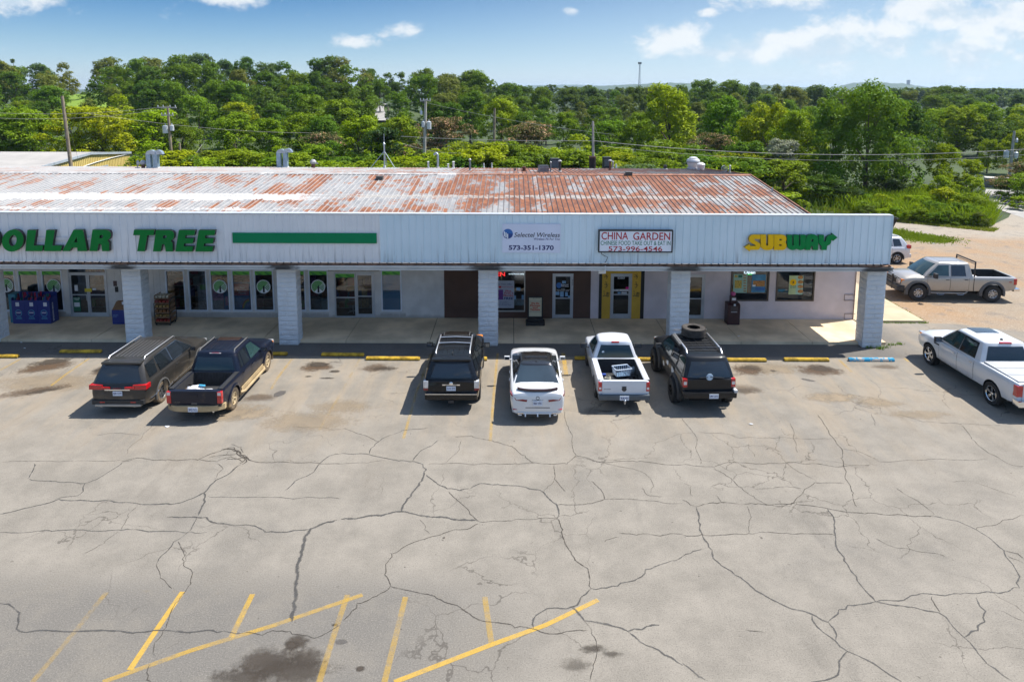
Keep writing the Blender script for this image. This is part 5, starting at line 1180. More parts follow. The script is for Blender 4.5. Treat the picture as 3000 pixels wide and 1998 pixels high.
on_glass('notice', on_d1, 1440, 680, 1600, 955, M('green_notice', (.01, .12, .06), .6)); on_glass('notice', on_d1, 1462, 782, 1578, 865, paper, YW - .008); on_glass('notice', on_d1, 1465, 440, 1540, 555, paper); on_glass('notice', on_d1, 1672, 505, 1815, 572, M('yellow_notice', (.6, .48, .03), .6), YW - .022); on_glass('notice', on_d1, 1820, 500, 1895, 540, paper)
tx('notice_lettering', 'DOLLAR', on_d1, 1452, 690, 1575, 712, YW - .0055, wP, mall); tx('notice_lettering', 'TREE', on_d1, 1470, 718, 1555, 738, YW - .0055, wP, mall)
on_glass('notice', on_d1, 2235, 355, 2315, 460, M('notice_maroon', (.06, .03, .03), .5), YW - .03, .01); on_glass('notice', on_d1, 2268, 470, 2340, 575, black, YW - .03, .01)
# swivel chair and tables inside the second store door
ch = thing('office_chair', 'rust coloured swivel chair seen through the second store door', 'chair', (FY(1035, 925, YW + .7).x, YW + .7, .12))
MB().tube([(0, 0, .08), (0, 0, .45)], .03, 8).build('post', railm, ch)
for j in range(5): an = j * 2 * math.pi / 5; MB().tube([(0, 0, .09), (.28 * math.cos(an), .28 * math.sin(an), .06)], .018, 6).build('leg', railm, ch)
MB().bbox(-.23, .23, -.22, .22, .45, .53, .03).build('seat', M('rust_fabric', (.20, .055, .03), .8), ch); MB().bbox(-.21, .21, .18, .25, .6, 1.0, .03).build('backrest', M('rust_fabric', (.20, .055, .03), .8), ch)
o = MB().bbox(-.13, .13, -.02, .02, 0, .30, .01).build('carton', M('kraft', (.42, .30, .15), .7), None, loc=(FY(1068, 866, YW + .15).x, YW + .15, FY(1068, 866, YW + .15).z)); tag(o, 'small kraft coloured carton behind the second store door', 'carton')
# ================================================================== VEHICLES
def paint(name, col, metal=0.0, dirt=None, dirtz=.6, rough=.32): return M(name, col, rough, metal, .05, .8, 0, 40, (.55 if max(col) < .05 else 1.0), (.12 if max(col) < .05 else .5), dirt, dirtz)
MUD = (.30, .215, .115, .9); DSTY = (.25, .20, .14, .45)
autoglass = M('auto_glass', (.010, .013, .016), .04, 0, .2, .7, 0, 40, 0, .9)
greenglass = M('windscreen_glass', (.020, .045, .045), .04, 0, .3, 1.2, 0, 40, 0, .9)
tyre_m = M('tyre_rubber', (.018, .017, .016), .85, 0, .2, 8, .3, 60)
tyre_d = M('dusty_tyre', (.115, .085, .055), .9, 0, .45, 5, .3, 60)
well = M('wheel_well', (.008, .008, .008), .95)
plas = M('black_plastic', (.020, .020, .021), .6, 0, .15, 6)
greyp = M('grey_cladding', (.075, .075, .075), .6, 0, .12, 6)
chrome = M('chrome', (.75, .76, .78), .12, 1.0, .05, 4)
mirr = M('mirror_dark', (.16, .19, .23), .05, .8, .1, 4)
alloy = M('alloy', (.42, .43, .45), .28, .9, .15, 6); alloy_dark = M('alloy_grey', (.13, .13, .135), .35, .8, .2, 8); alloy_mud = M('alloy_mud', (.42, .33, .20), .75, .1, .3, 6); alloy_black = M('alloy_black', (.012, .012, .012), .4, .5)
tail_r = M('tail_red', (.42, .006, .010), .12, 0, .12, 10, 0, 40, .8); tail_w = M('tail_clear', (.62, .58, .56), .12, 0, .1, 8, 0, 40, .8); amber = M('lamp_amber', (.75, .22, .01), .15, 0, .1, 6); lampc = M('lamp_clear', (.55, .57, .60), .08, .4, .15, 8, 0, 40, .8)
plate_m = M('plate_white', (.55, .60, .68), .5, 0, .08, 20)
def wheel_mesh(r, wd, rr, spokes, tm, am, twin=False):
    t = MB().revolve([(rr * .96, -wd / 2 + .015), (rr + .012, -wd / 2), (r - .025, -wd / 2 + .004), (r, -wd / 2 + .03), (r, wd / 2 - .03), (r - .025, wd / 2 - .004), (rr + .012, wd / 2), (rr * .96, wd / 2 - .015)], 'y', 30)
    n = 40
    for i in range(n):      # tread lugs
        a = 2 * math.pi * i / n; c, s_ = math.cos(a), math.sin(a)
        for sd in (-1, 1): t.obox(((r + .001) * c, sd * wd * .25, (r + .001) * s_), (c * .006, 0, s_ * .006), (0, wd * .2, 0), (-s_ * r * .045, 0, c * r * .045))
    q_ = MB().revolve([(rr, -.06), (rr, wd / 2 - .012), (rr - .018, wd / 2 - .004), (rr - .034, wd / 2 - .02), (rr - .036, 0.0)], 'y', 30, m=0)
    q_.revolve([(rr - .036, .0), (.02, .0), (0, 0)], 'y', 24, m=1)
    for i in range(spokes):
        for off in ((-.13, .13) if twin else (0,)):
            a = 2 * math.pi * i / spokes + off; c, s_ = math.cos(a), math.sin(a); m_ = rr * .52
            q_.obox((m_ * c, wd * .30, m_ * s_), (c * rr * .43, .012, s_ * rr * .43), (0, .022, 0), (-s_ * rr * (.075 if twin else .11), 0, c * rr * (.075 if twin else .11)), 0)
    q_.revolve([(rr * .24, wd * .22), (rr * .24, wd * .36), (rr * .16, wd * .40), (0, wd * .40)], 'y', 16, m=0)
    return t.mesh('wheel', tm, 40), q_.mesh('rim', [am, well], 40)

class Car:
    def __init__(s, label, cat, sp, pos, rotz, name='parked_car', group='vehicles parked at the strip of shops'):
        s.sp = sp; s.x0 = -(sp['ro'] + sp['wb'] / 2)
        s.root = thing(name, label, cat, pos, rotz, group)
        st = sp['st']; xs = [a[0] for a in st]
        s.fw, s.fs, s.fb, s.ft = [pchip(xs, [a[i] for a in st]) for i in (1, 2, 3, 4)]
        s.body()
    def ring(s, x):
        w_, zs_, zb2, zt_ = s.fw(x), s.fs(x), s.fb(x), s.ft(x); h = zb2 - zs_; b = s.sp.get('bulge', 1.0)
        return [(0, zs_), (w_ * .80, zs_), (w_ * (1 - .045 * b), zs_ + .05), (w_ * (1 - .018 * b), zs_ + .32 * h), (w_, zs_ + .60 * h), (w_ * .99, zs_ + .82 * h), (w_ * .975, zb2 - .045), (w_ * .945, zb2 - .008), (w_ * .89, zb2 + .25 * (zt_ - zb2)), (w_ * .6, zb2 + .85 * (zt_ - zb2)), (0, zt_)]
    def body(s):
        sp = s.sp; st = sp['st']; a, b = st[0][0], st[-1][0]
        xs = sorted(set([q_[0] for q_ in st] + [a + (b - a) * i / 34 for i in range(35)])); rings = []
        for x in xs:
            h = s.ring(x); full = [(x + s.x0, y, z) for y, z in h] + [(x + s.x0, -y, z) for y, z in reversed(h[1:-1])]
            rings.append(full)
        mb = MB().loft(rings, 0)
        ob = link('body', mb.mesh('body', [sp['paint'], well, sp.get('bedmat', well)]), s.root)
        cut = MB(); r_ = sp['r'] + sp.get('gap', .055); hw = max(q_[1] for q_ in st)
        for ax in (sp['ro'], sp['ro'] + sp['wb']):
            for sd in (-1, 1):
                y0, y1 = sd * (hw - .34), sd * (hw + .25)
                ringsc = [[(ax + s.x0 + r_ * math.cos(2 * math.pi * i / 28), y, sp['r'] + .01 + r_ * math.sin(2 * math.pi * i / 28)) for i in range(28)] for y in (y0, y1)]
                cut.loft(ringsc, 0)
        cuts = [(cut, 0)]
        if 'bed' in sp:
            x0, x1, y1, zfl = sp['bed']; cuts.append((MB().bbox(x0 + s.x0, x1 + s.x0, -y1, y1, zfl, 2.2, .03), 1))
        tmp = []
        for c_, k_ in cuts:
            co = link('cut', c_.mesh('cut', [well, well, sp.get('bedmat', well)]), s.root); tmp.append(co)
            for p in co.data.polygons: p.material_index = 2 if k_ else 1
            md = ob.modifiers.new('b', 'BOOLEAN'); md.object = co; md.operation = 'DIFFERENCE'; md.solver = 'EXACT'; md.material_mode = 'INDEX'
        bpy.context.view_layer.update(); dg = bpy.context.evaluated_depsgraph_get(); dg.update(); me = bpy.data.meshes.new_from_object(ob.evaluated_get(dg))
        ob.modifiers.clear(); old = ob.data; ob.data = me; bpy.data.meshes.remove(old)
        for co in tmp:
            m_ = co.data; bpy.data.objects.remove(co); bpy.data.meshes.remove(m_)
        shade(me, 32); me.name = 'body'
        # ---- cabin
        g = sp['gh']; s.g = g
        ringsg = []; lv = [0, .12, .3, .5, .7, .85, .94, 1.0]
        for t in lv: ringsg.append(s.gring(t))
        top = s.gring(1.0); cx = sum(p[0] for p in top) / len(top)
        for k_, dz_ in ((.955, .028), (.86, .048), (.6, .062), (.25, .068)): ringsg.append([(cx + (p[0] - cx) * (1 - (1 - k_) * .62), p[1] * k_, p[2] + dz_) for p in top])
        cb = MB().loft(ringsg, 0, True, False, True)
        cm_ = cb.mesh('cabin', [sp['paint'], sp.get('roofmat', sp['paint'])], 38)
        if 'roofmat' in sp:
            for p in cm_.polygons:
                if p.center.z > g['z0'] + .56 * (g['z1'] - g['z0']) and p.center.x < g['xt1'] + s.x0 - .06: p.material_index = 1
        s.cab = link('cabin', cm_, s.root)
        # ---- wheels
        wm, rmh = sp['wheel']; tr = sp.get('track', hw - .135)
        for ax in (sp['ro'], sp['ro'] + sp['wb']):
            for sd in (1, -1):
                wo = link('wheel', wm, s.root, (ax + s.x0, sd * tr, sp['r']), (0, random.uniform(0, 3), 0) if sd > 0 else (0, random.uniform(0, 3), math.pi)); link('rim', rmh, wo)
        # underbody
        MB().box(st[0][0] + s.x0 + .3, st[-1][0] + s.x0 - .3, -hw + .35, hw - .35, sp['r'] * .75, sp['r'] * 1.3).build('underbody', well, s.root)
    def gw(s, t): g = s.g; return g['wb'] + (g['wt'] - g['wb']) * t + g.get('bul', .004) * math.sin(math.pi * t)
    def gz(s, t): g = s.g; return g['z0'] + (g['z1'] - g['z0']) * t
    def gx(s, t, front): 
        g = s.g; a, b = (g['xb1'], g['xt1']) if front else (g['xb0'], g['xt0']); e = g.get('cvf', .06) if front else g.get('cvr', .04)
        return a + (b - a) * t + (e if front else -e) * math.sin(math.pi * t) + s.x0
    def edge(s, t, yy, front):
        g = s.g; bow = g.get('bf', .14) if front else g.get('br', .07); rc = .07
        d = bow * (1 - yy * yy) - rc * max(0, (abs(yy) - .8) / .2) ** 2
        return s.gx(t, front) + (d if front else -d)
    def gring(s, t):
        Y = [1, .96, .88, .6, .3, 0, -.3, -.6, -.88, -.96, -1]; w_ = s.gw(t); z = s.gz(t); out = []
        out += [(s.edge(t, y, True), y * w_, z) for y in Y]
        xa, xb = s.edge(t, 1, True), s.edge(t, 1, False)
        out += [(xa + (xb - xa) * k_, -w_, z) for k_ in (.25, .5, .75)]
        out += [(s.edge(t, y, False), y * w_, z) for y in reversed(Y)]
        out += [(xb + (xa - xb) * k_, w_, z) for k_ in (.25, .5, .75)]
        return out
    def glass_end(s, front, y0=.86, t0=.08, t1=.92, mt=None, name=None, y1=None, off=.008):
        """windscreen or rear window following the curve of the cabin"""
        mb = MB(); ny, nt = 12, 6; y1 = y1 or y0; v = []
        for j in range(nt + 1):
            t = t0 + (t1 - t0) * j / nt; yl = y0 + (y1 - y0) * j / nt
            for i in range(ny + 1):
                y = -yl + 2 * yl * i / ny; v.append((s.edge(t, y, front) + (off if front else -off), y * s.gw(t), s.gz(t) + off * .5))
        mb.add(v, [(j * (ny + 1) + i, j * (ny + 1) + i + 1, (j + 1) * (ny + 1) + i + 1, (j + 1) * (ny + 1) + i) for j in range(nt) for i in range(ny)])
        return mb.build(name or ('windshield' if front else 'rear_window'), mt or autoglass, s.root, 60)
    def side_glass(s, pts, mt=None, trim=None, tw=.022, sides=(1, -1)):
        """pts: (x from the tail, height fraction) outline of one side window"""
        for sd in sides:
            n = len(pts); cx = sum(p[0] for p in pts) / n; ct = sum(p[1] for p in pts) / n
            P = lambda p, o_: (p[0] + s.x0, sd * (s.gw(p[1]) + o_), s.gz(p[1]))
            o = MB().add([P(p, .012) for p in pts], [tuple(range(n))]).build('window', mt or autoglass, s.root)
            if trim:
                hgt = s.g['z1'] - s.g['z0']; q_ = []
                for p in pts:
                    d = Vector((p[0] - cx, (p[1] - ct) * hgt)); d = d * (1 + tw * 1.6 / max(.05, d.length)); q_.append((cx + d.x, ct + d.y / hgt))
                MB().add([P(p, .008) for p in q_], [tuple(range(n))]).build('window_trim', trim, o)
    def surf(s, x, f):
        r_ = s.ring(x); k_ = f * 4 + 2; i = min(int(k_), 5); u_ = k_ - i; a, b = r_[i], r_[i + 1]
        return (x + s.x0, a[0] + (b[0] - a[0]) * u_, a[1] + (b[1] - a[1]) * u_)
    def door(s, x0, x1, f0=.06, f1=1.0, sides=(1, -1), handle=None, slant=0.0, fromz=None):
        for sd in sides:
            mb = MB(); nx, nf = 6, 8; v = []
            for j in range(nf + 1):
                f = f0 + (f1 - f0) * j / nf
                for i in range(nx + 1):
                    x = x0 + (x1 - x0) * i / nx + slant * (j / nf); p = s.surf(x, f); v.append((p[0], sd * (p[1] + .007), p[2]))
            fs = []; ms = []
            for j in range(nf):
                for i in range(nx): mb.add([], []); fs.append((j * (nx + 1) + i, j * (nx + 1) + i + 1, (j + 1) * (nx + 1) + i + 1, (j + 1) * (nx + 1) + i))
            mb.add(v, fs, 0)
            # dark shut line around
            e = .012; g = MB()
            for (xa, xb, fa, fb2) in ((x0 - e, x0, f0, f1), (x1, x1 + e, f0, f1)):
                prev = None
                for j in range(nf + 1):
                    f = fa + (fb2 - fa) * j / nf; sl_ = slant * j / nf; pa, pb = s.surf(xa + sl_, f), s.surf(xb + sl_, f)
                    cur = ((pa[0], sd * (pa[1] + .004), pa[2]), (pb[0], sd * (pb[1] + .004), pb[2]))
                    if prev: mb.quad(prev[0], prev[1], cur[1], cur[0], 1)
                    prev = cur
            pa, pb = s.surf(x0, f0), s.surf(x1, f0); mb.quad((pa[0], sd * (pa[1] + .004), pa[2] - e), (pb[0], sd * (pb[1] + .004), pb[2] - e), (pb[0], sd * (pb[1] + .004), pb[2]), (pa[0], sd * (pa[1] + .004), pa[2]), 1)
            o = mb.build('door', [s.sp['paint'], well], s.root, 40)
            hx = x0 + .14; p = s.surf(hx, .80); MB().bbox(p[0] - .085, p[0] + .085, sd * (p[1] + .02) - .014, sd * (p[1] + .02) + .014, p[2] - .016, p[2] + .016, .008).build('handle', handle or s.sp['paint'], o, 50)
    def box(s, name, x0, x1, y0, y1, z0, z1, mt, b=.015, parent=None, smooth=40):
        return MB().bbox(x0 + s.x0, x1 + s.x0, y0, y1, z0, z1, b).build(name, mt, parent or s.root, smooth)
    def mirrors(s, x, y, z, mt=None, sz=(.09, .20, .15), glass=True):
        for sd in (1, -1):
            o = MB().bbox(x + s.x0 - sz[0] / 2, x + s.x0 + sz[0] / 2, sd * y - sz[1] / 2, sd * y + sz[1] / 2, z, z + sz[2], .03).tube([(x + s.x0 + .02, sd * (y - sz[1] / 2 - .08), z), (x + s.x0, sd * (y - .05), z + .03)], .022, 6).build('mirror', mt or s.sp['paint'], s.root, 50)
            MB().box(x + s.x0 - sz[0] / 2 - .004, x + s.x0 - sz[0] / 2 - .001, sd * y - sz[1] / 2 + .02, sd * y + sz[1] / 2 - .02, z + .02, z + sz[2] - .02).build('mirror_glass', mirr, o)
    def flare(s, mt, wd=.075, th=.03, y=None):
        hw = max(q_[1] for q_ in s.sp['st']); r0 = s.sp['r'] + s.sp.get('gap', .055) - .006
        for ax in (s.sp['ro'], s.sp['ro'] + s.sp['wb']):
            for sd in (1, -1):
                yy = (y or s.fw(ax)) ; mb = MB(); rings = []
                for i in range(17):
                    a = math.radians(-12 + 204 * i / 16); c, n_ = math.cos(a), math.sin(a); X, Z = ax + s.x0, s.sp['r'] + .01
                    rings.append([(X + r_ * c, sd * yv, Z + r_ * n_) for r_, yv in ((r0, yy - .10), (r0, yy + th), (r0 + wd * .5, yy + th), (r0 + wd, yy + .004), (r0 + wd, yy - .10))])
                mb.loft(rings).build('fender_flare', mt, s.root, 40)
    def plate(s, txt, y, z, x=None, mt=None):
        x = s.x0 + (x if x is not None else -.02)
        o = MB().box(x - .012, x, y - .155, y + .155, z - .078, z + .078).build('license_plate', mt or plate_m, s.root)
        me = text_mesh(txt, .02); xs = [v.co.x for v in me.vertices]; a, b = min(xs), max(xs); zs_ = [v.co.y for v in me.vertices]; c, d = min(zs_), max(zs_)
        for v in me.vertices: v.co = (x - .014, y + .13 - (v.co.x - a) / (b - a) * .26, z - .04 + (v.co.y - c) / (d - c) * .075)
        me.materials.clear(); me.materials.append(ink); me.name = 'lettering'; link('lettering', me, o)
        return o
    def rear_text(s, txt, y0, y1, z0, z1, x, mt, name='badge'):
        me = text_mesh(txt, .02); xs = [v.co.x for v in me.vertices]; a, b = min(xs), max(xs); zs_ = [v.co.y for v in me.vertices]; c, d = min(zs_), max(zs_)
        for v in me.vertices: v.co = (x + s.x0, y1 - (v.co.x - a) / (b - a) * (y1 - y0), z0 + (v.co.y - c) / (d - c) * (z1 - z0))
        me.materials.clear(); me.materials.append(mt); me.name = name; return link(name, me, s.root)
    def tail(s, y0, y1, z0, z1, x0, x1, mt=None, name='taillight', clear=None):
        """lamps wrapped round both rear corners"""
        for sd in (1, -1):
            o = MB().bbox(x0 + s.x0, x1 + s.x0, min(sd * y0, sd * y1), max(sd * y0, sd * y1), z0, z1, .02).build(name, mt or tail_r, s.root, 50)
            if clear:
                c0, c1 = clear; MB().bbox(x0 + s.x0 - .004, x0 + s.x0 + .03, min(sd * (y0 + .02), sd * (y1 - .02)), max(sd * (y0 + .02), sd * (y1 - .02)), c0, c1, .01).build('reverse_lamp', tail_w, o)
    def roof_rails(s, x0, x1, y, z, mt, r_=.022, cross=()):
        for sd in (1, -1):
            MB().tube([(x0 + s.x0, sd * y, z - .035), (x0 + .07 + s.x0, sd * y, z + .03), (x1 - .07 + s.x0, sd * y, z + .03), (x1 + s.x0, sd * y, z - .03)], r_, 8).build('roof_rail', mt, s.root, 60)
        for x in cross: MB().tube([(x + s.x0, -y, z + .035), (x + s.x0, 0, z + .06), (x + s.x0, y, z + .035)], .02, 8).build('cross_bar', mt, s.root, 60)
    def front(s, xg, zg0, zg1, wg, xl, zl0, zl1, yl0, yl1, lamp=None, gm=None):
        s.box('grille', xg - .1, xg, -wg, wg, zg0, zg1, gm or plas, .02)
        for sd in (1, -1):
            o = s.box('headlight', xl - .25, xl, min(sd * yl0, sd * yl1), max(sd * yl0, sd * yl1), zl0, zl1, lamp or lampc, .03)
            MB().bbox(xl + s.x0 - .28, xl + s.x0 - .12, sd * yl1 - .02, sd * yl1 + .02, zl0 + .02, zl1 - .02, .01).build('side_lamp', amber, o)
def roof_ribs(c, x0, x1, ys, z, mt):
    for y in ys: MB().bbox(x0 + c.x0, x1 + c.x0, y - .012, y + .012, z - .02, z + .004, .004).build('roof_rib', mt, c.root)
def place(xc, yrear, sp): return (xc, yrear + sp['wb'] / 2, 0)
H90 = math.pi / 2

# ---- 1 charcoal crossover
pc = paint('charcoal_paint', (.045, .042, .039), .4, DSTY, .8, .38)
sp = dict(ro=1.05, wb=2.86, r=.37, paint=pc, wheel=wheel_mesh(.37, .24, .25, 6, tyre_d, alloy, True),
          st=[(0, .78, .46, .90, .96), (.05, .88, .38, 1.0, 1.04), (.22, .935, .31, 1.06, 1.08), (.9, .955, .26, 1.10, 1.11), (2.4, .955, .26, 1.07, 1.08), (3.6, .95, .26, 1.03, 1.08), (4.2, .94, .28, 1.0, 1.08), (4.65, .90, .31, .94, 1.02), (4.86, .80, .36, .84, .90), (4.93, .66, .44, .72, .76)],
          gh=dict(xb0=.10, xt0=.42, xb1=3.72, xt1=2.72, wb=.90, wt=.665, z0=1.06, z1=1.68, br=.10))
c = Car('charcoal grey crossover with silver roof rails and muddy tyres', 'suv', sp, place(-13.02, 22.72, sp), H90)
c.glass_end(False, .86, .10, .86, name='rear_window', y1=.80); c.glass_end(True, .88, .06, .95)
c.side_glass([(.38, .16), (.42, .86), (.98, .88), (.90, .16)]); c.side_glass([(1.10, .14), (1.06, .90), (1.85, .92), (1.92, .12)], None, chrome); c.side_glass([(1.98, .12), (1.93, .92), (2.62, .90), (3.35, .14), (3.30, .10)], None, chrome)
c.door(1.12, 1.98, handle=chrome); c.door(2.0, 3.02, handle=chrome)
c.roof_rails(.62, 2.7, .60, 1.755, M('satin_rail', (.62, .62, .63), .3, .8)); roof_ribs(c, .75, 2.3, (-.42, -.28, -.14, 0, .14, .28, .42), 1.752, greyp)
c.box('spoiler', .28, .60, -.66, .66, 1.66, 1.72, pc, .02); c.tail(.50, .95, .90, 1.06, -.005, .30); c.tail(.24, .56, .92, 1.0, -.035, .06)
c.box('chrome_strip', -.035, .05, -.42, .42, .885, .925, chrome, .01); c.plate('EJB U10', 0, .78, -.018); c.box('bumper', -.05, .12, -.86, .86, .40, .56, plas, .03); c.box('skid_plate', -.065, .05, -.76, .76, .34, .42, M('satin_grey', (.30, .30, .29), .4, .4), .02)
c.rear_text('GMC', -.13, .13, .935, .985, -.045, M('badge_red', (.35, .02, .03), .4)); c.flare(greyp, .06, .015); c.mirrors(3.15, 1.07, 1.05, pc)
for y in (-.55, .55): MB().tube([(c.x0 - .06, y, .36), (c.x0 + .15, y, .36)], .035, 10).build('exhaust_tip', chrome, c.root)
c.tail(.42, .60, .47, .51, -.06, 0, name='reflector'); c.front(4.90, .55, .85, .55, 4.80, .80, .92, .50, .84); MB().obox((c.x0 + .10, .1, 1.08), (.02, 0, 0), (0, .22, .01), (0, 0, .012)).build('wiper', plas, c.root)
for sd in (1, -1): MB().tube([(c.x0 + x, sd * (c.fw(x) + .008), z) for x, z in ((.25, .50), (.55, .50), (.75, .56))] , .012, 6).build('trim_strip', chrome, c.root); MB().tube([(c.x0 + x, sd * (c.fw(x) + .004), z) for x, z in ((1.42, .38), (1.7, .42), (3.0, .45), (3.4, .42))], .014, 6).build('trim_strip', chrome, c.root)

# ---- 2 navy crew pickup with short bed
pn = paint('navy_paint', (.007, .010, .022), .1, MUD, .62, .34); tan = M('tan_cladding', (.34, .255, .14), .75, 0, .2, 2.5)
liner = M('bed_liner', (.022, .022, .024), .75, 0, .2, 5)
sp = dict(ro=1.0, wb=3.2, r=.375, paint=pn, bedmat=liner, wheel=wheel_mesh(.375, .25, .22, 5, tyre_d, alloy_mud), bed=(.14, 1.50, .69, .62), bulge=.8,
          st=[(0, .84, .52, 1.04, 1.06), (.06, .88, .48, 1.07, 1.08), (.4, .905, .38, 1.08, 1.09), (1.6, .905, .36, 1.07, 1.08), (2.6, .90, .34, 1.04, 1.06), (3.6, .905, .34, 1.04, 1.10), (4.3, .905, .36, 1.03, 1.11), (4.9, .88, .40, .97, 1.05), (5.14, .82, .44, .86, .94), (5.22, .70, .50, .76, .80)],
          gh=dict(xb0=1.56, xt0=1.74, xb1=3.85, xt1=3.10, wb=.86, wt=.66, z0=1.05, z1=1.68, br=.03, cvr=.01))
c = Car('navy blue crew cab pickup caked in tan mud with white bags in its bed', 'pickup truck', sp, place(-10.28, 22.20, sp), H90)
c.glass_end(False, .84, .14, .80); c.glass_end(True, .88, .06, .95); c.side_glass([(1.80, .14), (1.88, .84), (2.02, .88), (1.98, .12)]); c.side_glass([(2.04, .12), (2.06, .90), (2.52, .90), (2.55, .10)]); c.side_glass([(2.66, .10), (2.62, .90), (3.05, .88), (3.60, .12)], greenglass)
c.door(1.76, 2.56); c.door(2.60, 3.58); c.roof_rails(1.85, 3.1, .60, 1.735, greyp, .026); roof_ribs(c, 1.9, 2.75, (-.36, -.22, -.08, .08, .22, .36), 1.752, pn); c.box('sunroof', 2.78, 3.10, -.40, .40, 1.735, 1.757, M('sunroof_dark', (.03, .018, .014), .15), .008)
c.box('brake_lamp', 1.71, 1.78, -.13, .13, 1.655, 1.70, tail_r, .01); c.box('brake_lamp_clear', 1.708, 1.77, -.20, .20, 1.66, 1.695, tail_w, .01)
tg = c.box('tailgate', -.02, .05, -.735, .735, .58, 1.075, pn, .015); c.box('handle', -.035, 0, -.13, .13, .90, .98, pn, .012, tg); c.box('emblem', -.03, -.015, -.09, .09, .63, .69, alloy_dark, .01, tg)
c.rear_text('EXPLORER', .44, .66, .70, .725, -.024, alloy_dark); c.rear_text('SPORT TRAC', .47, .64, .665, .685, -.024, alloy_dark); c.tail(.745, .895, .66, 1.05, -.015, .12, clear=(.93, 1.03))
bp = MB().loft([[(c.x0 - .12 + .22 * (abs(y) / .9) ** 4, y, z) for z in (.42, .45, .57, .60)] + [(c.x0 + .25, y, z) for z in (.60, .42)] for y in [-.93 + 1.86 * i / 14 for i in range(15)]]).build('bumper', tan, c.root, 40)
c.plate('3PG S12', 0, .51, -.135); c.box('hitch', -.12, .1, -.05, .05, .34, .40, plas, .01); c.mirrors(3.55, 1.03, 1.05, pn, (.10, .22, .16))
for sd in (1, -1):
    MB().tube([(c.x0 + 1.50, sd * .90, .36), (c.x0 + 1.65, sd * .99, .35), (c.x0 + 3.55, sd * .99, .35), (c.x0 + 3.7, sd * .90, .36)], .05, 8).build('running_board', tan, c.root, 60)
    MB().bbox(c.x0 + 1.55, c.x0 + 3.62, sd * .915 - .012, sd * .915 + .012, .36, .52, .01).build('rocker_panel', tan, c.root)
    MB().box(c.x0 + .14, c.x0 + 1.52, sd * .80 - .07, sd * .80 + .07, 1.085, 1.10).build('bed_rail', plas, c.root)
c.flare(pn, .085, .03); MB().tube([(c.x0 - .05, -.62, .40), (c.x0 + .3, -.62, .40)], .03, 8).build('exhaust_tip', chrome, c.root); c.front(5.20, .60, .86, .45, 5.10, .78, .95, .46, .84)
for i in range(12): MB().box(c.x0 + 1.485, c.x0 + 1.50, -.62 + i * .108, -.57 + i * .108, .66, 1.04).build('bed_rib', liner, c.root)
bagm = M('white_bag', (.60, .60, .62), .35, 0, .15, 6, .6, 14)
def bag(loc, s3, label):
    bm = bmesh.new(); bmesh.ops.create_icosphere(bm, subdivisions=3, radius=1)
    for v in bm.verts:
        n = v.co.normalized(); k_ = 1 + .16 * math.sin(5 * n.x + 3 * n.y + loc[0]) * math.sin(4 * n.z + 6 * n.y) + random.uniform(-.05, .05)
        v.co = Vector((n.x * s3[0] * k_, n.y * s3[1] * k_, max(-.85, n.z * k_) * s3[2]))
    me = bpy.data.meshes.new('plastic_bag'); bm.to_mesh(me); bm.free(); me.materials.append(bagm); shade(me, 60)
    o = link('plastic_bag', me, None, loc); tag(o, label, 'bag', 'white plastic bags in the navy truck bed'); return o
bag((-10.52, 21.75, .80), (.33, .26, .22), 'white knotted plastic bag at the left of the navy truck bed'); bag((-10.05, 21.62, .76), (.34, .24, .18), 'flatter white plastic bag at the right of the navy truck bed')
o = MB().bbox(-.1, .1, -.02, .02, -.06, .06, .01).build('milk_carton', M('carton_cyan', (.05, .35, .55), .5), None, loc=(-10.28, 21.80, 1.0)); tag(o, 'small blue and white carton on the white bags in the navy truck', 'carton')
o.rotation_euler = (.9, .2, .3)

# ---- 3 black body-on-frame suv
pb = paint('black_paint', (.006, .006, .007), 0, None, 1, .22)
sp = dict(ro=1.08, wb=2.79, r=.385, paint=pb, wheel=wheel_mesh(.385, .25, .24, 6, tyre_m, alloy_dark), bulge=.9,
          st=[(0, .84, .50, 1.02, 1.06), (.05, .90, .46, 1.08, 1.11), (.3, .94, .38, 1.12, 1.13), (1.0, .955, .36, 1.13, 1.14), (2.5, .955, .36, 1.10, 1.12), (3.55, .95, .36, 1.08, 1.15), (4.2, .945, .38, 1.06, 1.15), (4.6, .90, .42, .98, 1.06), (4.78, .80, .46, .88, .92), (4.83, .68, .52, .78, .82)],
          gh=dict(xb0=.08, xt0=.33, xb1=3.50, xt1=2.78, wb=.885, wt=.67, z0=1.11, z1=1.73, br=.06, cvr=.02))
c = Car('black suv with chrome bumper edge and silver roof rack bars', 'suv', sp, place(-2.02, 23.10, sp), H90)
c.glass_end(False, .80, .10, .80, y1=.74); c.glass_end(True, .88, .06, .95)
c.side_glass([(.30, .12), (.38, .88), (1.02, .88), (.98, .12)]); c.side_glass([(1.14, .12), (1.14, .90), (1.86, .92), (1.90, .10)]); c.side_glass([(1.98, .10), (1.94, .92), (2.70, .90), (3.25, .12)])
c.door(1.14, 1.98, handle=chrome); c.door(2.0, 3.0, handle=chrome); c.roof_rails(.72, 2.45, .58, 1.80, M('satin_rail', (.62, .62, .63), .3, .8), .026, (1.55, 2.12)); c.box('sunroof', 2.42, 2.84, -.46, .46, 1.775, 1.802, M('sunroof_black', (.012, .010, .009), .08, 0, .1, 1, 0, 40, 0, .8), .01); c.box('sunroof_seal', 2.40, 2.86, -.48, .48, 1.77, 1.797, greyp, .01)
roof_ribs(c, .75, 2.35, (-.36, -.18, 0, .18, .36), 1.80, pb); c.box('spoiler', .16, .56, -.66, .66, 1.715, 1.775, pb, .025); c.tail(.77, .935, .84, 1.08, -.02, .20, lampc, clear=None)
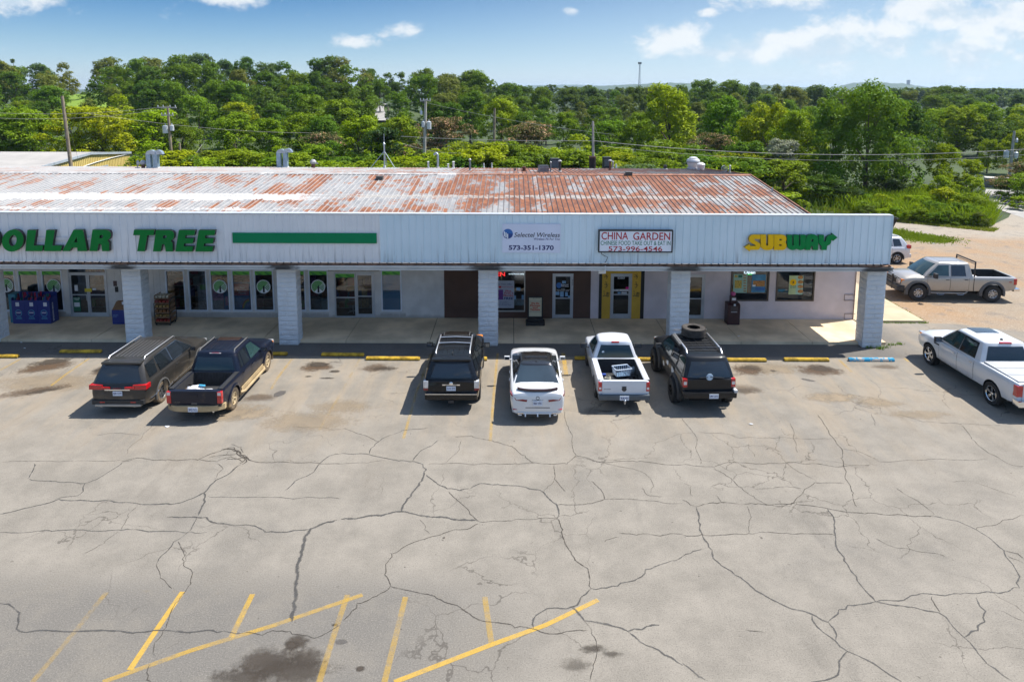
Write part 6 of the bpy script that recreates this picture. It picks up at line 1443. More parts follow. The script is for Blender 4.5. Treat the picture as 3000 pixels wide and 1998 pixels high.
for sd in (1, -1): c.box('taillight', -.015, .21, min(sd * .78, sd * .937), max(sd * .78, sd * .937), .76, .836, M('tail_smoked', (.22, .03, .03), .15), .01)
c.box('chrome_strip', -.03, .03, -.30, .30, .94, .985, chrome, .012); c.plate('LA2 07J', 0, .84, -.025); c.rear_text('4RUNNER', -.2, .2, .95, .975, -.034, alloy_dark)
MB().revolve([(.0, -.01), (.05, -.01), (.062, 0), (.05, .012), (0, .014)], 'x', 18, (c.x0 - .035, 0, 1.01)).build('emblem', chrome, c.root, 60)
c.box('bumper', -.10, .15, -.88, .88, .46, .66, pb, .04); c.box('bumper_strip', -.115, .10, -.87, .87, .655, .685, chrome, .01); c.box('hitch', -.12, .15, -.09, .09, .36, .46, plas, .015); c.mirrors(3.10, 1.08, 1.10, pb, (.10, .24, .17))
c.front(4.82, .62, .90, .40, 4.72, .88, 1.0, .50, .86, amber); MB().bbox(c.x0 + .58, c.x0 + .72, -.012, .012, 1.79, 1.85, .008).build('antenna_fin', plas, c.root)
MB().obox((c.x0 - .0, .0, .70), (.02, 0, 0), (0, .64, 0), (0, 0, .006)).build('tailgate_seam', well, c.root)

# ---- 4 white sedan, dark glass roof
pw = paint('pearl_paint', (.62, .63, .64), 0, None, 1, .25)
sp = dict(ro=1.10, wb=2.82, r=.34, paint=pw, roofmat=M('roof_glass', (.014, .015, .017), .06, 0, .15, 1, 0, 40, .8), wheel=wheel_mesh(.34, .23, .245, 5, tyre_m, alloy_black, True), gap=.045, bulge=1.3,
          st=[(0, .70, .40, .86, .90), (.05, .82, .30, .96, 1.02), (.20, .88, .24, .99, 1.07), (.7, .915, .20, .98, 1.06), (1.4, .92, .19, .95, 1.0), (2.6, .915, .19, .92, .94), (3.5, .915, .19, .89, .96), (4.2, .905, .20, .84, .91), (4.62, .86, .22, .74, .80), (4.83, .74, .27, .62, .68), (4.88, .60, .36, .54, .58)],
          gh=dict(xb0=.62, xt0=1.52, xb1=3.66, xt1=2.62, wb=.82, wt=.56, z0=.93, z1=1.37, br=.05, cvr=-.04, bf=.16))
c = Car('white sedan with black glass roof and dark trunk lip spoiler', 'sedan', sp, place(.86, 22.34, sp), H90)
c.glass_end(False, .95, .16, .98, y1=.95, mt=M('sedan_glass', (.02, .032, .042), .04, 0, .25, .8, 0, 40, 0, .9)); c.glass_end(True, .88, .06, .95)
c.side_glass([(1.22, .16), (1.62, .86), (1.95, .93), (2.02, .08)]); c.side_glass([(2.08, .08), (2.02, .93), (2.50, .90), (3.30, .14), (3.34, .08)])
c.box('sunroof', 1.98, 2.52, -.40, .40, 1.425, 1.452, M('sunroof_black', (.012, .010, .009), .08), .008); MB().bbox(c.x0 + 1.62, c.x0 + 1.76, -.015, .015, 1.42, 1.475, .008).build('antenna_fin', plas, c.root)
c.door(1.40, 2.06, f0=.12); c.door(2.08, 3.10, f0=.12)
MB().loft([[(c.x0 + .045 + .12 * (abs(y) / .62) ** 3, y, z) for z in (1.065, 1.10)] + [(c.x0 + .20 + .12 * (abs(y) / .62) ** 3, y, z) for z in (1.085, 1.06)] for y in [-.66 + 1.32 * i / 12 for i in range(13)]]).build('spoiler', M('spoiler_black', (.025, .012, .014), .3), c.root, 50)
tdark = M('tail_dark_red', (.20, .008, .012), .12, 0, .1, 8, 0, 40, .8)
for sd in (1, -1):
    pts = [(.02, .34, .80), (.0, .36, .745), (.03, .70, .78), (.16, .875, .90), (.22, .90, 1.0), (.14, .865, .96), (.06, .76, .855)]
    o = MB().loft([[(c.x0 + x - .035, sd * y, z) for x, y, z in pts], [(c.x0 + x + .12, sd * y, z) for x, y, z in pts]]).build('taillight', tdark, c.root, 30)
    MB().loft([[(c.x0 + x - .045, sd * y, z) for x, y, z in ((.04, .56, .79), (.05, .70, .79), (.13, .82, .87), (.07, .72, .825))], [(c.x0 + x + .02, sd * y, z) for x, y, z in ((.04, .56, .79), (.05, .70, .79), (.13, .82, .87), (.07, .72, .825))]]).build('reverse_lamp', tail_w, o)
    MB().obox((c.x0 + .10, sd * .80, .66), (.012, 0, 0), (0, sd * .02, .0), (0, sd * .02, .16)).build('vent', plas, c.root)
    MB().bbox(c.x0 - .03, c.x0 + .1, sd * .55 - .10, sd * .55 + .10, .30, .37, .02).build('exhaust_tip', chrome, c.root); MB().bbox(c.x0 + .0, c.x0 + .08, sd * .72 - .08, sd * .72 + .08, .46, .475, .004).build('reflector', tail_r, c.root)
MB().revolve([(.045, -.008), (.06, .0), (.045, .008)], 'x', 20, (c.x0 + .0, 0, .86)).build('emblem', plas, c.root); c.rear_text('CAMRY', -.2, .2, .79, .81, -.012, plas); c.rear_text('XSE', -.62, -.52, .62, .645, .01, plas)
c.plate('BJ6 VIX', 0, .69, -.02); c.box('plate_recess', -.005, .10, -.40, .40, .52, .545, plas, .008)
c.box('diffuser', -.03, .2, -.62, .62, .27, .36, pw, .02)
for y in (-.40, 0, .40): MB().prism([(c.x0 - .07, .25), (c.x0 + .1, .25), (c.x0 + .1, .38), (c.x0 - .02, .36)], 'y', y - .02, y + .02).build('diffuser_fin', pw, c.root)
c.box('diffuser_dark', -.036, .1, -.52, .52, .26, .33, plas, .01); c.mirrors(3.05, 1.02, .93, pw, (.10, .20, .14)); c.front(4.86, .36, .55, .5, 4.80, .60, .70, .45, .80)

# ---- 5 small white regular-cab pickup
pw2 = paint('white_paint', (.58, .60, .64), 0, DSTY, .5, .35)
sp = dict(ro=1.16, wb=2.86, r=.35, paint=pw2, bedmat=M('bed_black', (.020, .021, .023), .7, 0, .2, 4), wheel=wheel_mesh(.35, .23, .20, 6, tyre_m, alloy_dark), bed=(.10, 1.93, .68, .58), bulge=.8,
          st=[(0, .85, .50, 1.06, 1.07), (.05, .865, .48, 1.07, 1.08), (.4, .875, .42, 1.075, 1.085), (2.0, .875, .38, 1.07, 1.08), (2.6, .86, .34, 1.05, 1.06), (3.3, .86, .34, 1.02, 1.06), (4.0, .865, .36, .98, 1.05), (4.6, .84, .40, .92, .98), (4.80, .78, .44, .84, .88), (4.86, .66, .50, .74, .78)],
          gh=dict(xb0=2.02, xt0=2.16, xb1=3.62, xt1=2.98, wb=.80, wt=.60, z0=1.05, z1=1.63, br=.03, cvr=.01))
c = Car('small white regular cab pickup with a plastic basket in its black bed', 'pickup truck', sp, place(3.80, 23.26, sp), H90)
c.glass_end(False, .86, .08, .84, y1=.82); c.glass_end(True, .88, .06, .95, greenglass); c.side_glass([(2.36, .08), (2.32, .90), (2.92, .90), (3.42, .10)], greenglass)
MB().revolve([(0, 0), (.05, 0)], 'x', 5, (c.edge(.45, .55, False) - .015, .45, 1.30)).build('sticker', wP, c.root); c.box('brake_lamp', 2.10, 2.2, -.14, .14, 1.615, 1.665, tail_r, .012)
c.door(2.36, 3.40); tg = c.box('tailgate', -.025, .06, -.735, .735, .60, 1.085, pw2, .015); c.box('handle', -.035, 0, -.085, .085, .96, 1.01, plas, .01, tg); MB().revolve([(0, -.01), (.08, -.006), (.085, .004)], 'x', 20, (c.x0 - .028, 0, .80)).build('emblem', M('emblem_dark', (.02, .022, .03), .3), tg)
for v in tg.children[-1].data.vertices: v.co.z = .80 + (v.co.z - .80) * .45
c.rear_text('RANGER', .45, .68, .78, .815, -.028, alloy_dark); c.tail(.745, .865, .72, 1.03, -.02, .10, clear=(.78, .86)); c.box('bumper', -.12, .16, -.86, .86, .44, .62, M('bumper_blue_grey', (.06, .075, .09), .5), .04); c.plate('4UK 831', 0, .53, -.125)
o = MB().tube([(c.x0 - .12, 0, .38), (c.x0 - .24, 0, .40)], .035, 8).revolve([(0, .44), (.03, .45), (.045, .48), (.03, .515), (0, .525)], 'z', 12, (c.x0 - .26, 0, 0)).tube([(c.x0 - .26, 0, .38), (c.x0 - .26, 0, .45)], .018, 8).build('tow_ball', alloy, c.root, 50)
for sd in (1, -1): MB().box(c.x0 + .10, c.x0 + 1.95, sd * .785 - .085, sd * .785 + .085, 1.084, 1.094).build('bed_rail', pw2, c.root)
for i in range(24): MB().bbox(c.x0 + .14, c.x0 + .95, -.62 + i * .053, -.595 + i * .053, .582, .60, .004).build('bed_rib', M('bed_mat', (.13, .115, .095), .85, 0, .3, 6), c.root)
c.mirrors(3.20, 1.04, 1.02, plas, (.10, .26, .17)); c.front(4.84, .58, .84, .40, 4.76, .72, .88, .42, .80)
# basket and clutter in that bed
bk = thing('laundry_basket', 'white slatted plastic basket lying in the small white pickup bed', 'basket', (3.96, 23.62, .66), .25)
wpl = M('white_plastic', (.50, .58, .68), .5); w0, l0 = .20, .30
for i in range(9):
    x = -l0 + i * 2 * l0 / 8
    for sd in (-1, 1): MB().tube([(x * .85, sd * w0 * .85, .0), (x, sd * w0, .26)], .013, 5).build('slat', wpl, bk)
for i in range(6):
    y = -w0 + i * 2 * w0 / 5
    for sd in (-1, 1): MB().tube([(sd * l0 * .85, y * .85, 0), (sd * l0, y, .26)], .013, 5).build('slat', wpl, bk)
MB().tube([(-l0, -w0, .26), (l0, -w0, .26), (l0, w0, .26), (-l0, w0, .26), (-l0, -w0, .26)], .022, 6).build('rim', wpl, bk); MB().box(-l0 * .86, l0 * .86, -w0 * .86, w0 * .86, -.01, .01).build('bottom', M('basket_blue', (.10, .17, .26), .5), bk)
jg = MB().loft([[(.12 * math.cos(a) * k_, .10 * math.sin(a) * k_, z) for a in [i * math.pi / 6 for i in range(12)]] for z, k_ in ((0, 1), (.2, 1.05), (.28, .9), (.32, .3), (.36, .25))]).build('plastic_jug', M('jug_grey', (.35, .40, .44), .4), None, 50, loc=(4.30, 23.95, .62)); jg.rotation_euler = (0, 1.3, .5); tag(jg, 'pale grey plastic jug lying beside the basket in the white pickup', 'jug')
ho = MB().tube([(3.42 + .12 * math.cos(i * .55) * (1 - i * .01), 23.30 + .10 * math.sin(i * .55), .61 + .004 * i) for i in range(26)], .012, 5).build('coiled_cord', M('pale_cord', (.45, .44, .36), .7), None, 60); tag(ho, 'pale coiled cord on the bed mat of the small white pickup', 'cord')
bl = MB().bbox(-.1, .1, -.06, .06, 0, .08, .02).build('blue_tool', M('tool_blue', (.02, .06, .30), .5), None, loc=(3.30, 23.62, .60)); tag(bl, 'small bright blue item at the left of the white pickup bed', 'tool')

# ---- 6 lifted black off-roader with a tyre on its roof
pk = paint('satin_black_paint', (.007, .008, .010), 0, None, 1, .42)
spw = wheel_mesh(.42, .29, .22, 6, tyre_m, alloy_black)
sp = dict(ro=.95, wb=2.70, r=.42, paint=pk, wheel=spw, track=.90, gap=.08, bulge=.8,
          st=[(0, .82, .62, 1.16, 1.20), (.05, .87, .58, 1.21, 1.24), (.4, .90, .50, 1.25, 1.26), (1.0, .905, .48, 1.25, 1.26), (2.4, .905, .48, 1.22, 1.24), (3.3, .90, .48, 1.20, 1.26), (3.9, .90, .50, 1.17, 1.25), (4.32, .86, .56, 1.08, 1.16), (4.48, .78, .60, 1.0, 1.04), (4.53, .66, .66, .90, .94)],
          gh=dict(xb0=.05, xt0=.34, xb1=3.30, xt1=2.60, wb=.85, wt=.68, z0=1.23, z1=1.82, br=.06, cvr=.03))
c = Car('lifted black off-road suv with white mud-splashed doors and a spare tyre on its roof rack', 'suv', sp, place(6.56, 22.92, sp), H90 + .03)
c.glass_end(False, .88, .04, .84, y1=.80); c.glass_end(True, .88, .06, .95, greenglass); c.side_glass([(.30, .12), (.40, .86), (.98, .86), (.92, .12)]); c.side_glass([(1.08, .10), (1.08, .90), (1.70, .92), (1.74, .10)]); c.side_glass([(1.84, .10), (1.80, .90), (2.52, .88), (3.05, .12)], greenglass)
c.door(1.05, 1.80); c.door(1.84, 2.80); c.flare(plas, .10, .05); c.tail(.74, .885, .93, 1.22, -.012, .18, clear=(1.02, 1.13)); c.box('bumper', -.16, .14, -.90, .90, .60, .80, pk, .04); c.box('bumper_end', -.17, .05, -.92, -.80, .78, .88, M('bumper_chip', (.45, .46, .47), .4), .03)
c.plate('JM1 22G', -.12, .68, -.165); o = MB().revolve([(0, -.008), (.115, -.004), (.118, .006)], 'x', 20, (c.x0 - .012, 0, 1.285)).build('sticker', M('sticker_blue_white', (.42, .55, .68), .5), c.root)
MB().obox((c.x0 - .02, -.25, 1.27), (.008, 0, 0), (0, .24, .02), (0, -.0, .012)).obox((c.x0 - .02, .2, 1.27), (.008, 0, 0), (0, .14, -.01), (0, 0, .012)).build('wiper', plas, c.root)
splash = decal_mat('white_splash', (.62, .62, .60), 'hard')
for x0, x1, f0, f1, sd in ((1.0, 1.55, .25, .98, 1), (1.75, 2.15, .35, .95, 1), (.75, 1.0, .1, .5, 1), (2.35, 2.7, .1, .5, 1)):
    nx, nf = 6, 6; v = []; uvs = []
    for j in range(nf + 1):
        for i in range(nx + 1):
            p = c.surf(x0 + (x1 - x0) * i / nx, f0 + (f1 - f0) * j / nf); v.append((p[0], sd * (p[1] + .012), p[2])); uvs.append((i / nx, j / nf))
    me = bpy.data.meshes.new('mud_splash'); me.from_pydata(v, [], [(j * (nx + 1) + i, j * (nx + 1) + i + 1, (j + 1) * (nx + 1) + i + 1, (j + 1) * (nx + 1) + i) for j in range(nf) for i in range(nx)]); me.materials.append(splash)
    ul = me.uv_layers.new(name='UVMap')
    for l in me.loops: ul.data[l.index].uv = uvs[l.vertex_index]
    shade(me, 60); o = link('mud_splash', me, c.root); o.color = (1, 1, 1, .95)
rkx0, rkx1, rz = .62, 2.45, 1.96
mb = MB()
for sd in (1, -1): mb.tube([(c.x0 + rkx0, sd * .60, 1.83), (c.x0 + rkx0 + .15, sd * .60, rz), (c.x0 + rkx1 - .15, sd * .60, rz), (c.x0 + rkx1, sd * .60, 1.84)], .032, 8)
mb.build('roof_rail', M('satin_rail', (.62, .62, .63), .3, .8), c.root, 60)
for i in range(7): MB().tube([(c.x0 + .80 + i * .25, -.58, rz - .06), (c.x0 + .80 + i * .25, .58, rz - .06)], .012, 6).build('rack_bar', plas, c.root)
for i in range(5): MB().tube([(c.x0 + .78, -.5 + i * .25, rz - .05), (c.x0 + 2.32, -.5 + i * .25, rz - .05)], .009, 6).build('rack_bar', plas, c.root)
MB().tube([(c.x0 + .66, -.60, rz + .10), (c.x0 + .66, .60, rz + .10)], .016, 6).tube([(c.x0 + 2.38, -.60, rz + .12), (c.x0 + 2.38, .60, rz + .12)], .016, 6).build('rack_hoop', alloy_dark, c.root, 60)
c.box('side_awning', 1.2, 2.2, .60, .72, 1.90, 1.99, greyp, .03); c.mirrors(2.86, 1.03, 1.22, plas, (.10, .22, .17)); c.front(4.52, .74, .98, .42, 4.44, .92, 1.08, .44, .82)
wx_ = c.root.location
tyr = thing('spare_tyre', 'big knobbly spare tyre lying on the roof rack of the black off-roader', 'tyre', (wx_.x + .06, wx_.y - .14, 1.96 + .155))
a_ = link('tread', wheel_mesh(.42, .30, .235, 1, M('tyre_worn', (.045, .038, .032), .9, 0, .4, 6), alloy_black)[0], tyr, None, (H90, 0, 0)); 
MB().revolve([(.225, -.1), (.21, .08), (.16, .10), (.16, .02), (.10, 0), (0, 0)], 'z', 24).build('rim', alloy_black, tyr, 40)

# ---- 7 white full-size crew pickup at the right edge
sp = dict(ro=1.14, wb=3.60, r=.40, paint=paint('white_truck_paint', (.60, .61, .62), 0, DSTY, .7, .28), wheel=wheel_mesh(.40, .27, .27, 5, tyre_m, chrome, True), bulge=.9, gap=.07,
          st=[(0, .95, .56, 1.22, 1.24), (.05, .975, .54, 1.24, 1.25), (.4, 1.0, .46, 1.25, 1.26), (2.0, 1.0, .42, 1.23, 1.24), (2.8, .995, .40, 1.18, 1.20), (3.9, .995, .40, 1.15, 1.22), (4.8, 1.0, .44, 1.13, 1.25), (5.35, .97, .48, 1.06, 1.20), (5.70, .88, .52, .96, 1.06), (5.82, .74, .58, .84, .90)],
          gh=dict(xb0=1.84, xt0=2.06, xb1=4.34, xt1=3.50, wb=.93, wt=.72, z0=1.19, z1=1.86, br=.04, cvr=.01))
pr = sp['paint']
c = Car('large white crew cab pickup with grey bed cover at the edge of the lot', 'pickup truck', sp, place(17.62, 22.72, sp), H90)
c.glass_end(False, .84, .16, .86, y1=.82); c.glass_end(True, .88, .06, .95, greenglass); c.side_glass([(2.24, .12), (2.30, .88), (3.0, .90), (3.04, .10)], None, plas, .03); c.side_glass([(3.14, .10), (3.08, .90), (3.52, .87), (4.12, .12)], greenglass, plas, .03)
c.door(2.14, 3.06, handle=chrome); c.door(3.08, 4.14, handle=chrome); c.box('sunroof', 2.95, 3.50, -.42, .42, 1.91, 1.937, M('sunroof_grey', (.05, .065, .075), .1), .01); c.box('brake_lamp', 2.0, 2.1, -.22, .22, 1.86, 1.91, tail_r, .012)
MB().prism([(c.x0 + 2.18, 1.92), (c.x0 + 2.30, 1.92), (c.x0 + 2.24, 1.99)], 'y', -.03, .03).build('antenna_fin', plas, c.root)
cov = M('tonneau_grey', (.36, .37, .38), .6, 0, .08, 1.5)
for i in range(3): c.box('bed_cover', .10 + i * .575, .10 + (i + 1) * .575 - .012, -.86, .86, 1.235, 1.285 + .004 * i, cov, .012)
tg = c.box('tailgate', -.03, .05, -.79, .79, .66, 1.245, pr, .02); c.box('handle', -.04, 0, -.15, .15, .98, 1.07, chrome, .012, tg); c.tail(.79, .985, .80, 1.17, -.03, .16, clear=None); c.box('bumper', -.18, .14, -1.0, 1.0, .50, .70, chrome, .05); c.plate('8JK 4N2', 0, .60, -.185); c.mirrors(3.98, 1.16, 1.20, plas, (.12, .26, .20))
c.rear_text('RAM', -.32, .32, .76, .90, -.034, chrome); c.rear_text('1500', .52, .72, .74, .78, -.034, plas); c.front(5.80, .62, 1.0, .55, 5.66, .86, 1.06, .56, .90)
for sd in (1, -1): MB().bbox(c.x0 + 4.16, c.x0 + 4.45, sd * 1.0 - .012, sd * 1.0 + .012, .98, 1.03, .006).build('badge', plas, c.root); MB().tube([(c.x0 - .1, sd * .7, .46), (c.x0 + .2, sd * .7, .46)], .04, 8).build('exhaust_tip', chrome, c.root)

# ---- 8 pewter heavy pickup with grille guard on the gravel
pg = paint('pewter_paint', (.38, .35, .31), .35, (.28, .22, .15, .5), .9, .36)
sp = dict(ro=1.16, wb=3.72, r=.43, paint=pg, bedmat=liner, wheel=wheel_mesh(.43, .29, .235, 8, tyre_m, alloy), bed=(.12, 2.02, .78, .80), bulge=.7, gap=.10, track=.90,
          st=[(0, .94, .66, 1.27, 1.28), (.05, .955, .62, 1.28, 1.29), (.4, .97, .54, 1.29, 1.30), (2.1, .97, .50, 1.28, 1.29), (3.2, .965, .48, 1.25, 1.27), (4.2, .965, .48, 1.24, 1.32), (5.0, .97, .52, 1.22, 1.34), (5.5, .95, .56, 1.14, 1.26), (5.72, .90, .60, 1.05, 1.10), (5.78, .80, .66, .98, 1.02)],
          gh=dict(xb0=2.10, xt0=2.26, xb1=4.62, xt1=3.86, wb=.92, wt=.70, z0=1.26, z1=1.93, br=.03, cvr=.01))
c = Car('pewter coloured crew cab pickup with black grille guard parked on the gravel', 'pickup truck', sp, (23.0, 35.58, 0), math.pi - .058)
c.glass_end(False, .86, .12, .86); c.glass_end(True, .88, .06, .95, greenglass); c.side_glass([(2.50, .10), (2.52, .88), (3.20, .88), (3.24, .08)]); c.side_glass([(3.36, .08), (3.32, .88), (3.84, .86), (4.40, .10)], greenglass)
c.door(2.36, 3.27, handle=plas); c.door(3.29, 4.42, handle=plas); c.flare(greyp, .13, .05); c.mirrors(4.18, 1.20, 1.26, plas, (.14, .26, .26)); c.tail(.87, .965, .92, 1.24, -.02, .14, clear=None)
tg = c.box('tailgate', -.03, .05, -.80, .80, .72, 1.285, pg, .02); c.box('bumper', -.20, .10, -.96, .96, .56, .72, chrome, .04); c.box('front_bumper', 5.55, 5.98, -.98, .98, .52, .78, plas, .05); c.front(5.80, .82, 1.08, .50, 5.74, .92, 1.10, .54, .90, amber)
for sd in (1, -1): c.box('headlight', 5.50, 5.745, min(sd * .56, sd * .86), max(sd * .56, sd * .86), .96, 1.09, lampc, .03)
gg = MB()
for y in (-.46, .46): gg.bbox(c.x0 + 5.90, c.x0 + 6.0, y - .03, y + .03, .50, 1.28, .02)
for z in (.86, 1.0, 1.14, 1.25): gg.tube([(c.x0 + 5.95, -.46, z), (c.x0 + 5.95, .46, z)], .022, 8)
for sd in (1, -1): gg.tube([(c.x0 + 5.95, sd * .46, 1.22), (c.x0 + 5.90, sd * .80, 1.20), (c.x0 + 5.78, sd * .96, 1.12), (c.x0 + 5.78, sd * .98, .90), (c.x0 + 5.92, sd * .80, .84), (c.x0 + 5.95, sd * .46, .82)], .024, 8)
gg.build('grille_guard', plas, c.root, 50)
hk = MB()
for sd in (1, -1): hk.tube([(c.x0 + 2.05, sd * .84, 1.28), (c.x0 + 2.05, sd * .84, 2.06)], .035, 8)
hk.tube([(c.x0 + 2.05, -.84, 2.06), (c.x0 + 2.05, .84, 2.06)], .04, 8).tube([(c.x0 + 2.03, -.84, 1.95), (c.x0 + 2.03, .84, 1.95)], .02, 6); hk.build('headache_rack', plas, c.root, 50)
for sd in (1, -1):
    MB().tube([(c.x0 + 2.35, sd * .86, .50), (c.x0 + 2.5, sd * .97, .44), (c.x0 + 4.2, sd * .97, .44), (c.x0 + 4.35, sd * .86, .50)], .035, 8).build('step_bar', M('step_grey', (.30, .28, .25), .5, .3), c.root, 60)
    for x in (2.75, 3.75): MB().tube([(c.x0 + x - .2, sd * .97, .44), (c.x0 + x - .12, sd * 1.0, .36), (c.x0 + x + .12, sd * 1.0, .36), (c.x0 + x + .2, sd * .97, .44)], .02, 6).build('step', alloy, c.root, 60)
    MB().box(c.x0 + .76, c.x0 + .79, sd * .90 - .11, sd * .90 + .11, .30, .62).build('mud_flap', plas, c.root); MB().bbox(c.x0 + .25, c.x0 + .37, sd * .972 - .006, sd * .972 + .006, 1.05, 1.09, .004).build('badge', tail_r, c.root)
    MB().tube([(c.x0 + 2.10, sd * .972, .52), (c.x0 + 2.12, sd * .978, .9), (c.x0 + 2.10, sd * .965, 1.27)], .010, 6).build('cab_gap', well, c.root)
roof_ribs(c, 2.4, 3.7, (-.45, -.27, -.09, .09, .27, .45), 1.998, pg); c.box('tool_box', 1.55, 1.95, -.3, .3, .80, 1.15, M('box_white', (.5, .5, .5), .5), .03)

# ---- 9 white compact suv mostly behind the building corner
ps = paint('silver_white_paint', (.62, .63, .64), .1, None, 1, .28)
sp = dict(ro=.86, wb=2.66, r=.355, paint=ps, wheel=wheel_mesh(.355, .23, .24, 6, tyre_m, alloy), gap=.06,
          st=[(0, .72, .46, .98, 1.02), (.05, .82, .38, 1.03, 1.06), (.25, .88, .32, 1.06, 1.08), (.9, .905, .28, 1.08, 1.09), (2.4, .90, .28, 1.03, 1.05), (3.3, .90, .28, 1.0, 1.05), (3.9, .88, .30, .96, 1.02), (4.3, .82, .34, .86, .92), (4.42, .66, .42, .72, .76)],
          gh=dict(xb0=.12, xt0=.52, xb1=3.36, xt1=2.55, wb=.85, wt=.64, z0=1.05, z1=1.64, br=.10))
c = Car('white compact suv mostly hidden behind the right end of the building', 'suv', sp, (22.92, 43.25, 0), math.pi)
c.glass_end(False, .84, .10, .86); c.glass_end(True, .88, .06, .95); c.side_glass([(.58, .16), (.70, .86), (1.12, .88), (1.10, .12)]); c.side_glass([(1.18, .12), (1.16, .90), (1.82, .92), (1.86, .10)]); c.side_glass([(1.94, .10), (1.90, .92), (2.44, .90), (3.05, .12)])
c.door(1.20, 1.88); c.door(1.90, 2.85); c.roof_rails(.75, 2.3, .56, 1.71, greyp, .022); c.tail(.62, .86, .98, 1.20, .005, .30); c.box('bumper', -.07, .2, -.80, .80, .38, .62, ps, .05); c.plate('7RT 5K8', 0, .82, -.02); c.mirrors(2.85, 1.02, 1.03, ps); c.flare(greyp, .03, .01)
MB().bbox(c.x0 - .0, c.x0 + .25, -.36, .36, .66, 1.28, .08).build('spare_wheel_cover', ps, c.root, 50); c.front(4.40, .5, .75, .4, 4.30, .78, .9, .44, .78)

# ================================================================== WHEEL STOPS, YARD THINGS
stop_y = M('stop_yellow', (.44, .275, .02), .85, 0, .45, 5, .3, 25, dirt=(.05, .045, .03, .9), dirtz=.045)
def stop_mesh(L, mt):
    pr_ = [(-.085, 0), (-.085, .07), (-.05, .125), (.05, .125), (.085, .07), (.085, 0)]
    rings = [[(x, y * k_, z * kz) for y, z in pr_] for x, k_, kz in ((-L / 2, .9, .88), (-L / 2 + .03, 1, 1), (-L * .2, 1, 1), (0, 1, .985), (L * .2, 1, 1), (L / 2 - .03, 1, 1), (L / 2, .9, .88))]
    return MB().loft(rings).mesh('wheel_stop', mt, 30)
STOPS = [(-21.7, -19.9, 26.62, 'yellow concrete wheel stop at the far left edge of the lot'), (-18.56, -16.87, 27.16, 'yellow wheel stop standing alone between the far left stop and the charcoal crossover'), (-16.02, -14.25, 27.16, 'yellow wheel stop half hidden by the charcoal crossover'), (-10.95, -9.16, 26.98, 'yellow wheel stop mostly hidden in front of the navy pickup'),
         (-7.74, -6.01, 26.92, 'yellow wheel stop set closer to the walk, left of the longest one'), (-5.84, -3.68, 26.52, 'longest yellow wheel stop, left of the black suv with roof bars'), (-2.85, -.98, 26.52, 'yellow wheel stop in front of the black suv with roof bars'), (2.55, 4.4, 26.62, 'yellow wheel stop in front of the small white pickup'),
         (5.0, 6.85, 26.52, 'yellow wheel stop at the front wheel of the lifted black off-roader'), (8.36, 10.23, 26.50, 'yellow wheel stop just right of the lifted black off-roader'), (10.98, 12.77, 26.55, 'yellow wheel stop with a pale chipped end beside the blue one')]
for x0, x1, y, lab in STOPS: tag(link('wheel_stop', stop_mesh(x1 - x0, stop_y), None, ((x0 + x1) / 2, y, .004), (0, 0, random.uniform(-.012, .012))), lab, 'wheel stop', 'concrete wheel stops along the shop walk')
def blue_mat():
    m = bpy.data.materials.new('chipped_blue'); m.use_nodes = True; q = NT(m.node_tree); b = q.n['Principled BSDF']
    g = q.node('ShaderNodeTexCoord'); n = q.noise(g.outputs['Object'], 5.5, 5, .6); n2 = q.noise(g.outputs['Object'], 14, 4, .6)
    c_ = q.mix(q.smooth(n, .50, .54), (.015, .26, .46), q.mix(n2, (.50, .48, .44), (.36, .32, .27))); q.l.new(c_, b.inputs['Base Color']); b.inputs['Roughness'].default_value = .8; return m
tag(link('wheel_stop', stop_mesh(1.82, blue_mat()), None, (14.5, 26.58, .004)), 'chipped blue and white wheel stop by the last column', 'wheel stop', 'concrete wheel stops along the shop walk')
# dumpster behind the building corner
dp = thing('dumpster', 'dark dumpster with slatted black lid behind the building corner', 'dumpster', (28.0, 52.4, 0))
MB().loft([[(-1.0, -.7, .1), (.95, -.7, .1), (.95, .7, .1), (-1.0, .7, .1)], [(-1.15, -.85, 1.15), (1.30, -.85, 1.15), (1.30, .85, 1.15), (-1.15, .85, 1.15)]]).build('bin', M('dumpster_dark', (.035, .025, .02), .6, .2, .3, 3), dp)
MB().bbox(-1.2, 1.38, -.9, .9, 1.15, 1.22, .02).build('rim', plas, dp)
for i in range(14): MB().box(-1.15 + i * .175, -1.04 + i * .175, -.85, .85, 1.225, 1.30).build('lid_slat', plas, dp)
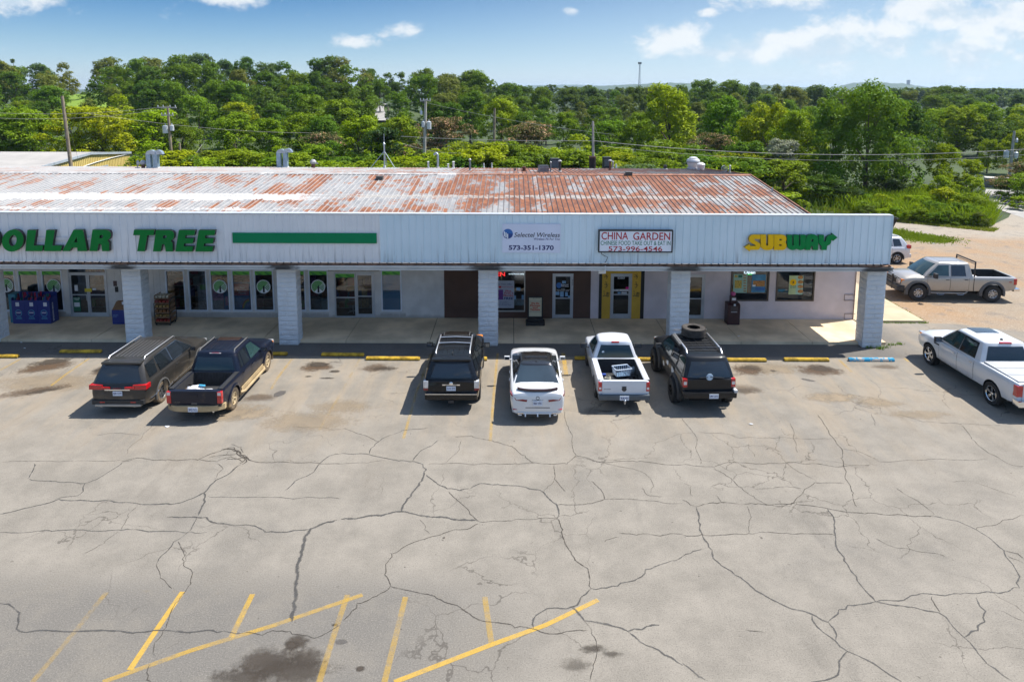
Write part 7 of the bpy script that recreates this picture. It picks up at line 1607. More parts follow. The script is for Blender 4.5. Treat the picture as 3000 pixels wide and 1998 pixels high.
# concrete headwall at the end of the old road
hw_ = thing('concrete_headwall', 'weathered concrete block closing the end of the narrow road', 'concrete block', (56.2, 78.0, 0), -.5)
MB().bbox(-1.9, 1.9, -.7, .7, -.1, .95, .03).build('wall', M('old_concrete', (.22, .205, .19), .9, 0, .3, 1.2, .3, 15), hw_); MB().bbox(-1.95, 1.95, -.75, .75, .955, 1.05, .02).build('slab', M('pale_concrete', (.46, .43, .39), .9, 0, .12, 1), hw_)
for (px, py, r_, lab) in ((62, 1004, .06, 'crumpled white paper scrap on the shaded asphalt near the left edge'), (72, 1021, .06, 'white paper scrap just below the crumpled one near the left edge'), (490, 1250, .09, 'pale flattened wrapper on the asphalt below the navy pickup'), (2200, 1243, .08, 'pale flattened wrapper on the asphalt below the lifted black off-roader'), (2735, 714, .14, 'white litter bag on the grass strip beyond the pewter pickup'), (2165, 986, .07, 'flat white scrap on the concrete walk near the newspaper box'), (1640, 1077, .05, 'small white scrap on the asphalt right of the white sedan')):
    p = G(px, py, .12 if py < 990 and py > 900 else 0); mb = MB(); n = 7; mb.v = [(r_ * math.cos(i * 2 * math.pi / n) * random.uniform(.6, 1.2), r_ * .6 * math.sin(i * 2 * math.pi / n) * random.uniform(.6, 1.2), random.uniform(.006, .03)) for i in range(n)] + [(0, 0, .035)]
    mb.f = [(i, (i + 1) % n, n) for i in range(n)]; mb.m = [0] * n; tag(mb.build('paper_scrap', paper, None, loc=p), lab, 'litter')
# ================================================================== VEGETATION
import numpy as np
rs = np.random.RandomState(5)
def leaf_mat(name='leaves', trans=.40, spots=None):
    m = bpy.data.materials.new(name); m.use_nodes = True; q = NT(m.node_tree); q.n.clear()
    g = q.node('ShaderNodeNewGeometry'); oi = q.node('ShaderNodeObjectInfo')
    n = q.noise(g.outputs['Position'], .55, 3, .6); isl = g.outputs['Random Per Island']
    hsv = q.node('ShaderNodeHueSaturation', inp={'Color': oi.outputs['Color']})
    q.l.new(q.math('ADD', .485, q.math('MULTIPLY', oi.outputs['Random'], .03)), hsv.inputs['Hue'])
    q.l.new(q.math('ADD', .55, q.math('ADD', q.math('MULTIPLY', isl, .55), q.math('MULTIPLY', n, .8))), hsv.inputs['Value'])
    c = hsv.outputs[0]
    c = q.mix(q.math('MULTIPLY', q.smooth(n, .50, .72), .45), c, (.115, .150, .012))
    if spots: c = q.mix(q.math('MULTIPLY', q.smooth(isl, 1 - spots[3], 1 - spots[3] + .01), q.smooth(q.noise(g.outputs['Position'], .9, 3), .40, .56)), c, spots[:3])
    df = q.node('ShaderNodeBsdfDiffuse', inp={'Color': c}); 
    c2 = q.mix(.5, c, (.16, .22, .01)); tr = q.node('ShaderNodeBsdfTranslucent', inp={'Color': c2})
    gl = q.node('ShaderNodeBsdfGlossy', inp={'Roughness': .5, 'Color': (.6, .65, .6, 1)})
    m1 = q.node('ShaderNodeMixShader', inp={0: trans, 1: df.outputs[0], 2: tr.outputs[0]})
    m2 = q.node('ShaderNodeMixShader', inp={0: .015, 1: m1.outputs[0], 2: gl.outputs[0]})
    q.node('ShaderNodeOutputMaterial', inp={'Surface': m2.outputs[0]}); return m
LEAF = leaf_mat(); LEAFP = leaf_mat('leaves_with_blossom', .3, (.60, .33, .20, .34)); LEAFR = leaf_mat('leaves_with_red_flower', .3, (.55, .09, .02, .02))
bark = M('bark', (.10, .075, .055), .9, 0, .3, 6, .6, 12)
def leaves_arrays(seed, n, lf, R_, z0, lobes, squash=1.0, conif=False, tip=0.0):
    """leaf quads on the shells of many small leaf masses that fill a crown of height 1"""
    r = np.random.RandomState(seed); C = []; Rr = []; f1, f2, f3 = r.rand(3) * 6.28
    for i in range(lobes):
        t = r.rand() ** .8; z = z0 + (1 - z0) * (.10 + .84 * t); a = r.rand() * 2 * math.pi
        env = R_ * (math.sin(math.pi * min(1, (.24 + .72 * (z - z0) / (1 - z0)))) ** .6) if not conif else R_ * (1.02 - (z - z0) / (1 - z0))
        env *= 1 + .22 * math.sin(2 * a + f1) + .16 * math.sin(3 * a + f2 + 4 * z)
        d = env * math.sqrt(r.rand()) * .86; lr = (.11 + .20 * r.rand() ** 1.4) * R_ * (1.0 if not conif else .8)
        C.append((d * math.cos(a), d * math.sin(a), min(z, 1 - lr * .6 * squash) if tip == 0 else z)); Rr.append(lr * 1.25)
    C = np.array(C); Rr = np.array(Rr)
    k_ = r.choice(len(Rr), n, p=Rr ** 2 / (Rr ** 2).sum())
    ns = 11; sd_ = r.randn(len(Rr), ns, 3); sd_[:, :, 2] += .45; sd_ /= np.linalg.norm(sd_, axis=2)[:, :, None]      # sprays on each mass
    sr = .72 + .42 * r.rand(len(Rr), ns) ** .7
    j_ = r.randint(0, ns, n); d0 = sd_[k_, j_]
    d = d0 + r.randn(n, 3) * .30 * np.array([1, 1, .62]); d /= np.linalg.norm(d, axis=1)[:, None]
    rad = sr[k_, j_] * (.74 + .32 * r.rand(n)); inner = r.rand(n) < .12; rad[inner] *= .6
    P = C[k_] + d * (Rr[k_] * rad)[:, None] * np.array([1, 1, .82 * squash])
    nrm = d * .8 + r.randn(n, 3) * .55 + np.array([0, 0, .35]); nrm /= np.linalg.norm(nrm, axis=1)[:, None]
    u_ = np.cross(nrm, r.randn(n, 3)); u_ /= np.linalg.norm(u_, axis=1)[:, None]; v_ = np.cross(nrm, u_)
    s_ = lf * (.6 + .8 * r.rand(n))[:, None]
    V = np.stack([P - u_ * s_, P - v_ * s_ * .55 + nrm * s_ * .12, P + u_ * s_, P + v_ * s_ * .55 + nrm * s_ * .12], 1)
    V[:, :, 2] = np.maximum(V[:, :, 2], .004)
    return V.reshape(-1, 3), C, Rr
def quads_mesh(name, V, mt):
    nq = len(V) // 4; me = bpy.data.meshes.new(name); me.vertices.add(len(V)); me.vertices.foreach_set('co', V.astype(np.float32).ravel())
    me.loops.add(nq * 4); me.loops.foreach_set('vertex_index', np.arange(nq * 4, dtype=np.int32)); me.polygons.add(nq)
    me.polygons.foreach_set('loop_start', np.arange(0, nq * 4, 4, dtype=np.int32)); me.materials.append(mt); me.update(calc_edges=True); me.validate(); return me
def trunk_mesh(C, z0, rad):
    mb = MB(); mb.tube([(0, 0, -.03), (.006, .004, z0 * .6), (0, .01, z0 + .15), (.012, 0, .62)], [rad * 1.25, rad, rad * .75, rad * .25], 8)
    for c in C[:9]:
        h = max(z0 * .7, c[2] * .55); mb.tube([(0, 0, h), (c[0] * .5, c[1] * .5, (h + c[2]) / 2 + .02), tuple(c)], [rad * .42, rad * .26, rad * .08], 5)
    return mb.mesh('trunk', bark, 50)
PROTO = []
for sd, n, lf, R_, z0, lob, sq in ((1, 10000, .0165, .42, .0, 50, 1.0), (2, 10000, .0160, .38, .0, 54, 1.1), (3, 9000, .0175, .46, .02, 44, .95), (4, 10000, .0150, .34, .0, 56, 1.2), (5, 9500, .0165, .44, .03, 38, 1.0), (6, 10000, .0160, .40, .0, 60, 1.0), (7, 7000, .020, .48, .02, 30, .9), (8, 7000, .020, .52, .02, 26, .8)):
    V, C, Rr = leaves_arrays(sd, n, lf, R_, z0, lob, sq); PROTO.append((quads_mesh('crown', V, LEAF), trunk_mesh(C, max(z0, .05), .020)))
V, C, Rr = leaves_arrays(21, 16000, .0125, .46, .05, 80, 1.0); BIG = (quads_mesh('crown', V, LEAF), trunk_mesh(C, .08, .022))
V, C, Rr = leaves_arrays(22, 9000, .016, .62, .20, 34, .5); MIM = (quads_mesh('crown', V, LEAFP), trunk_mesh(C, .2, .02))
V, C, Rr = leaves_arrays(23, 3500, .020, .20, .18, 30, .35, True, 1.0); PINE = (quads_mesh('crown', V, LEAF), trunk_mesh(C, .2, .014))
V, C, Rr = leaves_arrays(24, 7000, .020, .5, .02, 28, .9); FLOW = (quads_mesh('crown', V, LEAFR), trunk_mesh(C, .06, .018))
PROTO_ROW = None
cnt = [0]
def tree(px, py, Y, pr, wf, col, label, group=None, cat='tree', name='broadleaf_tree'):
    p = FY(px, py, Y); gz = terrain(p.x, p.y); h = max(1.2, p.z - gz)
    t = thing(name, label, cat, (p.x, p.y, gz), 0, group); rz = random.uniform(0, 6.28)
    cr = link('crown', pr[0], t, None, (0, 0, rz), (h * wf, h * wf, h)); tr_ = link('trunk', pr[1], t, None, (0, 0, rz), (h * wf, h * wf, h))
    j = random.uniform(.85, 1.15); cr.color = (col[0] * j * random.uniform(.9, 1.1), col[1] * j, col[2] * j, 1); cnt[0] += 1; return t
sky_y = pchip([-300, 0, 30, 80, 110, 160, 200, 235, 250, 330, 420, 460, 560, 600, 660, 720, 780, 840, 900, 960, 1030, 1045, 1090, 1130, 1180, 1240, 1300, 1360, 1400, 1440, 1480, 1560, 1650, 1750, 1850, 1950, 2000, 2060, 2100, 2180, 2230, 2300, 2400, 2480, 2600, 2750, 2850, 2900, 3000, 3300],
              [178, 178, 186, 232, 186, 186, 186, 212, 166, 162, 168, 164, 163, 152, 172, 162, 186, 178, 172, 166, 174, 206, 192, 210, 201, 196, 206, 212, 202, 212, 238, 250, 256, 258, 256, 242, 240, 236, 230, 236, 240, 256, 252, 268, 262, 256, 258, 272, 270, 270])
DK, MD, LT, YG, BL, OL = (.066, .118, .010), (.098, .170, .008), (.150, .235, .006), (.235, .300, .003), (.075, .125, .034), (.135, .155, .025)
LM = [(40, 'the cut-off first green letter'), (185, 'the bare leaning pole'), (340, 'the gap between the two green words'), (498, 'the transformer pole'), (640, 'the last green letter'), (735, 'the left end of the green stripe'), (829, 'the second pair of bent ducts'), (918, 'the grey capped vent'), (1030, 'the right end of the green stripe'), (1127, 'the tripod mast'), (1245, 'the straight grey pole'), (1345, 'the small white pipes'),
      (1449, 'the plain wooden pole'), (1540, 'the round blue logo'), (1630, 'the slate condenser'), (1737, 'the slim wire pole'), (1875, 'the radio tower'), (2030, 'the round white roof fan'), (2138, 'the slim grey roof pipe'), (2260, 'the right roof corner'), (2400, 'the left side of the biggest tree'), (2555, 'the biggest tree'), (2660, 'the far hill tower'), (2780, 'the bright young tree'), (2890, 'the narrow road'), (2968, 'the far right pole'), (3060, 'the right edge of the view')]
CW = {}
def row(Y, a, b, step, top, pal, word, grp, wf=(.95, 1.25), jy=6, skip=(), protos=range(6), jY=.08):
    x = a
    while x < b:
        px = x + random.uniform(-.3, .3) * step; py = top(px) + random.uniform(-.4, 1) * jy
        if not any(s0 < px < s1 for s0, s1 in skip):
            lm = min(LM, key=lambda t: abs(t[0] - px)); col = random.choice(pal); d = px - lm[0]
            L = '%s %s %s %s' % (CW[col], word, 'behind' if abs(d) < 18 else 'left of' if d < 0 else 'right of', lm[1])
            tree(px, py, Y * (1 + random.uniform(-jY, jY)), PROTO[random.choice(list(protos))], random.uniform(*wf), col, L, grp)
        x += step * random.uniform(.8, 1.2)
CW.update({DK: 'dark green', MD: 'mid green', LT: 'light green', YG: 'yellow green', BL: 'bluish green', OL: 'olive'})
row(205, -140, 3140, 62, lambda p: sky_y(p) + 3, [DK, DK, MD, OL, BL], 'skyline tree', 'skyline trees', (.85, 1.15), 10, ((200, 248),), range(6), .05)
row(172, -120, 3120, 80, lambda p: sky_y(p) + 30, [DK, MD, MD, LT, OL], 'upper wood tree', 'upper wood trees', (.85, 1.15), 18, ((190, 262),), range(6), .05)
row(142, -120, 3120, 92, lambda p: max(sky_y(p) + 66, 242), [DK, MD, LT, OL, MD], 'mid slope tree', 'mid slope trees', (.9, 1.2), 20, ((192, 266), (1088, 1156)), range(6), .05)
row(116, -90, 3100, 104, lambda p: 288 if p < 1000 else 302 if p < 1500 else 310, [MD, LT, DK, LT, YG], 'lower slope tree', 'lower slope trees', (.95, 1.25), 24, ((182, 276), (1085, 1160), (2380, 2560)), range(6), .05)
row(92, -80, 2480, 104, lambda p: 330 if p < 1000 else 350 if p < 1700 else 335, [LT, YG, YG, LT, MD], 'slope foot tree', 'trees at the foot of the slope', (1.05, 1.4), 26, ((1085, 1160), (1260, 1680), (1880, 2180)), range(6), .05)
row(76, 480, 2250, 74, lambda p: 412, [LT, YG, MD, LT, YG], 'bush behind the roof edge', 'bushes behind the roof', (1.2, 1.7), 34, ((1180, 1300),), (6, 7, 2), .04)
row(69, 470, 2200, 62, lambda p: 446, [MD, LT, MD, YG], 'low bush at the roof edge', 'low bushes behind the roof', (1.5, 2.1), 22, (), (6, 7), .03)
tree(1085, 322, 124, PROTO[1], .8, MD, 'slim tree at the left edge of the pale hill road', None); tree(1172, 330, 124, PROTO[3], .8, LT, 'slim tree at the right edge of the pale hill road', None); tree(1120, 364, 104, PROTO[6], 1.2, LT, 'bush at the lower end of the pale hill road', None, 'bush', 'bush')
# single trees that stand out
tree(1290, 343, 84, MIM, 1.0, (.085, .075, .03), 'wide mimosa tree covered in pale pink blossom behind the middle of the roof', None, 'tree', 'mimosa_tree'); tree(1560, 356, 82, MIM, 1.15, (.080, .080, .03), 'pink flowering mimosa tree left of the bare wire pole', None, 'tree', 'mimosa_tree')
tree(935, 386, 84, MIM, 1.0, (.09, .10, .03), 'low blossom topped mimosa behind the left pair of bent roof ducts', None, 'tree', 'mimosa_tree'); tree(2095, 390, 80, MIM, 1.0, (.09, .085, .03), 'brownish blossom topped mimosa behind the white roof fan', None, 'tree', 'mimosa_tree')
tree(1965, 250, 92, PROTO[3], 1.05, YG, 'tall pointed bright green tree left of the radio tower line', None); tree(2118, 285, 92, PROTO[3], .95, LT, 'slim light green tree right of the tall pointed one', None); tree(2255, 305, 84, PROTO[1], .95, YG, 'bright yellow green tree behind the right end of the rusty roof', None); tree(2330, 330, 78, PROTO[0], .9, YG, 'smaller yellow green tree beside the big dark tree', None)
tree(2555, 247, 70, BIG, .92, (.085, .160, .006), 'biggest dark green tree behind the right end of the white front', None); tree(2660, 300, 74, PROTO[0], .85, (.05, .11, .014), 'green tree leaning out from the right side of the biggest tree', None); tree(2450, 300, 74, PROTO[3], .9, MD, 'green tree on the left shoulder of the biggest tree', None)
tree(2400, 500, 66, PROTO[7], 1.5, DK, 'dark low bush at the foot of the biggest tree, left of it', None, 'bush', 'bush'); tree(2300, 470, 66, PROTO[6], 1.7, LT, 'light bush against the right slope of the roof', None, 'bush', 'bush'); tree(2480, 540, 64.5, PROTO[7], 1.7, (.022, .050, .012), 'deep green bush in front of the biggest tree', None, 'bush', 'bush')
tree(2600, 500, 68, PROTO[7], 1.5, (.026, .055, .014), 'dark bush in the shade of the biggest tree', None, 'bush', 'bush'); tree(2765, 425, 72, PROTO[5], 1.0, YG, 'bright yellow green young tree right of the biggest tree', None); tree(2840, 470, 72, PROTO[6], 1.15, YG, 'bright young tree above the narrow road', None)
tree(2790, 330, 120, PROTO[0], 1.2, DK, 'dark tree behind the bright young tree on the right', None); tree(2930, 330, 110, PROTO[2], 1.1, DK, 'dark tree behind the far right utility pole', None); tree(2900, 410, 92, PROTO[1], 1.05, YG, 'yellow green tree just left of the far right utility pole', None); tree(2990, 385, 90, PROTO[0], 1.05, YG, 'yellow green tree behind the far right utility pole', None)
tree(2990, 475, 70, MIM, 1.1, (.085, .09, .03), 'pinkish mimosa at the right edge by the narrow road', None, 'tree', 'mimosa_tree'); tree(2960, 520, 70, PROTO[7], 1.35, MD, 'round green bush right of the narrow road', None, 'bush', 'bush'); tree(3040, 500, 66, PROTO[7], 1.4, LT, 'light bush at the right edge beyond the road', None, 'bush', 'bush')
tree(2985, 592, 63, PROTO[6], 1.9, YG, 'low bright bush beside the road at the right edge', None, 'bush', 'bush'); tree(1115, 378, 72, FLOW, 1.2, (.018, .045, .010), 'dark round vine covered tree with a few red flowers behind the tripod mast', None); tree(1420, 418, 72, PROTO[6], 1.5, YG, 'bright green bush behind the small roof vents', None, 'bush', 'bush')
tree(38, 168, 270, PINE, 1.0, DK, 'tall dark pine on the skyline at the far left', None, 'pine', 'pine_tree'); tree(2290, 410, 76, PROTO[6], 1.1, (.30, .34, .26), 'silvery white leaved shrub left of the biggest tree', None, 'shrub', 'shrub'); tree(1825, 466, 64, PROTO[7], 1.9, (.09, .15, .07), 'grey green shrub behind the black roof chimney', None, 'shrub', 'shrub')
basel = lambda px: G(px, 648 + (px - 2560) * .075).y
n_ = 0
for dy_, top, step, pal, lab in ((.9, lambda p: 628 + (p - 2560) * .03, 40, [LT, MD, YG, (.12, .15, .02)], 'front row bush of the roadside bank beside the gravel drive'), (3.0, lambda p: 600, 46, [YG, LT, MD, YG], 'taller bush in the middle of the roadside bank'), (6.0, lambda p: 566, 60, [YG, LT, YG], 'tallest yellow green bush at the back of the roadside bank')):
    px = 2545
    while px < 2890:
        tree(px, top(px) + random.uniform(-16, 9), basel(px) + dy_, PROTO[6 + n_ % 2], random.uniform(1.1, 1.7), random.choice(pal), lab, lab.split(' of ')[0] + ' row', 'bush', 'bush'); n_ += 1
        px += step * random.uniform(.8, 1.2)
for px, py, Y, wf, col, lab in ((2750, 515, 68, 1.2, YG, 'bright sapling clump above the roadside bank'), (2850, 520, 67, 1.2, YG, 'bright sapling clump beside the narrow road'), (2945, 600, 66, 1.3, DK, 'dark bush on the right verge of the narrow road')): tree(px, py, Y, PROTO[6], wf, col, lab, None, 'bush', 'bush')
# far wood that reads as one mass
Vs = []
vf = [leaves_arrays(40 + i, 420, .062, .46, .05, 14, .9)[0] for i in range(5)]
for i in range(620):
    Y = 380 * (3.4 ** rs.rand()); u_ = rs.uniform(-.12, .95); h = rs.uniform(8, 13.5); X = u_ * Y; a = rs.rand() * 6.28
    V = vf[i % 5]; c_, s_ = math.cos(a), math.sin(a); wv = h * rs.uniform(1.1, 1.5)
    Vs.append(np.stack([(V[:, 0] * c_ - V[:, 1] * s_) * wv + X, (V[:, 0] * s_ + V[:, 1] * c_) * wv + Y, V[:, 2] * h + terrain(X, Y)], 1))
fw = link('far_wood', quads_mesh('far_wood', np.concatenate(Vs), LEAF)); fw.color = (.070, .118, .022, 1); fw['kind'] = 'stuff'; fw['label'] = 'distant wood beyond the nearer trees'
# grass and weeds
def blades(name, n, region, h, wdt, col, kindlab):
    P = np.array([region(rs) for _ in range(n)]); P = P[~np.isnan(P[:, 0])]; n = len(P); a = rs.rand(n) * 6.28; H_ = h * (.4 + .9 * rs.rand(n)); wv = wdt * (.6 + .8 * rs.rand(n))
    d = np.stack([np.cos(a), np.sin(a)], 1); ln = rs.randn(n, 2) * .35 * H_[:, None]
    V = np.zeros((n, 4, 3)); V[:, 0, :2] = P[:, :2] - d * wv[:, None]; V[:, 1, :2] = P[:, :2] + d * wv[:, None]; V[:, 2, :2] = P[:, :2] + d * wv[:, None] * .3 + ln; V[:, 3, :2] = P[:, :2] - d * wv[:, None] * .3 + ln
    V[:, :2, 2] = P[:, 2:3] - .01; V[:, 2, 2] = P[:, 2] + H_; V[:, 3, 2] = P[:, 2] + H_ * .95
    o = link(name, quads_mesh(name, V.reshape(-1, 3), LEAF)); o.color = (col[0] * 1.4, col[1] * 1.4, col[2], 1); o['kind'] = 'stuff'; o['label'] = kindlab; return o
def in_poly(p, poly):
    c_ = False; j = len(poly) - 1
    for i in range(len(poly)):
        if (poly[i][1] > p[1]) != (poly[j][1] > p[1]) and p[0] < (poly[j][0] - poly[i][0]) * (p[1] - poly[i][1]) / (poly[j][1] - poly[i][1]) + poly[i][0]: c_ = not c_
        j = i
    return c_
def poly_region(pts, z=0.0, edge=0.0):
    xs_ = [p[0] for p in pts]; ys_ = [p[1] for p in pts]
    def f(r):
        for _ in range(50):
            p = (r.uniform(min(xs_), max(xs_)), r.uniform(min(ys_), max(ys_)))
            if in_poly(p, pts): return (p[0], p[1], z)
        return (np.nan, 0, 0)
    return f
gpatch = [tuple(G(x, y)[:2]) for x, y in ((2600, 668), (2640, 678), (2700, 689), (2760, 696), (2795, 702), (2765, 711), (2700, 708), (2640, 697), (2600, 690))]
gpr = poly_region(gpatch)
def gpr2(r):
    p = gpr(r); return (p[0] + r.randn() * .55, p[1] + r.randn() * .4, 0)
blades('grass', 5200, gpr2, .10, .035, (.12, .16, .014), 'patch of short grass beside the gravel drive')
bank = [tuple(G(x, y)[:2]) for x, y in ((2380, 600), (2560, 630), (2640, 645), (2720, 655), (2800, 662), (2900, 667), (2918, 655), (2905, 612), (2860, 590), (2700, 575), (2380, 575))]
blades('weeds', 14000, poly_region(bank), 1.15, .035, (.13, .19, .008), 'tall weeds on the roadside bank')
verge = [tuple(G(x, y)[:2]) for x, y in ((2380, 612), (2560, 640), (2640, 653), (2760, 665), (2912, 680), (2925, 672), (2800, 655), (2640, 640), (2500, 622), (2380, 600))]
blades('grass', 6000, poly_region(verge), .16, .03, (.14, .15, .03), 'dry grass verge between the bushes and the gravel drive')
verge2 = [(48.5, 63), (56, 60.5), (66, 60), (62, 76), (57.5, 76), (53.5, 71), (50.0, 66)]
blades('weeds', 5000, poly_region(verge2), .8, .04, (.09, .15, .014), 'tall weeds right of the narrow road')
rear = [(18, 60), (40, 60), (40, 70), (10, 78), (-70, 80), (-70, 62), (-20, 60.5), (10, 60.5)]
blades('weeds', 9000, poly_region(rear), .9, .05, (.06, .11, .014), 'weeds growing behind the building')
tufts = [(1257, 995, .16), (670, 0, 0), (2420, 1001, .28), (2290, 1001, .12), (2170, 1000, .16), (765, 990, .14), (1500, 999, .26), (1545, 999, .1), (2590, 1018, .30), (2610, 1010, .25), (2635, 1008, .16), (395, 1006, .26), (420, 1003, .25), (2545, 1018, .18), (2575, 1022, .2), (1640, 999, .14), (2230, 1001, .1), (2060, 1000, .12)]
def tuft_r(r):
    while True:
        t = tufts[r.randint(len(tufts))]
        if t[2]: p = G(t[0], t[1]); return (p.x + r.randn() * t[2] * .45, p.y - .04 + r.randn() * .05, .0)
blades('weeds', 900, tuft_r, .10, .012, (.05, .12, .012), 'small weed tufts along the kerb and column bases')
apr = [tuple(G(x, y)[:2]) for x, y in ((2600, 884), (2650, 908), (2690, 930), (2720, 948), (2690, 952), (2600, 950), (2600, 947), (2706, 946), (2590, 886))]
def edge_r(r):
    t = r.rand(); a, b = ((19.42, 35), (19.42, 31.2)) if r.rand() < .65 else ((16.2, 31.2), (19.45, 31.18)); return (a[0] + (b[0] - a[0]) * t + r.randn() * .05 + .06, a[1] + (b[1] - a[1]) * t + r.randn() * .03 - .03, 0)
blades('weeds', 700, edge_r, .07, .012, (.09, .14, .02), 'weeds along the edge of the concrete apron')
print('trees', cnt[0])
# ================================================================== ROOF FURNITURE
galv = M('galvanised', (.40, .45, .50), .35, .7, .15, 4); ductb = M('duct_blue_grey', (.30, .40, .48), .38, .5, .15, 3); white_pvc = M('pvc_white', (.62, .62, .60), .5, 0, .06, 4); rustp = M('rusty_pipe', (.13, .05, .03), .75, .1, .4, 6); capg = M('vent_cap_grey', (.36, .36, .36), .5, .3, .15, 5); dkpipe = M('dark_pipe', (.045, .04, .04), .6, .2, .3, 5)
def mpp(p): return (p - EYE).dot(fwd) / FOC          # metres per photo pixel at that point
def gooseneck(px, py, hpx, wpx, label, flip=1):
    p = on_roof(px, py); k_ = mpp(p); h = hpx * k_; w_ = wpx * k_; o = thing('roof_duct', label, 'duct', p, 0, 'bent sheet metal ducts on the roof')
    r_ = w_ / 2; a = MB().box(-r_, r_, -r_, r_, 0, h - r_); prev = None
    rings = []
    for i in range(9):
        t = math.pi * i / 8; cx = r_ * 1.25; x = cx - cx * math.cos(t); z = h - r_ + cx * math.sin(t) * .8; nx, nz = -math.cos(t), math.sin(t)
        rings.append([(flip * (x + nx * r_ * .98), y, z + nz * r_ * .98) for y in (-r_, r_)] + [(flip * (x - nx * r_ * .98), y, z - nz * r_ * .98) for y in (r_, -r_)])
    MB().box(-r_, r_, -r_, r_, .12, h - r_).build('shaft', ductb, o); MB().loft(rings).build('hood', galv, o, 40); MB().box(-r_ * 1.15, r_ * 1.15, -r_ * 1.15, r_ * 1.15, -.05, .115).build('curb', white_pvc, o)
gooseneck(439, 494, 48, 13, 'left duct of the bent metal pair nearest the yellow building'); gooseneck(459, 494, 48, 13, 'right duct of the bent metal pair nearest the yellow building')
gooseneck(819, 492, 49, 12, 'left duct of the second bent metal pair left of centre'); gooseneck(838, 492, 51, 12, 'right duct of the second bent metal pair left of centre')
def pipe(px, py, hpx, wpx, mt, label, cap=None, name='vent_pipe', cat='pipe', capw=1.5):
    p = on_roof(px, py); k_ = mpp(p); h, r_ = hpx * k_, wpx * k_ / 2; o = thing(name, label, cat, p, 0, 'pipes and vents on the roof')
    MB().tube([(0, 0, -.08), (0, 0, h * (.86 if cap else 1))], r_, 12).build('pipe', mt, o, 50)
    if cap: MB().revolve([(r_ * .8, h * .84), (r_ * capw, h * .86), (r_ * capw, h * .93), (r_ * .5, h), (0, h)], 'z', 14).build('cap', cap, o, 40)
    MB().tube([(0, 0, -.04), (0, 0, .06)], r_ * 1.5, 12).build('flashing', white_pvc if mt is not rustp else rustp, o, 50)
pipe(1255, 493, 20, 5, white_pvc, 'short white capped pipe just left of the bent round pipe', white_pvc); pipe(1313, 493, 13, 5, white_pvc, 'shortest white capped pipe right of the bent round pipe', white_pvc); pipe(1328.5, 493, 20, 5.5, white_pvc, 'taller white capped pipe right of the shortest one', white_pvc)
pipe(1377, 500, 35, 5.5, M('slate_pipe', (.16, .19, .22), .5, .3), 'slate grey capped pipe in the middle of the roof', capg); pipe(1417.5, 491, 12, 4, white_pvc, 'left of two tiny white pipes right of the slate pipe'); pipe(1441, 491, 13, 3.5, white_pvc, 'right of two tiny white pipes right of the slate pipe')
pipe(1509, 502, 8, 5, dkpipe, 'stub of dark pipe left of the rusty stub'); pipe(1535.5, 502, 13, 11, rustp, 'rusty pipe stub left of the air conditioner'); pipe(1613, 505, 32, 4, M('slate_pipe', (.16, .19, .22)), 'thin grey pipe beside the wire caged air conditioner', capg); pipe(1640, 503, 34, 7, dkpipe, 'dark pipe with grey cap in front of the black condenser', capg, capw=1.7); pipe(1787, 499, 31, 6, rustp, 'rusty pipe with grey cap in front of the right condenser', capg, capw=1.9); pipe(1795, 494, 22, 5, capg, 'grey hooked pipe beside the rusty capped pipe', capg); pipe(1805, 491, 10, 4, white_pvc, 'tiny pale pipe right of the grey hooked pipe')
pipe(1948.5, 497, 13, 9, dkpipe, 'dark stub vent left of the white roof fan', dkpipe, capw=1.2); pipe(2138, 507, 23, 4.5, capg, 'slim grey pipe at the right end of the roof', capg)
p = on_roof(1735.5, 492); k_ = mpp(p); o = thing('roof_chimney', 'wide black rusty chimney pipe standing below the wire pole', 'chimney', p); MB().tube([(0, 0, -.1), (0, 0, 33 * k_)], 10 * k_, 18).build('barrel', M('black_rust', (.022, .012, .010), .6, .2, .4, 4), o, 50); MB().revolve([(10 * k_, 30 * k_), (10.6 * k_, 30.5 * k_), (10.6 * k_, 33.5 * k_), (9.3 * k_, 33.5 * k_), (9.3 * k_, 26 * k_), (0, 26 * k_)], 'z', 18).build('rim', rustp, o, 40)
p = on_roof(1283, 493); k_ = mpp(p); o = thing('vent_pipe', 'tall round metal pipe bent over at the top', 'pipe', p, 0, 'pipes and vents on the roof'); MB().tube([(0, 0, -.1), (0, 0, 36 * k_), (-1.2 * k_, 0, 41 * k_), (-5 * k_, 0, 44 * k_), (-8.5 * k_, 0, 42.5 * k_), (-9.5 * k_, 0, 38 * k_)], 3.2 * k_, 12).build('pipe', galv, o, 60); MB().tube([(0, 0, -.05), (0, 0, .1)], 4.5 * k_, 12).build('flashing', white_pvc, o)
def mushroom(px, py, s_, label):
    p = on_roof(px, py); k_ = mpp(p) * s_; o = thing('roof_vent', label, 'vent', p, 0, 'capped vents on the roof'); MB().tube([(0, 0, -.1), (0, 0, 12 * k_)], 5.5 * k_, 14).build('collar', rustp, o, 50)
    MB().revolve([(5 * k_, 11 * k_), (9.5 * k_, 15 * k_), (9.5 * k_, 19 * k_), (5 * k_, 25 * k_), (0, 26 * k_)], 'z', 8).build('hood', capg, o); MB().box(4 * k_, 14 * k_, -1 * k_, 1 * k_, 12 * k_, 16 * k_).build('bracket', capg, o)
mushroom(918, 493, 1.0, 'grey capped vent on a rusty collar left of the tripod mast'); mushroom(420, 494, .95, 'pale capped vent beside the satellite dish')
p = on_roof(403, 494); k_ = mpp(p); o = thing('satellite_dish', 'grey satellite dish low on the roof near the yellow building', 'dish', p, -.6); MB().tube([(0, 0, -.05), (0, 0, 12 * k_)], 1.2 * k_, 8).build('mast', capg, o)
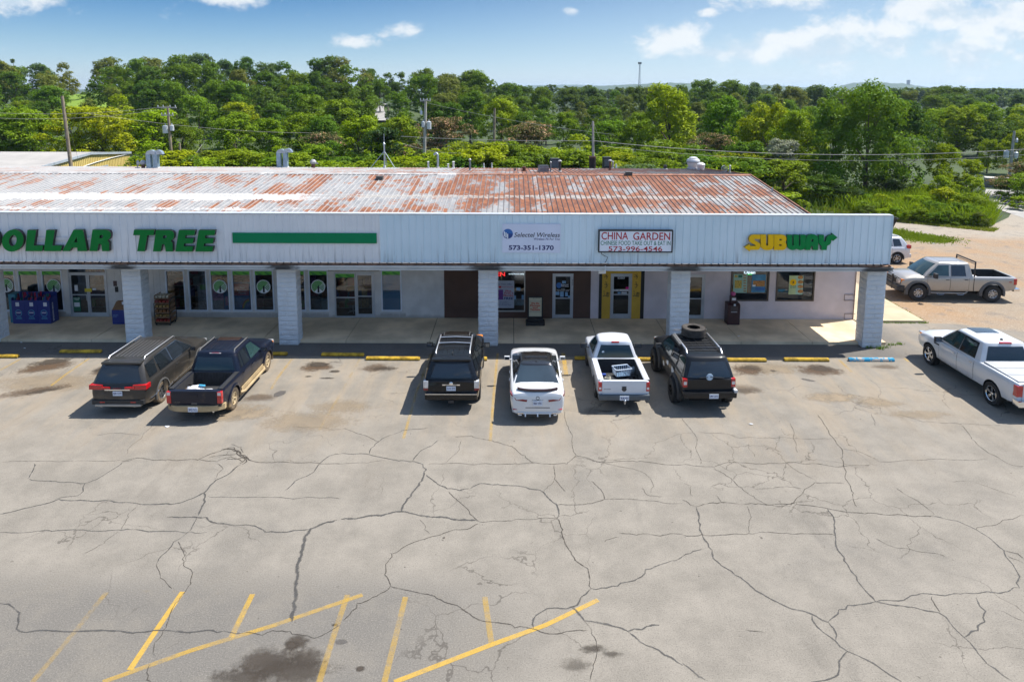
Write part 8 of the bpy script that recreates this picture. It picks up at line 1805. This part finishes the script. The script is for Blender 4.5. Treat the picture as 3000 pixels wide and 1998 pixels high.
MB().revolve([(0, 0), (4 * k_, .6 * k_), (8.5 * k_, 3.2 * k_)], 'y', 20, (0, -1 * k_, 16 * k_)).build('reflector', capg, o, 60); MB().bbox(-9 * k_, 8 * k_, -3 * k_, 3 * k_, -.02, 3 * k_, .02).build('base', capg, o)
# air conditioners
def condenser(px, py, wpx, hpx, mt, label, fan=False):
    p = on_roof(px, py); k_ = mpp(p); w_, h = wpx * k_ / 2, hpx * k_; o = thing('air_conditioner', label, 'air conditioner', p, .15, 'air conditioners on the roof')
    MB().bbox(-w_, w_, -w_, w_, 0, h, .03).build('cabinet', mt, o); MB().bbox(-w_ * 1.03, w_ * 1.03, -w_ * 1.03, w_ * 1.03, h + .002, h + .05, .015).build('top', plas, o)
    for i in range(8): MB().box(-w_ * .9 + i * w_ * .25, -w_ * .9 + i * w_ * .25 + .02, -w_ - .012, -w_ - .002, .1, h - .1).build('louvre', capg if mt is not capg else plas, o)
    MB().box(-w_ * 1.1, w_ * 1.1, -w_, w_, -.12, -.002).build('stand', dkpipe, o)
condenser(1592, 504, 28, 17, capg, 'low grey air conditioner with a wire cage on the rusted roof'); condenser(1625, 492, 24, 26, M('condenser_slate', (.05, .065, .08), .5, .3), 'slate coloured condenser behind the dark capped pipe'); condenser(1777, 490, 21, 28, M('condenser_black', (.03, .035, .04), .5, .3), 'tall black condenser right of the black chimney')
p = on_roof(1592, 504); k_ = mpp(p)
p = on_roof(2030, 496); k_ = mpp(p); o = thing('exhaust_fan', 'big white round kitchen exhaust fan near the right end of the roof', 'fan', p); MB().revolve([(13 * k_, 3 * k_), (15 * k_, 10 * k_), (19 * k_, 20 * k_), (19 * k_, 26 * k_), (16 * k_, 30 * k_), (12 * k_, 30.5 * k_)], 'z', 22, m=0).revolve([(12 * k_, 30 * k_), (12 * k_, 34 * k_), (6 * k_, 36 * k_), (0, 36 * k_)], 'z', 22).build('bowl', M('fan_white', (.60, .60, .60), .4, .1, .08, 3), o, 40); MB().box(-14 * k_, 14 * k_, -14 * k_, 14 * k_, -2 * k_, 4 * k_).build('curb', white_pvc, o); MB().revolve([(19.3 * k_, 19 * k_), (19.6 * k_, 22 * k_), (19.3 * k_, 24 * k_)], 'z', 22).build('band', capg, o)
p = on_roof(2053, 498); o = thing('exhaust_fan', 'smaller white round exhaust fan in front of the big one', 'fan', p); MB().revolve([(9 * k_, 0), (11 * k_, 10 * k_), (12 * k_, 16 * k_), (8 * k_, 19 * k_), (4 * k_, 21 * k_), (0, 21 * k_)], 'z', 20).build('bowl', M('fan_white', (.60, .60, .60)), o, 40); MB().box(-10 * k_, 10 * k_, -10 * k_, 10 * k_, -3 * k_, 1 * k_).build('curb', white_pvc, o)
p = on_roof(2122, 505); k_ = mpp(p); o = thing('roof_fan', 'small wire cage fan at the right end of the roof', 'fan', p); MB().revolve([(9 * k_, -3 * k_), (9 * k_, 3 * k_)], 'y', 20, (0, 0, 11 * k_)).revolve([(5 * k_, -3.1 * k_), (5.5 * k_, -3 * k_)], 'y', 20, (0, 0, 11 * k_)).build('ring', capg, o, 60)
for i in range(6): a = i * math.pi / 6; MB().tube([(-9 * k_ * math.cos(a), -3 * k_, 11 * k_ - 9 * k_ * math.sin(a)), (9 * k_ * math.cos(a), -3 * k_, 11 * k_ + 9 * k_ * math.sin(a))], .4 * k_, 4).build('cage_wire', capg, o)
MB().box(-7 * k_, 7 * k_, -2 * k_, 2 * k_, -.1, 2.2 * k_).build('foot', capg, o)
# two grey box vents on the front slope
for px, py, lab in ((1113, 527, 'dark grey box vent on the pale part of the front roof slope'), (1842, 514, 'dark grey box vent on the ridge of the rusty part')):
    p = on_roof(px, py); o = thing('box_vent', lab, 'vent', (p.x, p.y, p.z - .02), 0, 'box vents on the front roof slope'); MB().bbox(-.21, .21, -.22, .22, -.02, .24, .015).build('body', M('box_vent_grey', (.075, .075, .068), .7, .1, .2, 4), o); MB().box(-.25, .25, -.26, .26, .243, .262).build('lid', M('box_vent_grey', (.075, .075, .068)), o)
# small gable pipes and tripod mast
for px, py, h, lab in ((2262, 563, 13, 'thin white pipe on the right roof edge'),):
    r_ = ray(px, py); p = EYE + r_ * ((16.0) / r_.x); k_ = mpp(p); MBt = MB().tube([(0, 0, -.2), (0, 0, h * k_)], .05, 8).build('roof_pipe', capg, None, 50, loc=p); tag(MBt, lab, 'pipe')
p = on_roof(1127, 493); k_ = mpp(p); o = thing('tripod_mast', 'three legged metal antenna mast on the roof', 'mast', p); MB().tube([(0, 0, -.05), (0, 0, 70 * k_)], 2.3 * k_, 10).tube([(0, 0, 70 * k_), (0, 0, 100 * k_)], .8 * k_, 6).build('mast', galv, o, 50)
MB().revolve([(3.5 * k_, 68 * k_), (3.5 * k_, 72 * k_), (0, 76 * k_)], 'z', 10).build('cap', galv, o)
for i, (x, y) in enumerate(((-42, -10), (34, -10), (0, 40))): MB().tube([(0, 0, 50 * k_), (x * k_, y * k_, -.05 + y * k_ * (-SLB if y > 0 else -SLB * .5))], 1.0 * k_, 6).build('leg', galv, o)
MB().tube([(0, 0, -.05), (0, 0, 7 * k_)], 4 * k_, 10).build('boot', white_pvc, o)

# ================================================================== YELLOW SHED, POLES, WIRES, TOWER
ys_ = M('yellow_siding', (.52, .40, .13), .6, 0, .06, .6); shed = thing('metal_shed', 'low yellow ribbed metal building with white roof at the left rear', 'building', (-45, 73, 0))
zE, zRd, y0, y1, ym = 3.36, 3.93, 65.6, 80.8, 73.2
mb = MB().prism([(y0, -.2), (y1, -.2), (y1, zE), (ym, zRd), (y0, zE)], 'x', -78, -45.02); mb.build('wall', ys_, shed, world=True)
n = 50
for i in range(n):
    y = y0 + .1 + i * (y1 - y0 - .2) / (n - 1); zt = zE + (zRd - zE) * (1 - abs(y - ym) / (y1 - ym)); MB().box(-45.015, -44.985, y - .05, y + .05, -.2, zt - .02).build('rib', ys_, shed, world=True)
wr = M('shed_roof_white', (.36, .335, .30), .6, 0, .1, .4)
MB().quad((-78, y0 - .15, zE + .03), (-44.85, y0 - .15, zE + .03), (-44.85, ym, zRd + .06), (-78, ym, zRd + .06)).quad((-78, ym, zRd + .06), (-44.85, ym, zRd + .06), (-44.85, y1 + .15, zE + .03), (-78, y1 + .15, zE + .03)).build('roof', wr, shed, world=True)
for (a, za), (b, zb3) in (((y0 - .15, zE), (ym, zRd + .03)), ((ym, zRd + .03), (y1 + .15, zE))): MB().obox((-44.88, (a + b) / 2, (za + zb3) / 2 - .03), (.06, 0, 0), (0, (b - a) / 2, (zb3 - za) / 2), (0, 0, .12)).build('trim', M('trim_grey', (.38, .42, .46), .4, .2), shed, world=True)
MB().tube([(-44.93, 70.6, 2.55), (-44.93, 74, 2.9), (-44.93, 77, 3.1), (-44.93, 80.7, 3.2)], .045, 6).build('pipe_run', white_pvc, shed, world=True); MB().box(-44.97, -44.93, 74.4, 76.3, 1.4, 2.4).build('window', alu, shed, world=True)
wood = M('pole_wood', (.23, .185, .13), .85, 0, .2, 2.5, .3, 12); woodg = M('pole_grey', (.34, .32, .29), .85, 0, .15, 2.5, .3, 12); tank = M('transformer_grey', (.48, .50, .52), .4, .2, .06, 2)
def pole(px0, py0, px1, py1, Y, mt, label, r_=.15, arms=(), tanks=(), zbase=0.0):
    """utility pole whose visible shaft runs from (px0,py0) at the top down through (px1,py1)"""
    t = FY(px0, py0, Y); b = FY(px1, py1, Y); d = (t - b); s_ = (b.z - zbase) / d.z; base = b - d * s_
    o = thing('utility_pole', label, 'utility pole', base, 0, 'utility poles behind the shops'); L = t - base
    MB().tube([(0, 0, -.3), tuple(L * .5), tuple(L)], [r_ * 1.15, r_, r_ * .8], 10).build('shaft', mt, o, 50)
    for (fz, wd, ang) in arms:
        c_ = L * fz; dv = Vector((math.cos(ang), math.sin(ang), 0)) * wd / 2; MB().obox(c_ + Vector((0, -r_ - .06, 0)), dv, (0, .05, 0), (0, 0, .06)).build('crossarm', woodg, o)
        for k2 in (-.9, -.35, .35, .9): MB().revolve([(.03, 0), (.06, .06), (.04, .12), (.05, .18), (0, .2)], 'z', 8, tuple(c_ + dv * k2 + Vector((0, -r_ - .06, .06)))).build('insulator', tank, o)
    for (dx_, dz_, rr, hh) in tanks:
        c_ = Vector((L.x * (L.z + dz_) / L.z + dx_, -.1, L.z + dz_)); MB().revolve([(0, -hh / 2), (rr, -hh / 2), (rr, hh / 2), (rr * .6, hh / 2 + .06), (0, hh / 2 + .08)], 'z', 16, tuple(c_)).build('transformer', tank, o, 40); MB().tube([tuple(c_ + Vector((0, 0, hh / 2))), tuple(c_ + Vector((0, 0, hh / 2 + .25)))], .05, 6).build('bushing', tank, o)
    return o, t
pole(182, 282, 208, 488, 64, wood, 'bare leaning wooden pole in front of the yellow building', .16)
pole(491, 312, 505, 490, 70, wood, 'wooden pole with a wide crossarm and two grey transformers', .15, ((.985, 1.9, .05), (.90, 1.2, .05)), ((-.33, -2.35, .28, .72), (.32, -2.2, .2, .5)))
pole(526, 420, 530, 490, 70, wood, 'short cut-off wooden post beside the transformer pole', .13)
pole(1247, 292, 1243, 470, 72, woodg, 'straight pale grey pole with three transformers near the middle', .16, ((.985, 1.1, .3),), ((-.18, -2.6, .18, .55), (.42, -2.7, .24, .75), (-.40, -1.4, .12, .35)))
pole(1137, 310, 1139, 362, 165, wood, 'distant pole beside the pale hill road', .2, (), (), terrain(-30, 165)); pole(1449, 318, 1447, 440, 80, wood, 'plain wooden pole behind the roof between grey pole and chimney', .15)
o5, t5 = pole(1737, 356, 1738, 462, 62, woodg, 'slim pole above the black chimney where the service wires meet', .12)
pole(2972, 385, 2960, 490, 86, woodg, 'grey pole with two transformers among the trees at the far right', .17, (), ((-.75, -2.9, .3, .8), (.45, -3.0, .24, .7), (.35, -1.2, .14, .4)))
wire_m = M('wire_pale', (.42, .40, .36), .6, 0, .05, 1); wire_d = M('wire_dark', (.05, .05, .05), .6)
def wire(a, b, sag, r_, mt, label, grp='overhead wires'):
    pts = [a.lerp(b, i / 24) - Vector((0, 0, sag * 4 * (i / 24) * (1 - i / 24))) for i in range(25)]
    tag(MB().tube(pts, r_, 5).build('wire', mt, None, 60), label, 'wire', grp)
P5 = FY(1737, 413, 62)
wire(FY(1175, 400, 66), P5, .15, .022, wire_m, 'pale thick wire from the left to the slim pole'); wire(P5, FY(3080, 432, 62), .95, .024, wire_m, 'pale thick wire from the slim pole to the right edge'); wire(FY(1175, 414, 66), FY(1737, 425, 62), .15, .014, wire_d, 'thin dark wire under the pale one, left of the slim pole')
wire(FY(1760, 428, 62), FY(3080, 448, 62), 1.0, .013, wire_m, 'thinner wire under the thick one toward the right edge'); wire(t5, on_roof(1645, 480) + Vector((0, 0, .6)), .9, .018, wire_m, 'service drop wire from the slim pole to the slate condenser'); wire(t5, on_roof(1783, 463), .25, .018, wire_m, 'service drop wire from the slim pole to the black condenser')
wire(FY(1180, 421, 70), FY(1425, 443, 70), .55, .02, wire_m, 'short sagging wire across the grey pole'); wire(FY(1250, 302, 72), FY(1800, 395, 66), .3, .012, wire_m, 'thin wire from the grey pole down to the right'); wire(FY(495, 322, 70), FY(1240, 297, 72), .5, .012, wire_d, 'thin dark wire between transformer pole and grey pole')
wire(FY(-40, 345, 66), FY(491, 318, 70), .5, .012, wire_m, 'thin pale wire from the left edge to the transformer pole'); wire(FY(-40, 330, 66), FY(491, 312, 70), .4, .012, wire_m, 'upper thin wire from the left edge to the transformer pole'); wire(FY(186, 300, 64), FY(230, 470, 64), .2, .010, wire_d, 'guy wire hanging from the bare leaning pole'); wire(FY(250, 332, 68), FY(920, 390, 90), .5, .012, wire_m, 'thin wire slanting down across the green slope'); wire(FY(560, 470, 68), FY(592, 425, 75), .0, .012, wire_m, 'slanted guy wire right of the short post')
# lattice radio tower on the far ridge, stone tower and barn on the far hill
tw = thing('radio_tower', 'slim lattice radio tower rising from the far wood', 'tower', (0, 0, 0)); Yt = 900; tp = FY(1874.5, 183, Yt); tw.location = (tp.x, Yt, 0); Ht = tp.z; steel = M('tower_steel', (.20, .21, .23), .6, .3)
for a in (0, 2.09, 4.19): MB().tube([(1.6 * math.cos(a), 1.6 * math.sin(a), 0), (.7 * math.cos(a), .7 * math.sin(a), Ht)], .22, 5).build('leg', steel, tw)
for i in range(14):
    z0, z1 = Ht * i / 14, Ht * (i + 1) / 14
    for a, b in ((0, 2.09), (2.09, 4.19), (4.19, 6.28)):
        r0, r1 = 1.6 - .9 * z0 / Ht, 1.6 - .9 * z1 / Ht; MB().tube([(r0 * math.cos(a), r0 * math.sin(a), z0), (r1 * math.cos(b), r1 * math.sin(b), z1)], .12, 4).build('brace', steel, tw)
for i in range(9): a = i * .698; MB().box(2.0 * math.cos(a) - .25, 2.0 * math.cos(a) + .25, 2.0 * math.sin(a) - .25, 2.0 * math.sin(a) + .25, Ht - 2.6, Ht).build('antenna_panel', plas, tw)
MB().revolve([(2.0, Ht - 1.2), (2.2, Ht - 1.2), (2.2, Ht - 1.0), (2.0, Ht - 1.0)], 'z', 16).build('platform', steel, tw)
q5 = FY(2660.5, 251, 3150); st_ = thing('hill_tower', 'small square tower on the far blue ridge', 'tower', (q5.x, 3150, q5.z - 6)); MB().box(-5, 5, -5, 5, 0, 30).build('shaft', M('tower_stone', (.10, .09, .085), .9), st_); MB().box(-6, 6, -6, 6, 24, 27).build('parapet', M('tower_stone', (.10, .09, .085)), st_)
q5 = FY(2680, 266, 2960); bn_ = thing('barn', 'long low white barn on the far hillside', 'barn', (q5.x, 2960, q5.z)); MB().box(-16, 16, -6, 6, -4, 4).build('wall', M('barn_white', (.6, .6, .6)), bn_); MB().prism([(-7, 4.01), (7, 4.01), (0, 7.5)], 'x', -17, 17).build('roof', M('barn_roof', (.5, .5, .5)), bn_)
# the haze that turns the far ridges blue
hz = MB().box(-3600, 7200, -70, 9500, -60, 75); hzo = link('haze', hz.mesh('haze', []))
hm = bpy.data.materials.new('haze_air'); hm.use_nodes = True; q = NT(hm.node_tree); q.n.clear()
pv_ = q.node('ShaderNodeVolumePrincipled', inp={'Color': (.62, .80, 1.0, 1), 'Density': .00011, 'Anisotropy': .2})
q.node('ShaderNodeOutputMaterial', inp={'Volume': pv_.outputs[0]}); hzo.data.materials.append(hm); hzo['kind'] = 'stuff'; hzo['label'] = 'thin blue summer haze'; hzo.display_type = 'WIRE'
